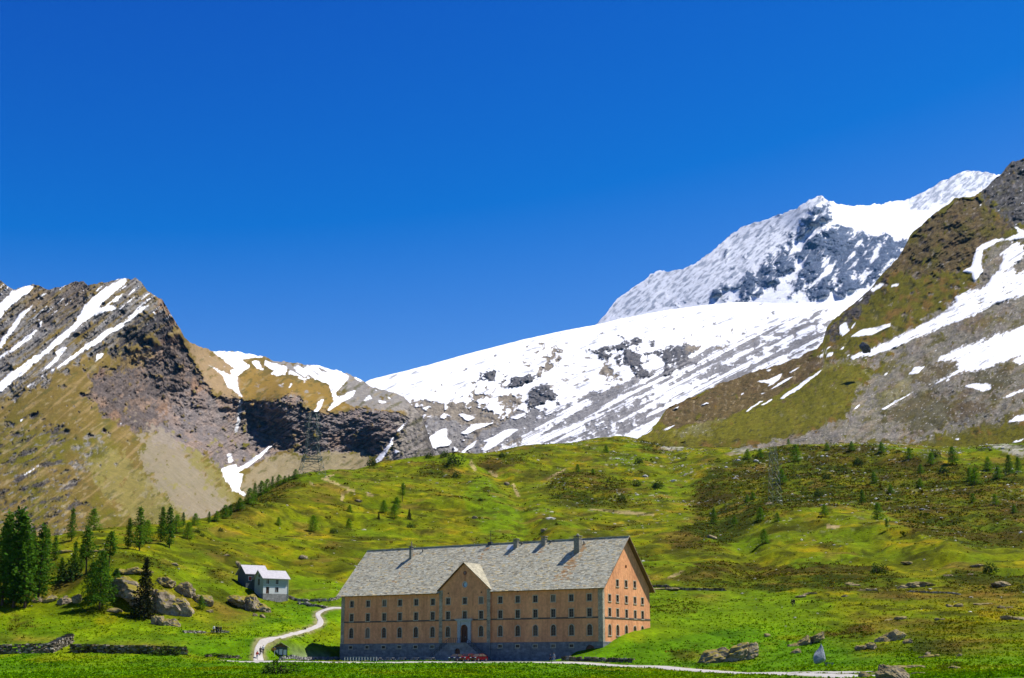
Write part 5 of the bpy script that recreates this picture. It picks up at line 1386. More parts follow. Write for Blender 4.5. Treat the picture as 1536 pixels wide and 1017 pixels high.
for zx, b, tp, k, lab in [
 (685,207,143,"young","left of two larches side by side above the slim lattice mast"), (765,197,138,"young","right of two larches side by side above the slim lattice mast"), (1000,217,112,"young","largest wide larch right of the slim lattice mast's top"), (905,362,270,"young","larch touching the right side of the slim lattice mast"), (470,612,515,"broad","broad larch casting a long shadow down the dark triangle of heath"), (605,622,568,"young","low larch between the broad one and the mast's foot"), (768,597,513,"young","bright larch directly below the slim lattice mast"), (875,602,545,"young","faint larch right below the slim lattice mast"), (795,742,650,"young","lowest larch under the slim lattice mast"), (1175,572,493,"young","bright larch alone on the open slope right of the mast"), (1190,152,103,"young","small larch on the crest under the pale scree, right of the wide one"), (945,112,78,"young","small larch high under the pale scree left of the wide one"), (110,387,343,"bush","dark shrub on the yellow-green slope right of the skyline larch"), (1185,332,298,"bush","dark shrub on the brown heath right of the mast"), (1140,442,398,"bush","shrub beside the pale stones right of the mast"), (718,462,415,"young","dull larch left of the mast's lower half"), (682,482,432,"young","smaller dull larch just left of another beside the mast")]:
    px, pb = Zp(960, 640, 4.237, zx, b); tree(px, pb, 640 + tp / 4.237, k, lab, "right" if k != "bush" else "shrubs on the right hillside", 1.15)
for zx, b, tp, k, lab in [
 (160,152,93,"young","first larch from the left along the right-hand crest"), (350,167,98,"young","second larch along the right-hand crest, with a shadow on brown heath"), (525,207,133,"young","third larch below the right-hand crest, long shadow at its foot"), (665,242,163,"young","larch in front of the white stones under the right-hand crest"), (803,242,128,"young","tallest larch under the right-hand crest, beside white stones"), (1025,277,193,"young","left larch of the cluster at the right photo edge"), (1088,332,248,"young","pale larch in front of the cluster at the right photo edge"), (1160,302,178,"broad","dark larch in the middle of the cluster at the right photo edge"), (1217,284,188,"broad","rightmost wide larch of the cluster at the right photo edge"), (595,297,238,"young","faint larch on the brown patch under the right-hand crest"), (300,357,288,"young","bright green larch among pale stones on the dark slope"), (592,382,328,"young","low rounded larch with a shadow below the brown patch"), (940,367,262,"young","broad larch right of centre on the dark slope"), (912,342,258,"young","larch overlapping the left side of a broader one on the dark slope"), (405,422,368,"young","dull olive larch low on the dark stony slope"), (225,492,398,"broad","dense round larch at the lower left of the dark slope"), (325,592,483,"young","tall larch at the lower edge of the dark slope"), (385,662,578,"tall","narrow larch right below the tall one at the dark slope's edge"), (925,482,425,"young","faint thin larch under the broad one on the dark slope"), (1070,497,428,"young","bright larch with a long shadow low on the dark slope at right"), (1190,547,498,"young","pale bushy larch right of the bright one near the photo edge"), (1035,927,868,"bush","dark green shrub among flat rocks at the right"), (325,932,868,"bush","green shrub on the dark heath above the white pebbles"), (205,242,198,"bush","small shrub left under the brown patch of the right-hand crest"), (690,192,150,"bush","shrub just under the scree on the right-hand crest"), (740,292,248,"bush","olive shrub between two larches under the right-hand crest")]:
    px, pb = Zp(1240, 640, 4.237, zx, b); tree(px, pb, 640 + tp / 4.237, k, lab, "right" if k != "bush" else "shrubs on the right hillside", 1.15)
tree(416, 1012, 992, "bush", "dark brown heather bush in the foreground grass below the road", "foreground shrubs", 2.0)

# ------------------------------------------------------------------ rocks
M_ROCK2, _n, _l, _b = new_mat("lichen_granite", .92, .15)
_tc = _n.new("ShaderNodeTexCoord")
_a1 = noise_node(_n, _l, .8, 7, .68, _tc.outputs["Object"]); _a2 = noise_node(_n, _l, 2.6, 5, .6, _tc.outputs["Object"], (1, 1, 2.5)); _a3 = noise_node(_n, _l, .55, 5, .6, _tc.outputs["Object"])
_r1 = ramp(_n, _l, _a1.outputs["Fac"], [(.30, (.075, .055, .038)), (.45, (.21, .165, .11)), (.62, (.34, .28, .195)), (.8, (.47, .42, .33))])
_r2 = ramp(_n, _l, _a2.outputs["Fac"], [(.34, (.35, .33, .30)), (.46, (1, 1, 1))])
_mc = mul_col(_n, _l, _r1.outputs[0], _r2.outputs[0])
_geo = _n.new("ShaderNodeNewGeometry"); _sx = _n.new("ShaderNodeSeparateXYZ"); _l.new(_geo.outputs["Normal"], _sx.inputs[0])
_ad = N(_n, "ShaderNodeMath", operation='ADD'); _l.new(_sx.outputs["Z"], _ad.inputs[0]); _l.new(_a3.outputs["Fac"], _ad.inputs[1])
_r3 = ramp(_n, _l, _ad.outputs[0], [(.0, (0, 0, 0)), (1.0, (0, 0, 0))]); _r3.color_ramp.elements[0].position = .49; _r3.color_ramp.elements[1].position = .57; _r3.color_ramp.elements[1].color = (1, 1, 1, 1)
_hf = N(_n, "ShaderNodeMath", operation='MULTIPLY'); _hf.inputs[1].default_value = .5; _l.new(_ad.outputs[0], _hf.inputs[0]); _l.new(_hf.outputs[0], _r3.inputs[0])
_at = N(_n, "ShaderNodeAttribute", attribute_name="Col")
_mg = N(_n, "ShaderNodeMath", operation='MULTIPLY'); _l.new(_r3.outputs[0], _mg.inputs[0]); _l.new(_at.outputs["Fac"], _mg.inputs[1])
_mx = _n.new("ShaderNodeMix"); _mx.data_type = 'RGBA'; _mx.inputs[7].default_value = (.17, .14, .016, 1)
_l.new(_mg.outputs[0], _mx.inputs[0]); _l.new(_mc, _mx.inputs[6]); _l.new(_mx.outputs[2], _b.inputs["Base Color"])
_bp = bump(_n, _l, _a1.outputs["Fac"], .8, .18, _b); bump(_n, _l, _a2.outputs["Fac"], .6, .10, _b, _bp)
def ico(sub):
    bm = bmesh.new(); bmesh.ops.create_icosphere(bm, subdivisions=sub, radius=1)
    V = np.array([v.co[:] for v in bm.verts]); Fq = np.array([[v.index for v in f.verts] for f in bm.faces]); bm.free(); return V, Fq
ICO = {s: ico(s) for s in (1, 2, 3, 4, 5)}
def lump(seed, sx, sy, sz, sub=4, tilt=0.0, rough=.32):
    V, Fq = ICO[sub]; r = np.random.default_rng(seed)
    P = V.copy()
    for k in range(11):                              # broken faces
        d = r.normal(size=3); d /= np.linalg.norm(d); c = r.uniform(.45, .85)
        e = P @ d - c; P = P - np.maximum(e, 0)[:, None] * d * .85
    o = r.uniform(0, 90, 3)
    n = fbm(P[:, 0] * 1.3 + o[0], P[:, 1] * 1.3 + o[1], P[:, 2] * 1.9 + o[2], 5, seed, gain=.55, ridged=True)
    n2 = fbm(P[:, 0] * 3 + o[0], P[:, 1] * 3 + o[1], P[:, 2] * 7 + o[2] + P[:, 0] * 3, 3, seed + 7)
    P = P * (1 + rough * n + .10 * n2)[:, None]
    P[:, 2] += tilt * P[:, 0]
    return P * np.array([sx, sy, sz]), Fq
def rock(px, pb, wpx, hpx, label, seed, lumps=1, moss=0.0, tilt=0.0, name="boulder", group=None, depth=.75, cat="rock"):
    p = drop(px, pb); s = p.y / 2165.0
    W, Hh = wpx * s, hpx * s * .8
    moss = min(1.0, moss + .35)
    Vs, Fs, b = [], [], 0
    r = np.random.default_rng(seed)
    for i in range(lumps):
        f = 0 if lumps == 1 else (i / (lumps - 1) - .5)
        sx = W / 2 * (1.0 if lumps == 1 else r.uniform(.42, .7))
        hz = Hh * (1 if lumps == 1 else r.uniform(.55, .95) * (1 - .4 * abs(f)))
        P, Fq = lump(seed * 13 + i, sx, max(sx * depth, hz * .5) * r.uniform(.8, 1.2), hz * .62, 5 if wpx > 40 and lumps < 4 else 4, tilt * .7)
        x = f * (W - sx) * (.75 if lumps < 3 else 1); y = r.uniform(-.3, .3) * W * .2
        gz = float(ground_z(np.array(p.x + x), np.array(p.y + y))) - p.z
        P = P + np.array([x, y + sx * depth * .5, gz * .8 + hz * .26 + tilt * f * Hh * .8])
        Vs.append(P); Fs.append(Fq + b); b += len(P)
    V = np.concatenate(Vs)
    me = np_mesh(name, V, np.concatenate(Fs), np.full((len(V), 3), moss), smooth=False)
    o = link_mesh(name, me, M_ROCK2, None, p)
    o.rotation_euler.z = 0
    return tag(o, label, cat, group)
Zr = lambda x, y: Zp(1230, 830, 5.02, x, y)
R_ = [
 (228, 912, 112, 70, "big pale granite outcrop behind the dark spruce", 1, 5, .8, -.25, "rock_outcrop"),
 (276, 892, 70, 36, "dark lower right end of the big pale outcrop", 2, 3, .6, -.2, "rock_outcrop"),
 (245, 938, 36, 32, "narrow rib of broken rock running down the grass right of the spruce", 3, 4, .5, -.3, "rock_outcrop"),
 (195, 858, 46, 18, "flat pale slabs behind the short spreading larch", 4, 3, .6, .1, "rock_outcrop"),
 (104, 905, 40, 28, "mossy grey boulder between the forest and the wide bright larch", 5, 2, .7, .2, "boulder"),
 (66, 903, 34, 24, "broken mossy rock at the right foot of the forest clump", 6, 2, .8, .3, "boulder"),
 (171, 918, 22, 9, "low dark rock in the grass between wide larch and spruce", 7, 1, .3, 0, "boulder"),
 (148, 828, 30, 10, "flat light slab on the knoll between the larches", 8, 2, .5, 0, "rock_outcrop"),
 (85, 830, 36, 7, "thin pale rock ledge on the brown slope right of the forest", 9, 2, .5, .25, "rock_outcrop"),
 (374, 914, 50, 37, "rugged outcrop below the white house with a dark hollow", 10, 4, .6, -.35, "rock_outcrop"),
 (388, 925, 20, 10, "small broken rocks under the rugged outcrop by the white house", 11, 2, .3, -.2, "boulder"),
 (361, 852, 15, 16, "light rock touching the left end of the white house roof", 12, 2, .4, -.4, "rock_outcrop"),
 (376, 882, 26, 16, "pale rock face on the slope just left of the white house", 13, 2, .6, -.6, "rock_outcrop"),
 (453, 838, 15, 9, "lone brown boulder on the slope right above the white house", 14, 1, 0, -.3, "boulder"),
 (314, 918, 12, 6, "small pale rock beside the little dark larch", 15, 1, .3, 0, "boulder"),
 (339, 834, 8, 4, "tiny white stone on the slope left above the white house", 16, 1, 0, 0, "boulder"),
 (262, 848, 14, 5, "flat white stone on the grass above the outcrop's right end", 17, 1, 0, 0, "boulder"),
 (537, 753, 13, 5, "grey flat boulder on the open hill below the zigzag track", 18, 1, 0, 0, "boulder"),
 (816, 797, 10, 7, "grey boulder showing just above the roof between two chimneys", 19, 1, 0, -.2, "boulder"),
 (711, 778, 9, 6, "round grey stone on the hill above the roof's middle", 20, 1, 0, 0, "boulder"),
 (760, 728, 9, 7, "dark boulder at the head of the stream gully", 21, 1, 0, -.3, "boulder"),
 (998, 885, 38, 9, "flat pale rock in front of the stone wall right of the gable", 22, 2, .2, 0, "boulder"),
 (1092, 992, 86, 40, "long jagged outcrop above the road, rising to the right", 23, 6, .55, .45, "rock_outcrop"),
 (1152, 955, 12, 7, "small light rock above the long jagged outcrop's right end", 24, 1, .2, 0, "boulder"),
 (1208, 968, 50, 32, "tilted grey slab outcrop behind the standing stone", 25, 3, .4, .6, "rock_outcrop"),
 (1193, 980, 16, 9, "low boulder under the tilted slab outcrop", 26, 1, .3, .3, "boulder"),
 (1202, 896, 16, 6, "white boulder on the meadow edge near the two walkers", 27, 1, 0, .2, "boulder"),
 (1217, 891, 20, 5, "dark flat rock right behind the white meadow-edge boulder", 28, 1, 0, 0, "boulder"),
 (1312, 1016, 52, 27, "broad mossy boulder left of the big pale one in the foreground", 29, 2, .75, .25, "boulder"),
 (1342, 1022, 44, 38, "big pale pointed boulder in the right foreground", 30, 1, .1, -.2, "boulder"),
 (1368, 1003, 34, 14, "light broken slabs right of the big pale boulder", 31, 3, .3, -.2, "boulder"),
 (1380, 1012, 22, 6, "thin white slab in the grass right of the foreground boulders", 32, 1, 0, .1, "boulder"),
 (1300, 975, 30, 22, "brown cracked rock on the grassy bump above the foreground boulders", 33, 2, .4, .2, "rock_outcrop"),
 (1336, 962, 44, 22, "pale rock rib rising right from the brown cracked rock", 34, 4, .4, .75, "rock_outcrop"),
 (1362, 965, 14, 11, "small rounded rock right of the pale rib", 35, 1, .3, .2, "boulder"),
 (1395, 986, 30, 9, "low light rocks between two heath bumps at the lower right", 36, 3, .5, .2, "boulder"),
 (1430, 1003, 20, 6, "half buried pale rock under the dark heath bump", 37, 1, .3, 0, "boulder"),
 (1343, 930, 34, 10, "grey slab slanting up through the grass at right", 38, 2, .4, .5, "rock_outcrop"),
 (1374, 881, 46, 15, "long pale slab on the heath slope, upper right", 39, 3, .25, .3, "rock_outcrop"),
 (1505, 880, 32, 11, "smooth pale slab near the right photo edge", 40, 1, .1, .1, "rock_outcrop"),
 (1362, 846, 20, 6, "dark topped boulder on the yellow slope upper right", 41, 1, .5, -.1, "boulder"),
 (1424, 864, 17, 4, "flat light rock left of the dark shrub upper right", 42, 1, 0, 0, "boulder"),
 (1467, 849, 20, 4, "flat light rock above the dark shrub upper right", 43, 1, 0, .1, "boulder"),
 (1457, 862, 9, 3, "tiny flat rock between two larger light ones", 44, 1, 0, 0, "boulder"),
 (1432, 910, 26, 10, "rounded rocks at the left end of the dark ledge on the right", 45, 2, .4, .1, "boulder"),
 (1474, 907, 28, 8, "pair of pale humps on the dark ledge at right", 46, 2, .2, 0, "boulder"),
 (1510, 912, 24, 8, "rock in the shadow at the right end of the dark ledge", 47, 2, .3, 0, "boulder"),
 (1522, 930, 36, 14, "slanting pale slab leaving the photo at right", 48, 2, .2, -.4, "rock_outcrop"),
 (1286, 879, 12, 5, "white pebble heap on the dark heath", 49, 1, 0, 0, "boulder"),
 (1275, 878, 12, 9, "dark boulder beside the white pebble heap", 50, 1, .3, 0, "boulder"),
 (1268, 895, 12, 5, "small brown rock below the white pebble heap", 51, 1, .3, 0, "boulder"),
 (1303, 886, 24, 6, "line of small rocks leading right of the pebble heap", 52, 3, .3, .2, "boulder"),
 (1154, 757, 11, 6, "white block at the foot of the slim lattice mast", 53, 1, 0, .3, "boulder"),
 (1068, 808, 14, 8, "grey boulder on the heath below the broad larch", 54, 1, 0, -.3, "boulder"),
 (1440, 985, 10, 6, "dark little rock on the heath bump at lower right", 55, 1, .3, 0, "boulder"),
 (1392, 985, 10, 9, "pointed light rock beside the heath bump", 56, 1, 0, .4, "boulder"),
 (1410, 930, 14, 8, "grey rocks at the left end of the mossy ledge", 57, 2, .3, 0, "boulder"),
]
for t in R_:
    px, pb, w, h, lab, sd, nl, mo, ti, nm = t
    rock(px, pb, w, h, lab, sd, nl, mo, ti, nm, "granite outcrops on the slopes" if nm == "rock_outcrop" else "boulders lying on the slopes")
# the dark rock tooth standing on the scree of the right-hand mountainside
p_ = at(1299, 524, 1215); P, Fq = lump(777, 4.6, 4.5, 6.5, 4)
o = link_mesh("boulder", np_mesh("boulder", P + np.array([0, 4, 2]), Fq, np.zeros((len(P), 3)), smooth=False), noisy_mat("dark_gneiss", (.13, .13, .13), .3, .3, 1, .9, .1, .3), None, p_)
tag(o, "dark rock tooth standing beside the snow on the right-hand mountainside", "rock", "boulders lying on the slopes")

# ------------------------------------------------------------------ dry stone walls
M_DRYWALL = noisy_mat("dry_stone", (1, 1, 1), .3, 2.0, 7, .95, .1, .03, attr=True)
def stone_wall(pts, hpx, label, seed, tones=((.30, .27, .22), (.17, .14, .10), (.42, .39, .34)), th=.7, name="stone_wall", broken=.15):
    W = [drop(px, py) for px, py in pts]
    m = MB(); r = random.Random(seed)
    for A, B in zip(W[:-1], W[1:]):
        d = (B - A); L_ = math.hypot(d.x, d.y); u = Vector((d.x, d.y, 0)).normalized(); nrm = Vector((-u.y, u.x, 0))
        Hh = hpx * (A.y + B.y) / 2 / 2165.0; rows = max(2, int(Hh / .28)); s = 0
        for row in range(rows):
            s = -r.uniform(0, .3)
            while s < L_:
                w = r.uniform(.3, .95)
                if r.random() > broken * (row / rows + .1):
                    c = A + u * (s + w / 2); gz = float(ground_z(np.array(c.x), np.array(c.y)))
                    t = r.choice(tones); k = r.uniform(.6, 1.25); m.cur = tuple(x * k for x in t)
                    z0 = gz - .15 + row * Hh / rows; hz = Hh / rows * r.uniform(.8, 1.25)
                    P = []
                    for dz in (0, 1):
                        for a, b in ((-1, -1), (1, -1), (1, 1), (-1, 1)):
                            q = c + u * (a * w / 2 * r.uniform(.75, 1.02)) + nrm * (b * th / 2 * r.uniform(.8, 1.2)); P.append((q.x, q.y, z0 + dz * hz + r.uniform(-.05, .05)))
                    m.add([(x - W[0].x, y - W[0].y, z - W[0].z) for x, y, z in P], [(0,3,2,1), (4,5,6,7), (0,1,5,4), (1,2,6,5), (2,3,7,6), (3,0,4,7)])
                s += w
    o = m.build(name, M_DRYWALL, None, W[0])
    return tag(o, label, "wall", "dry stone walls in the valley")
DKT = ((.16, .13, .08), (.09, .075, .05), (.28, .25, .20)); MOS = ((.15, .13, .03), (.09, .075, .03), (.25, .22, .16))
stone_wall([(-60, 982), (0, 981), (40, 980), (75, 979), (88, 972), (105, 964)], 15, "tall broken stone wall at the left photo edge, dark at its foot", 1, DKT, 1.4)
stone_wall([(108, 978), (150, 979), (190, 980), (230, 981), (278, 982)], 13, "mossy stone wall in the meadow right of the tall broken one", 2, MOS, 1.6)
stone_wall([(276, 949), (300, 949.5), (342, 949)], 4, "low wall ruin beside the group of walkers in the meadow", 3)
stone_wall([(310, 986), (330, 985.5), (358, 986.5)], 4, "short dark wall in the grass at the road's left end", 4, DKT)
stone_wall([(434, 896), (447, 901), (470, 902), (495, 901), (511, 895)], 4, "upper stone wall running right from the white house", 5)
stone_wall([(448, 905), (465, 909), (487, 912)], 4, "lower stone wall between white house and path", 6)
stone_wall([(418, 989), (450, 989.5), (480, 989.5), (507, 990)], 5, "grey retaining wall behind the road left of the hospice", 7, ((.30, .29, .28), (.22, .21, .20), (.36, .35, .33)))
stone_wall([(844, 990.5), (870, 991.5), (900, 992), (930, 993), (947, 993.5)], 7, "dark stone wall along the road below the grass bank", 8, DKT, .9)
stone_wall([(976, 880), (1005, 884), (1040, 885), (1088, 886)], 4, "long low wall on the meadow right of the gable", 9, DKT)
stone_wall([(1360, 888), (1390, 889), (1420, 890), (1440, 892)], 3, "low pale wall on the heath slope under the long slab", 10)
# heather mounds along the walls
for px, pb, w, h, lab in ((245, 982, 44, 12, "dark brown heather mound over the right end of the mossy wall"), (140, 975, 60, 9, "ochre heather mound over the left half of the mossy wall"), (325, 984, 40, 5, "low brown heather strip in front of the short dark wall")):
    t = tree(px, pb, pb - h, "bush", lab, "heather mounds beside the walls", w / h * .8)

# ------------------------------------------------------------------ uncountable cover
def scatter(weight, count, seed, ymin, ymax):
    r = np.random.default_rng(seed)
    w = weight * ((gY > ymin) & (gY < ymax)); w = (w * gY ** 1.1).ravel(); w = w / w.sum()
    idx = r.choice(w.size, count, p=w)
    i, j = np.unravel_index(idx, gX.shape)
    i = np.clip(i, 0, gX.shape[0] - 2); j = np.clip(j, 0, gX.shape[1] - 2)
    a = r.uniform(0, 1, count); b = r.uniform(0, 1, count)
    def lerp(G): return (G[i, j] * (1-a) + G[i, j+1] * a) * (1-b) + (G[i+1, j] * (1-a) + G[i+1, j+1] * a) * b
    return np.stack([lerp(gX), lerp(gY), lerp(gZ)], 1), gCOL[i, j], r
vis = np.ones(gX.shape)
_u, _v2 = to_uv(gX, gY); vis[(_u > -6) & (_u < LEN + 4) & (_v2 > -16) & (_v2 < WID + 4)] = 0
vis[(gPX < -60) | (gPX > 1600)] = 0
ROADMASK = np.ones(gX.shape)
# ------------------------------------------------------------------ road and path
M_ROAD = noisy_mat("pale_gravel_road", (.42, .395, .36), .12, .5, 5, .95, .1, .01)
def ribbon(name, pts, widths, label, cat, mat=None, lift=.10, n=None, world=False):
    W = np.array([drop(px, py)[:] if not world else (px, py, 0) for px, py in pts]); wd = np.array(widths, float)
    seg = np.r_[0, np.cumsum(np.hypot(*np.diff(W[:, :2], axis=0).T))]; n = n or int(seg[-1] / .7) + 2
    s = np.linspace(0, seg[-1], n)
    from_ = lambda k: np.interp(s, seg, W[:, k])
    x, y, w = from_(0), from_(1), np.interp(s, seg, wd)
    for _ in range(12):                                # round the corners
        x[1:-1] = .25 * x[:-2] + .5 * x[1:-1] + .25 * x[2:]; y[1:-1] = .25 * y[:-2] + .5 * y[1:-1] + .25 * y[2:]
    dx, dy = np.gradient(x), np.gradient(y); l_ = np.hypot(dx, dy) + 1e-9; nx, ny = -dy / l_, dx / l_
    K = 9; rows = []
    for k in range(K):
        f = (k / (K - 1) - .5)
        e = (perlin(s / 3.0, k * 0 + (7.3 if f < 0 else 3.1), 0, 77) * .35) * (abs(f) > .45)
        xx, yy = x + nx * (w * f + e * np.sign(f)), y + ny * (w * f + e * np.sign(f))
        zz = ground_z(xx, yy) + lift - (.22 if k in (0, K - 1) else 0)
        rows.append(np.stack([xx, yy, zz], -1))
    P = np.stack(rows, 1)
    o = link_mesh(name, np_mesh(name, P.reshape(-1, 3), grid_faces(n, K)), mat or M_ROAD)
    tag(o, label, cat, kind="structure")
    i = np.stack([x, y], 1)
    d = np.full(gX.shape, 1e9)
    sel = (gY > 190) & (gY < 420)
    gx_, gy_ = gX[sel], gY[sel]; dd = np.full(gx_.shape, 1e9)
    for q in range(0, n, 2):
        dd = np.minimum(dd, np.hypot(gx_ - x[q], gy_ - y[q]) - w[q] / 2)
    d[sel] = dd
    ROADMASK[d < .4] = 0
    np.minimum(ROADD, d, out=ROADD)
    return o
def wpt(px, Y):
    a, _ = ray(px, 995); return (float(a) * Y, Y)
ribbon("road", [wpt(340, 283.5), wpt(420, 282), wpt(520, 281.5), wpt(640, 281), wpt(760, 280.5), wpt(860, 278), wpt(930, 270), wpt(1000, 259), wpt(1080, 238), wpt(1150, 222), wpt(1230, 205), wpt(1330, 186)], [1.5, 4.2, 4.6, 4.6, 4.6, 4.4, 4.8, 5.0, 5.0, 5, 5, 5], "pale gravel road running past the hospice and down to the right", "road", world=True)
ribbon("side_road", [wpt(1125, 231), wpt(1165, 229), wpt(1210, 221), wpt(1250, 212), wpt(1300, 204)], [2.6, 3.4, 3.2, 3.0, 3.0], "short gravel spur above the road at right", "road", world=True, lift=.14)
ribbon("path", [(392, 992), (388, 985), (387, 977), (388, 969), (396, 962), (410, 957.5), (430, 953.5), (452, 947.5), (470, 942), (480, 937.5), (482, 932), (478, 926), (474, 921), (482, 916), (496, 913), (512, 912)], [2.9, 2.3, 1.9, 1.7, 1.5, 1.4, 1.25, 1.15, 1.25, 1.5, 1.7, 1.5, 1.3, 1.25, 1.2, 1.2], "light gravel path winding up from the road past the kiosk", "path", lift=.13)

vk = (sstep(1.3, .1, ROADD + 1.1 * fbm(gX / 1.6, gY / 1.6, 5, 3, 66)) * .75)[..., None]      # worn verges
gCOL = gCOL * (1 - vk) + np.array((.20, .165, .085)) * vk
_c4 = np.ones((gX.size, 4), np.float32); _c4[:, :3] = gCOL.reshape(-1, 3); GROUND_ME.attributes["Col"].data.foreach_set("color", _c4.ravel())
# ------------------------------------------------------------------ cover, now that the roads are known
M_HEATH = foliage_mat("dwarf_shrub_leaves", (1, 1, 1), (1, 1, 1), .15)
P, c0, r = scatter(vis * ROADMASK * (gHEATH ** 1.5 + .06), 42000, 5, 285, 1010)
k = 7
sz = r.lognormal(-.75, .4, len(P)) * np.clip(P[:, 1] / 520, .75, 1.4)
d = r.normal(size=(len(P), k, 3)); d[..., 2] = np.abs(d[..., 2]) * .5; 
Q = (P[:, None] + d * sz[:, None, None] * np.array([.55, .55, .42])).reshape(-1, 3)
V, Fq = leaf_quads(Q, np.repeat(sz, k) * .34, r, .9)
pal = np.array([(.045, .065, .002), (.070, .085, .002), (.080, .055, .006), (.045, .038, .004), (.12, .12, .003), (.15, .10, .008)])
cc = pal[r.integers(0, len(pal), len(P))] * r.uniform(.7, 1.3, (len(P), 1))
o = link_mesh("heath_shrubs", np_mesh("heath_shrubs", V, Fq, np.repeat(np.repeat(cc, k, 0), 4, 0), smooth=False), M_HEATH)
tag(o, "dark low dwarf shrubs covering the hillsides", "ground cover", kind="stuff")
M_GRASS = foliage_mat("meadow_grass", (1, 1, 1), (1, 1, 1), .3)
P, c0, r = scatter(vis * ROADMASK * (1 - sstep(250, 430, gY)) * (.4 + sstep(-.2, .3, n2)), 46000, 9, 138, 430)
k = 3; sz = r.uniform(.12, .34, len(P))
Q = (P[:, None] + r.normal(size=(len(P), k, 3)) * np.array([.16, .16, .04]) + np.array([0, 0, .08])).reshape(-1, 3)
V, Fq = leaf_quads(Q, np.repeat(sz, k) * .7, r, .9)
cc = c0 * r.uniform(.8, 2.1, (len(P), 1)) * np.array([1.0, 1.0, 1.0])
o = link_mesh("meadow_tufts", np_mesh("meadow_tufts", V, Fq, np.repeat(np.repeat(cc, k, 0), 4, 0), smooth=False), M_GRASS)
tag(o, "bright grass tufts of the valley meadow", "grass", kind="stuff")
wst = vis * ROADMASK * (sstep(860, 700, gPY) * sstep(620, 1050, gPX) * sstep(-.1, .3, fbm(gX / 40, gY / 55, 2, 3, 61)) + .05 * sstep(960, 900, gPY))
P, c0, r = scatter(wst, 3200, 13, 300, 1000)
V1, F1 = ICO[1]; m_ = len(V1)
sc = (r.lognormal(-1.25, .5, len(P)) * np.clip(P[:, 1] / 600, .6, 1.4))[:, None, None] * r.uniform(.6, 1.3, (len(P), 1, 3)) * np.array([1.1, 1.0, .6])
V = V1[None] * (1 + r.uniform(-.25, .25, (len(P), m_, 1))) * sc + P[:, None]
Fq = F1[None] + (np.arange(len(P)) * m_)[:, None, None]
g = r.uniform(.28, .62, (len(P), 1)) * np.array([1, .97, .90])
o = link_mesh("loose_stones", np_mesh("loose_stones", V.reshape(-1, 3), Fq.reshape(-1, 3), np.repeat(g, m_, 0), smooth=False), noisy_mat("pale_loose_stone", (1, 1, 1), .2, 2, None, .9, .1, 0, attr=True))
tag(o, "small pale stones strewn over the hillsides", "stones", kind="stuff")

# ------------------------------------------------------------------ white house
M_WGREEN = noisy_mat("grey_green_render", (.46, .50, .42), .08, 1, 4, .95, .1)
M_WHITE = noisy_mat("white_render", (.78, .77, .73), .06, 1, 4, .95, .1)
M_HSTONE = masonry("house_base_masonry", (.30, .28, .25), (.22, .21, .19), (.28, .27, .25), 1.6, .6, .3)
M_HROOF = noisy_mat("grey_slate_roof", (.44, .42, .43), .14, 1.2, 6, .8, .2, .01)
M_DTEAL = noisy_mat("dark_slate_teal", (.10, .12, .115), .25, 2, None, .8, .2, 0, (8, 8, 1))  # dark slate-teal for rear wing walls and kiosk frame
M_SHUT = noisy_mat("brown_shutter", (.10, .045, .02), .2, 4, None, .7, .2)
M_REDF = noisy_mat("red_window_frame", (.42, .06, .04), .1, 4, None, .6, .3)
pb_ = drop(431, 901)
HX, HY_ = 7.2, 5.2
ang = math.radians(36)
WH = thing("white_house", "small two storey house, white below and grey-green above, slate roof", "house", (0, 0, 0), ang)
ux, uy = Vector((math.cos(ang), math.sin(ang), 0)), Vector((-math.sin(ang), math.cos(ang), 0))
# local x along the long lit side, local y back; right front corner near the photographed one
WH.location = pb_ - ux * HX
z0w = -.6
zb_, zm_, ze_ = 1.7, 3.6, 5.9; zr_ = ze_ + 1.9
m = MB(); m.box(0, HX, 0, HY_, z0w - 2, zb_); m.build("stone_base", M_HSTONE, WH)
m = MB(); 
hol = [rect(1.3, .9, zb_ + .02, zb_ + 1.75), rect(4.0, .95, zb_ + .45, zb_ + 1.75)]
m.wall([(0, zb_), (HX, zb_), (HX, zm_), (0, zm_)], hol, lambda u, z, d: (u, d, z), .2)
m.add([(HX, 0, zb_), (HX, HY_, zb_), (HX, HY_, zm_), (HX, 0, zm_)], [(0,1,2,3)]); m.build("white_wall", M_WHITE, WH)
m = MB(); hol2 = [rect(1.3, .85, zm_ + .6, zm_ + 1.85), rect(4.0, .85, zm_ + .6, zm_ + 1.85)]
m.wall([(0, zm_), (HX, zm_), (HX, ze_), (0, ze_)], hol2, lambda u, z, d: (u, d, z), .2)
gh = [rect(2.7, .85, zm_ + .4, zm_ + 1.9), rect(2.6, .5, ze_ + .2, ze_ + .8)]
m.wall([(0, zb_), (HY_, zb_), (HY_, ze_), (HY_/2, zr_), (0, ze_)], gh, lambda u, z, d: (d, HY_ - u if False else u, z), .2)
m.add([(HX, 0, zm_), (HX, HY_, zm_), (HX, HY_, ze_), (HX, HY_/2, zr_), (HX, 0, ze_)], [(0,1,2,3,4)])
m.build("upper_wall", M_WGREEN, WH)
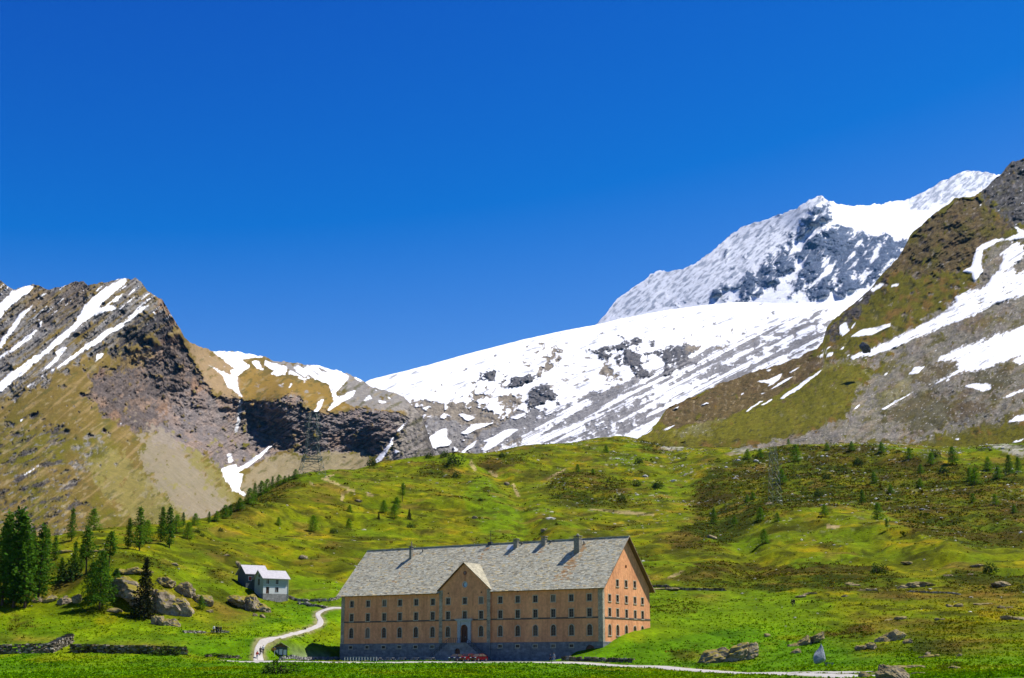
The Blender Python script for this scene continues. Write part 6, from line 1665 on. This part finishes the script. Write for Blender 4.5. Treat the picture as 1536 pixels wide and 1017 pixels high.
for lp, mt in ((hol[1], M_SHUT), (hol2[0], M_GLASS), (hol2[1], M_GLASS)):
    f = MB(); (x0, za_), (x1, _), (_, zb2), _ = lp
    f.box(x0 - .08, x0, -.03, .1, za_ - .08, zb2 + .08).box(x1, x1 + .08, -.03, .1, za_ - .08, zb2 + .08).box(x0, x1, -.029, .1, zb2, zb2 + .08).box(x0, x1, -.029, .1, za_ - .08, za_)
    f.box((x0+x1)/2 - .03, (x0+x1)/2 + .03, .1, .14, za_, zb2)
    fo = f.build("window", M_WHITE, WH); g = MB(); g.add([(x0, .15, za_), (x1, .15, za_), (x1, .15, zb2), (x0, .15, zb2)], [(0,1,2,3)]); g.build("pane", mt, fo)
(x0, za_), (x1, _), (_, zb2), _ = hol[0]
g = MB(); g.box(x0, x1, .12, .18, za_, zb2); d_ = g.build("door", M_SHUT, WH); g = MB(); g.tube([(x1 - .12, .05, za_ + .9), (x1 - .12, .05, za_ + 1.05)], .025, 6); g.build("handle", M_PALEMETAL, d_)
for lp in gh:
    (y0, za_), (y1, _), (_, zb2), _ = lp
    f = MB(); f.box(-.03, .1, y0 - .07, y0, za_, zb2).box(-.03, .1, y1, y1 + .07, za_, zb2).box(-.029, .1, y0, y1, zb2, zb2 + .07).box(-.029, .1, y0, y1, za_ - .07, za_); fo = f.build("window", M_SHUT, WH)
    g = MB(); g.add([(.16, y0, za_), (.16, y1, za_), (.16, y1, zb2), (.16, y0, zb2)], [(0,1,2,3)]); g.build("pane", M_GLASS, fo)
def gable_roof(x0, x1, y0, y1, ze2, zr2, name, parent, mat, oe=.55, og=.5, th=.14):
    ym = (y0 + y1) / 2; sl = (zr2 - ze2) / (ym - y0); m = MB()
    for s in (-1, 1):
        ye = y0 - oe if s < 0 else y1 + oe; zl = ze2 - oe * sl
        A = [(x0 - og, ye, zl), (x1 + og, ye, zl), (x1 + og, ym, zr2), (x0 - og, ym, zr2)]
        m.add(A + [(x, y, z + th) for x, y, z in A], [(0,1,2,3), (4,5,6,7), (0,1,5,4), (1,2,6,5), (2,3,7,6), (3,0,4,7)])
    return m.build(name, mat, parent)
gable_roof(0, HX, 0, HY_, ze_ + .02, zr_ + .02, "roof", WH, M_HROOF)
# rear wing, set higher and to the left
m = MB(); rx0, rx1, ry0, ry1, rz0, rz1 = -1.6, 4.6, 7.2, 12.4, 1.0, 7.4
rh = [rect(-.4, .9, rz1 - 2.0, rz1 - 1.0)]
m.wall([(rx0, rz0), (rx1, rz0), (rx1, rz1), (rx0, rz1)], rh, lambda u, z, d: (u, ry0 + d, z), .2)
for x in (rx0, rx1): m.add([(x, ry0, rz0), (x, ry1, rz0), (x, ry1, rz1), (x, (ry0+ry1)/2, rz1 + 2.1), (x, ry0, rz1)], [(0,1,2,3,4)])
m.add([(rx0, ry1, rz0), (rx1, ry1, rz0), (rx1, ry1, rz1), (rx0, ry1, rz1)], [(0,1,2,3)])
m.box(.3, 4.2, HY_ + .001, ry0 - .001, 1.0, 6.2)
m.build("rear_wing_wall", M_DTEAL, WH)
(x0, za_), (x1, _), (_, zb2), _ = rh[0]
f = MB(); f.box(x0 - .1, x0, ry0 - .05, ry0 + .1, za_, zb2).box(x1, x1 + .1, ry0 - .05, ry0 + .1, za_, zb2).box(x0 - .1, x1 + .1, ry0 - .051, ry0 + .1, zb2, zb2 + .1).box(x0 - .1, x1 + .1, ry0 - .051, ry0 + .1, za_ - .1, za_); fo = f.build("window", M_WHITE, WH)
g = MB(); g.add([(x0, ry0 + .12, za_), (x1, ry0 + .12, za_), (x1, ry0 + .12, zb2), (x0, ry0 + .12, zb2)], [(0,1,2,3)]); g.build("pane", M_REDF, fo)
gable_roof(rx0, rx1, ry0, ry1, rz1 + .02, rz1 + 2.12, "rear_roof", WH, M_HROOF)
m = MB(); m.tube([(HX + .06, -.06, z0w), (HX + .06, -.06, ze_ - .3)], .06, 8); m.build("downpipe", M_PALEMETAL, WH)

# ------------------------------------------------------------------ kiosk beside the path
pk = drop(421, 984)
K = thing("kiosk", "small dark wooden information kiosk with gable roof and three white panels", "kiosk", pk, math.radians(6))
m = MB()
for x in (-1.35, -.45, .45, 1.35): m.box(x - .08, x + .08, -.08, .08, -.3, 1.75)
m.box(-1.45, 1.45, -.06, .06, 1.75, 1.95); m.box(-1.35, 1.35, .085, .12, 0.1, 1.75); m.build("frame", M_DTEAL, K)
for x in (-.9, 0, .9):
    g = MB(); g.box(x - .34, x + .34, -.05, -.02, .25, 1.35 + (.12 if x == 0 else 0)); g.build("panel", M_WHITE, K)
m = MB()
m.add([(-1.45, -.05, 1.951), (1.45, -.05, 1.951), (0, -.05, 2.75)], [(0, 1, 2)]); m.add([(-1.45, .1, 1.951), (1.45, .1, 1.951), (0, .1, 2.75)], [(0, 1, 2)]); m.build("gable_board", noisy_mat("brown_board", (.20, .10, .05), .3, 4, None, .8, .2), K)
m = MB()
for s in (-1, 1):
    A = [(s*1.85, -.8, 1.72), (s*1.85, .8, 1.72), (0, .8, 2.82), (0, -.8, 2.82)]; m.add(A + [(x, y, z + .1) for x, y, z in A], [(0,1,2,3), (4,5,6,7), (0,1,5,4), (1,2,6,5), (2,3,7,6), (3,0,4,7)])
m.build("roof", noisy_mat("grey_kiosk_shingle", (.26, .22, .18), .25, 3, None, .85, .1), K)
# way sign
ps = drop(411.5, 984)
S = thing("signpost", "hiking signpost with orange arrow plates left of the kiosk", "sign", ps)
m = MB(); m.tube([(0, 0, -.2), (0, 0, 1.9)], .05, 8); m.build("post", M_PALEMETAL, S)
M_ORNG = noisy_mat("orange_sign_paint", (.70, .26, .03), .08, 4, None, .6, .3)
for z in (1.3, 1.62):
    m = MB(); A = [(-.75, -.07, z), (-.62, -.07, z - .11), (.35, -.07, z - .11), (.35, -.07, z + .11), (-.62, -.07, z + .11)]; m.add(A + [(x, -.05, z_) for x, _, z_ in A], [(0,1,2,3,4), (9,8,7,6,5)] + [(i, (i+1) % 5, 5+(i+1) % 5, 5+i) for i in range(5)]); m.build("arrow_plate", M_ORNG, S)

# ------------------------------------------------------------------ lattice pylons
M_STEEL = noisy_mat("weathered_green_steel", (.15, .18, .14), .25, .3, None, .6, .4, 0, None, False, .3)
def lattice(m, levels, w):
    for (z0, a0), (z1, a1) in zip(levels[:-1], levels[1:]):
        cs0 = [(-a0,-a0,z0),(a0,-a0,z0),(a0,a0,z0),(-a0,a0,z0)]; cs1 = [(-a1,-a1,z1),(a1,-a1,z1),(a1,a1,z1),(-a1,a1,z1)]
        for i in range(4):
            j = (i + 1) % 4; m.bar(cs0[i], cs1[j], w * .7); m.bar(cs0[j], cs1[i], w * .7); m.bar(cs1[i], cs1[j], w * .7)
def pylon(px, pb, pt, levels, arms, label, w, rz, belt=None, name="pylon"):
    p = drop(px, pb); Hh = float(ray(px, pt)[1]) * p.y - p.z; k = Hh / levels[-1][0]
    T = thing(name, label, "pylon", p - Vector((0, 0, .5)), rz); T.scale = (k, k, k)
    for s in ((-1,-1),(1,-1),(1,1),(-1,1)):
        m = MB()
        for (z0, a0), (z1, a1) in zip(levels[:-1], levels[1:]): m.bar((s[0]*a0, s[1]*a0, z0), (s[0]*a1, s[1]*a1, z1), w)
        m.build("leg", M_STEEL, T)
    m = MB(); lattice(m, levels, w); m.build("bracing", M_STEEL, T)
    if belt:
        m = MB(); z, a, h = belt
        for i in range(4):
            c = [(-a,-a),(a,-a),(a,a),(-a,a)]; q0, q1 = c[i], c[(i+1) % 4]; m.bar((*q0, z), (*q1, z), w * 1.3); m.bar((*q0, z + h), (*q1, z + h), w * 1.3)
            for t in range(7):
                f0, f1 = t / 6, min(1, (t + 1) / 6); m.bar((q0[0] + (q1[0]-q0[0])*f0, q0[1] + (q1[1]-q0[1])*f0, z), (q0[0] + (q1[0]-q0[0])*f1, q0[1] + (q1[1]-q0[1])*f1, z + h), w * .8)
        m.build("belt_girder", M_STEEL, T)
    for z, half in arms:
        m = MB(); a = np.interp(z, [l[0] for l in levels], [l[1] for l in levels])
        for s in (-1, 1):
            for y in (-a, a): m.bar((s * a, y, z), (s * half, 0, z + .2), w * .8); m.bar((s * a, y, z + 1.6), (s * half, 0, z + .2), w * .7)
            m.tube([(s * half, 0, z + .2), (s * half, 0, z - 1.2)], .14, 6)
        m.build("cross_arm", M_STEEL, T)
    return T
pylon(467, 713, 617, [(0, 6.2), (4, 5.3), (8, 4.4), (12, 3.3), (16, 3.0), (20, 2.7), (24, 2.4), (28, 2.1), (33, 1.6)], [(22, 4.6), (26.5, 4.2), (30.5, 3.4)], "tall dark lattice pylon with splayed legs on the left hilltop", .17, .35, (8.2, 4.4, 1.5))
pylon(1163, 757, 668, [(0, 2.6), (4, 2.4), (8, 2.2), (12, 2.0), (16, 1.8), (20, 1.6), (24, 1.4), (29, 1.2)], [(21, 2.4), (25, 2.2)], "slim grey-green lattice mast on the dark right hillside", .11, .3)

# ------------------------------------------------------------------ standing stone and bench slab
pm = drop(1231, 998)
P, Fq = lump(909, 1.0, 1.0, 1.0, 4, 0, .10)
s = pm.y / 2165
V = P.copy(); zt_ = (V[:, 2] + 1) / 2
Hs = 31 * s
V = np.stack([V[:, 0] * 1.35 * 13 * s * (1.12 - zt_ * .98) + zt_ * 2.0 * s, V[:, 1] * 8 * s * (1.1 - zt_ * .9), zt_ * Hs * 1.06 - .15], 1)
o = link_mesh("standing_stone", np_mesh("standing_stone", V, Fq, np.zeros((len(V), 3)), smooth=False), noisy_mat("blue_grey_gneiss", (.27, .30, .34), .25, 1.2, 5, .85, .2, .05), None, pm)
o.rotation_euler.z = math.radians(18)
tag(o, "pointed blue-grey standing stone in the grass above the road", "monument")
pbn = drop(1244, 998.5)
m = MB(); m.box(-.75, .75, -.28, .28, .36, .5).box(-.6, -.42, -.22, .22, -.2, .358).box(.42, .6, -.22, .22, -.2, .358)
o = m.build("stone_bench", M_STONE, None, pbn); tag(o, "low dark stone bench beside the standing stone", "bench")

# ------------------------------------------------------------------ cars on the forecourt
def paint(name, c):
    m, n, l, b = new_mat(name, .3, .5); b.inputs["Base Color"].default_value = (*c, 1); b.inputs["Coat Weight"].default_value = .6; return m
M_TYRE = noisy_mat("tyre_rubber", (.02, .02, .02), .1, 5, None, .8, .2); M_RIM = noisy_mat("alloy_rim", (.5, .5, .52), .05, 5, None, .35, .5, 0, None, False, .8)
M_TAIL, _n, _l, _b = new_mat("red_tail_lamp", .25, .5); _b.inputs["Base Color"].default_value = (.5, .02, .02, 1)
M_LAMP, _n, _l, _b = new_mat("clear_head_lamp", .15, .5); _b.inputs["Base Color"].default_value = (.75, .77, .8, 1)
def car(u, v, rz, mat, label):
    w = P_L + DIR * u + NB * v; 
    T = thing("parked_car", label, "car", (w.x, w.y, float(ground_z(np.array(w.x), np.array(w.y))) + .02), rz, "cars parked on the forecourt")
    prof = [(-2.0,.32),(-2.05,.62),(-1.95,.86),(-1.15,.98),(-.55,1.42),(.95,1.45),(1.75,1.02),(2.02,.92),(2.05,.5),(1.95,.3)]
    low = [(-2.0,.32),(-2.05,.62),(-1.95,.86),(-1.15,.98),(1.75,1.0),(2.02,.92),(2.05,.5),(1.95,.3)]
    m = MB()
    n = len(low)
    rows = [(-.82,.0), (-.86,.0), (.86,.0), (.82,.0)]
    vs = []
    for y, _ in rows:
        k = .96 if abs(y) < .85 else 1.0
        vs += [(x * (1.0 if abs(y) < .85 else .985), y, z) for x, z in low]
    f = [tuple(range(n))[::-1], tuple(3*n + i for i in range(n))]
    for r0 in range(3): f += [(r0*n+i, r0*n+(i+1) % n, (r0+1)*n+(i+1) % n, (r0+1)*n+i) for i in range(n)]
    m.add(vs, f); bo = m.build("body", mat, T)
    cab = [(-1.12,.985),(-.52,1.42),(.95,1.45),(1.70,1.005)]
    m = MB(); m.add([(x, -.80 if z < 1.1 else -.62, z) for x, z in cab] + [(x, .80 if z < 1.1 else .62, z) for x, z in cab], [(0,1,5,4), (2,3,7,6), (0,3,2,1), (4,5,6,7)]); m.build("windows", M_GLASS, T)
    m = MB(); m.add([(-.5,-.63,1.425),(.93,-.63,1.455),(.93,.63,1.455),(-.5,.63,1.425),(-.5,-.6,1.47),(.9,-.6,1.5),(.9,.6,1.5),(-.5,.6,1.47)], [(0,3,2,1),(4,5,6,7),(0,1,5,4),(1,2,6,5),(2,3,7,6),(3,0,4,7)])
    for s in (-1, 1):
        for x0, z0, x1, z1 in ((-1.14,.98,-.52,1.44),(1.72,1.0,.95,1.46),(.2,.99,.2,1.44)): m.bar((x0, s*.805, z0), (x1, s*.63, z1), .07)
    m.build("roof", mat, T)
    for x in (-1.25, 1.3):
        for s in (-1, 1):
            m = MB(); c = [(x + .31*math.cos(t), s*.70, .31 + .31*math.sin(t)) for t in [2*math.pi*k/16 for k in range(16)]]; c2 = [(a, s*.89, b) for a, _, b in c]
            m.add(c + c2, [tuple(range(16)), tuple(16+i for i in range(16))] + [(i, (i+1) % 16, 16+(i+1) % 16, 16+i) for i in range(16)]); wh = m.build("wheel", M_TYRE, T)
            m = MB(); m.add([(x + .19*math.cos(t), s*.895, .31 + .19*math.sin(t)) for t in [2*math.pi*k/12 for k in range(12)]], [tuple(range(12))]); m.build("rim", M_RIM, wh)
    for s in (-1, 1):
        m = MB(); m.box(-2.07, -1.93, s*.62 - .16, s*.62 + .16, .66, .82); m.build("headlight", M_LAMP, T)
        m = MB(); m.box(1.94, 2.07, s*.66 - .13, s*.66 + .13, .68, .9); m.build("tail_light", M_TAIL, T)
hz_ = math.atan2(DIR.y, DIR.x)
cu = lambda px: fac(px, 988)[0]
car(cu(722), -9.0, hz_ + math.pi / 2 + .1, paint("dark_blue_paint", (.012, .018, .05)), "dark blue car parked at the right foot of the stair")
car(cu(739) , -9.0, hz_ + math.pi / 2, paint("bright_red_paint", (.16, .005, .007)), "bright red car parked right of the dark blue one")
car(cu(755) , -9.0, hz_ + math.pi / 2 - .05, paint("deep_red_paint", (.09, .004, .006)), "deep red car, rightmost on the forecourt")

# ------------------------------------------------------------------ tables and posts in front of the long facade
def fore(px, v):
    u = fac(px, 988, v)[0]; w = P_L + DIR * u + NB * v; return Vector((w.x, w.y, float(ground_z(np.array(w.x), np.array(w.y)))))
M_TABLE = noisy_mat("pale_table_board", (.50, .50, .48), .15, 3, None, .7, .2); 
tl = ["leftmost pale picnic table on the dark forecourt", "second pale picnic table from the left on the forecourt", "third pale picnic table from the left on the forecourt", "pale picnic table below the fifth arched window", "pale picnic table nearest the stair's left foot"]
for i, px in enumerate((566, 585, 604, 624, 645)):
    T = thing("picnic_table", tl[i], "table", fore(px, -8.5), hz_, "picnic tables on the forecourt")
    m = MB(); m.box(-.9, .9, -.4, .4, .70, .76); m.build("tabletop", M_TABLE, T)
    for s in (-1, 1):
        m = MB(); m.box(-.9, .9, s*.72 - .15, s*.72 + .15, .42, .47); m.build("seat", M_TABLE, T)
        m = MB(); m.bar((s*.65, -.7, 0), (s*.65, .25, .70), .07); m.bar((s*.65, .7, 0), (s*.65, -.25, .70), .07); m.bar((s*.65, -.8, .40), (s*.65, .8, .40), .06); m.build("leg", M_DARK, T)
T = thing("post_railing", "row of pale posts with a thin rail along the road left of the tables", "railing", fore(517, -12), hz_)
nn = 12
for i in range(nn):
    m = MB(); m.box(i*.8 - .05, i*.8 + .05, -.05, .05, -.2, 1.0); m.build("post", M_PALEMETAL, T)
m = MB(); m.bar((0, 0, .95), ((nn-1)*.8, 0, .95), .05); m.bar((0, 0, .5), ((nn-1)*.8, 0, .5), .04); m.build("rail", M_PALEMETAL, T)

# ------------------------------------------------------------------ people
def skin_body(name, verts, edges, radii, root=0):
    me = bpy.data.meshes.new(name); me.from_pydata(verts, edges, []); me.update()
    o = bpy.data.objects.new(name, me); C.objects.link(o)
    md = o.modifiers.new("skin", 'SKIN'); md.use_smooth_shade = True
    if not me.skin_vertices: me.skin_vertices.new(name="skin")
    sk = me.skin_vertices[0].data
    for i, r in enumerate(radii): sk[i].radius = (r, r) if not isinstance(r, tuple) else r; sk[i].use_root = (i == root)
    sb_ = o.modifiers.new("sub", 'SUBSURF'); sb_.levels = 1; sb_.render_levels = 1
    dg = bpy.context.evaluated_depsgraph_get()
    out = bpy.data.meshes.new_from_object(o.evaluated_get(dg)); out.name = name
    bpy.data.objects.remove(o); bpy.data.meshes.remove(me)
    return out
def figure(stride, armswing):
    """skeleton of a walker facing -Y, 1.74 m tall; joints as vertices"""
    V, E, R, ix = [], [], [], {}
    def j(n, p, r, par=None):
        ix[n] = len(V); V.append(p); R.append(r)
        if par is not None: E.append((ix[par], ix[n]))
    j("pelvis", (0, 0, .93), (.155, .11)); j("waist", (0, 0, 1.10), (.135, .10), "pelvis"); j("chest", (0, -.01, 1.30), (.165, .115), "waist"); j("neckb", (0, 0, 1.44), (.08, .07), "chest"); j("neck", (0, -.01, 1.51), .052, "neckb")
    j("jaw", (0, -.025, 1.57), (.062, .07), "neck"); j("head", (0, -.01, 1.65), (.076, .092), "jaw"); j("crown", (0, 0, 1.72), (.055, .065), "head"); j("nose", (0, -.108, 1.625), .014, "head")
    for s, nm in ((-1, "L"), (1, "R")):
        st = stride * s; sw = -armswing * s
        j("hip" + nm, (s*.09, 0, .88), .095, "pelvis"); j("knee" + nm, (s*.10, -st*.16 - .03, .50), .058, "hip" + nm); j("ankle" + nm, (s*.10, -st*.30 + (.05 if st < 0 else 0), .09), .04, "knee" + nm); j("toe" + nm, (s*.11, -st*.30 - .15, .035), .036, "ankle" + nm)
        j("sh" + nm, (s*.19, 0, 1.40), .058, "neckb"); j("elb" + nm, (s*.25, -sw*.10 + .03, 1.13), .042, "sh" + nm); j("wri" + nm, (s*.24, -sw*.24 - .04, .90), .028, "elb" + nm); j("palm" + nm, (s*.235, -sw*.27 - .055, .83), (.022, .036), "wri" + nm)
        px_, py_, pz_ = V[ix["palm" + nm]]
        for f in range(4):
            dy = -.030 + f * .02; l_ = (.072, .082, .076, .060)[f]
            j("f%d" % f + nm, (px_, py_ + dy, pz_ - .03), .0095, "palm" + nm); j("g%d" % f + nm, (px_ - s*.012, py_ + dy - .006, pz_ - .03 - l_*.6), .0085, "f%d" % f + nm); j("h%d" % f + nm, (px_ - s*.03, py_ + dy - .01, pz_ - .03 - l_), .008, "g%d" % f + nm)
        j("t0" + nm, (px_ - s*.008, py_ - .045, pz_ - .005), .0095, "palm" + nm); j("t1" + nm, (px_ - s*.02, py_ - .06, pz_ - .045), .008, "t0" + nm)
    return V, E, R, ix
def sub_skin(name, fig, names, grow, extra=None):
    V, E, R, ix = fig; ids = [ix[n] for n in names]; mp = {a: k for k, a in enumerate(ids)}
    vs = [V[i] for i in ids]; rs = [tuple((x if isinstance(x, float) else x) * 1.0 + grow for x in (R[i] if isinstance(R[i], tuple) else (R[i], R[i]))) for i in ids]
    es = [(mp[a], mp[b]) for a, b in E if a in mp and b in mp]
    return skin_body(name, vs, es, rs)
POSES = []
for st_, sw_ in ((1.0, .8), (-.8, -.7), (.12, .1)):
    fg = figure(st_, sw_); V, E, R, ix = fg
    body = skin_body("body", V, E, R)
    jac = sub_skin("jacket", fg, ["pelvis", "waist", "chest", "neckb", "shL", "elbL", "wriL", "shR", "elbR", "wriR"], .020)
    tro = sub_skin("trousers", fg, ["pelvis", "hipL", "kneeL", "ankleL", "hipR", "kneeR", "ankleR"], .016)
    sho = MB(); 
    for nm in "LR":
        a, t = Vector(V[ix["ankle" + nm]]), Vector(V[ix["toe" + nm]]); m0 = a.lerp(t, .5)
        sho.tube([(a.x, a.y + .07, a.z - .03), (a.x, a.y + .02, a.z - .02), (m0.x, m0.y, m0.z - .01), (t.x, t.y - .05, t.z)], [.035, .055, .05, .03], 8)
    shm = sho.mesh("boots", True)
    hr = MB(); hr.lathe([(.085, 1.62), (.098, 1.67), (.085, 1.73), (.045, 1.768), (.01, 1.775)], 0, .016, 12); hm = hr.mesh("hair", True)
    POSES.append((body, jac, tro, shm, hm))
M_SKIN = noisy_mat("skin", (.55, .33, .23), .05, 8, None, .6, .3); M_HAIR = noisy_mat("dark_hair", (.03, .02, .015), .2, 20, None, .7, .2); M_BOOT = noisy_mat("brown_boot", (.05, .035, .025), .2, 10, None, .8, .2)
for a, mt in ((0, M_SKIN), (3, M_BOOT), (4, M_HAIR)):
    for p in POSES: p[a].materials.append(mt)
_cl = {}
def cloth(name, c):
    if name not in _cl: _cl[name] = noisy_mat(name, c, .12, 12, None, .9, .1)
    return _cl[name]
def person(pos, pose, rz, jc, tc_, label, group=None, k=1.0, pack=None):
    T = thing("person", label, "person", pos, rz, group); T.scale = (k, k, k)
    b, j_, t_, s_, h_ = POSES[pose]
    link_mesh("body", b, None, T)
    for nm, me, mt in (("jacket", j_, jc), ("trousers", t_, tc_)):
        me = me.copy(); me.materials.clear(); me.materials.append(mt); link_mesh(nm, me, None, T)
    link_mesh("boots", s_, None, T); link_mesh("hair", h_, None, T)
    if pack:
        m = MB(); m.box(-.15, .15, .13, .30, 1.0, 1.45).box(-.12, .12, .14, .27, 1.451, 1.55); m.build("backpack", pack, T)
red, black, white, navy, grey_, brn_ = cloth("red_cloth", (.55, .05, .02)), cloth("black_cloth", (.018, .018, .02)), cloth("white_cloth", (.72, .72, .72)), cloth("navy_cloth", (.02, .03, .08)), cloth("grey_blue_cloth", (.20, .26, .32)), cloth("brown_cloth", (.10, .05, .03))
G1 = "walkers on the gravel path"
person(drop(385.5, 989), 0, .3, red, grey_, "walker in a red jacket on the path, front left of three", G1, 1.0, brn_)
person(drop(390.5, 983), 1, .2, black, black, "walker all in black in the middle of the path group", G1, 1.05)
person(drop(394.5, 980), 2, .4, white, navy, "walker with a white top behind the black-clad one on the path", G1, 1.0)
G2 = "walkers standing by the low wall ruin"
person(drop(320.5, 950), 2, .5, white, black, "light topped walker, leftmost of the group at the wall ruin", G2)
person(drop(324.5, 950.5), 2, -.4, black, black, "black clad walker second from left at the wall ruin", G2, 1.03)
person(drop(327.5, 950.5), 1, .2, brn_, navy, "brown jacketed walker second from right at the wall ruin", G2)
person(drop(331, 950.3), 2, -.9, navy, black, "navy jacketed walker, rightmost of the group at the wall ruin", G2, .98)
G3 = "two walkers on the right meadow"
person(drop(1188.5, 910), 0, 2.6, black, black, "left one of two dark walkers on the right meadow", G3)
person(drop(1191.5, 909.5), 1, 2.4, black, navy, "right and taller one of two dark walkers on the right meadow", G3, 1.06)
person(fore(831, -13.5), 0, -1.2, grey_, grey_, "walker in grey-blue on the forecourt near the cellar arch", None, 1.05)
person(fore(825.5, -13.0), 1, -1.2, navy, black, "dark clad shorter walker left of the grey-blue one", None, .92)

# ------------------------------------------------------------------ the air
_zmin = min(float((o.matrix_world @ Vector(c)).z) for o in list(C.objects) if o.get("kind") == "structure" for c in o.bound_box)
m = MB(); m.box(-9000, 9000, -60, 13500, _zmin - 1.0, 3600)
MH = bpy.data.materials.new("mountain_air"); MH.use_nodes = True; _n, _l = MH.node_tree.nodes, MH.node_tree.links
_n.remove(_n["Principled BSDF"]); _v = _n.new("ShaderNodeVolumePrincipled")
_v.inputs["Color"].default_value = (.05, .46, 1.0, 1); _v.inputs["Density"].default_value = 0.8e-5; _v.inputs["Anisotropy"].default_value = 0.2
_l.new(_v.outputs[0], _n["Material Output"].inputs["Volume"])
o = m.build("haze", MH); tag(o, "thin blue mountain air over the whole valley", "haze", kind="stuff")
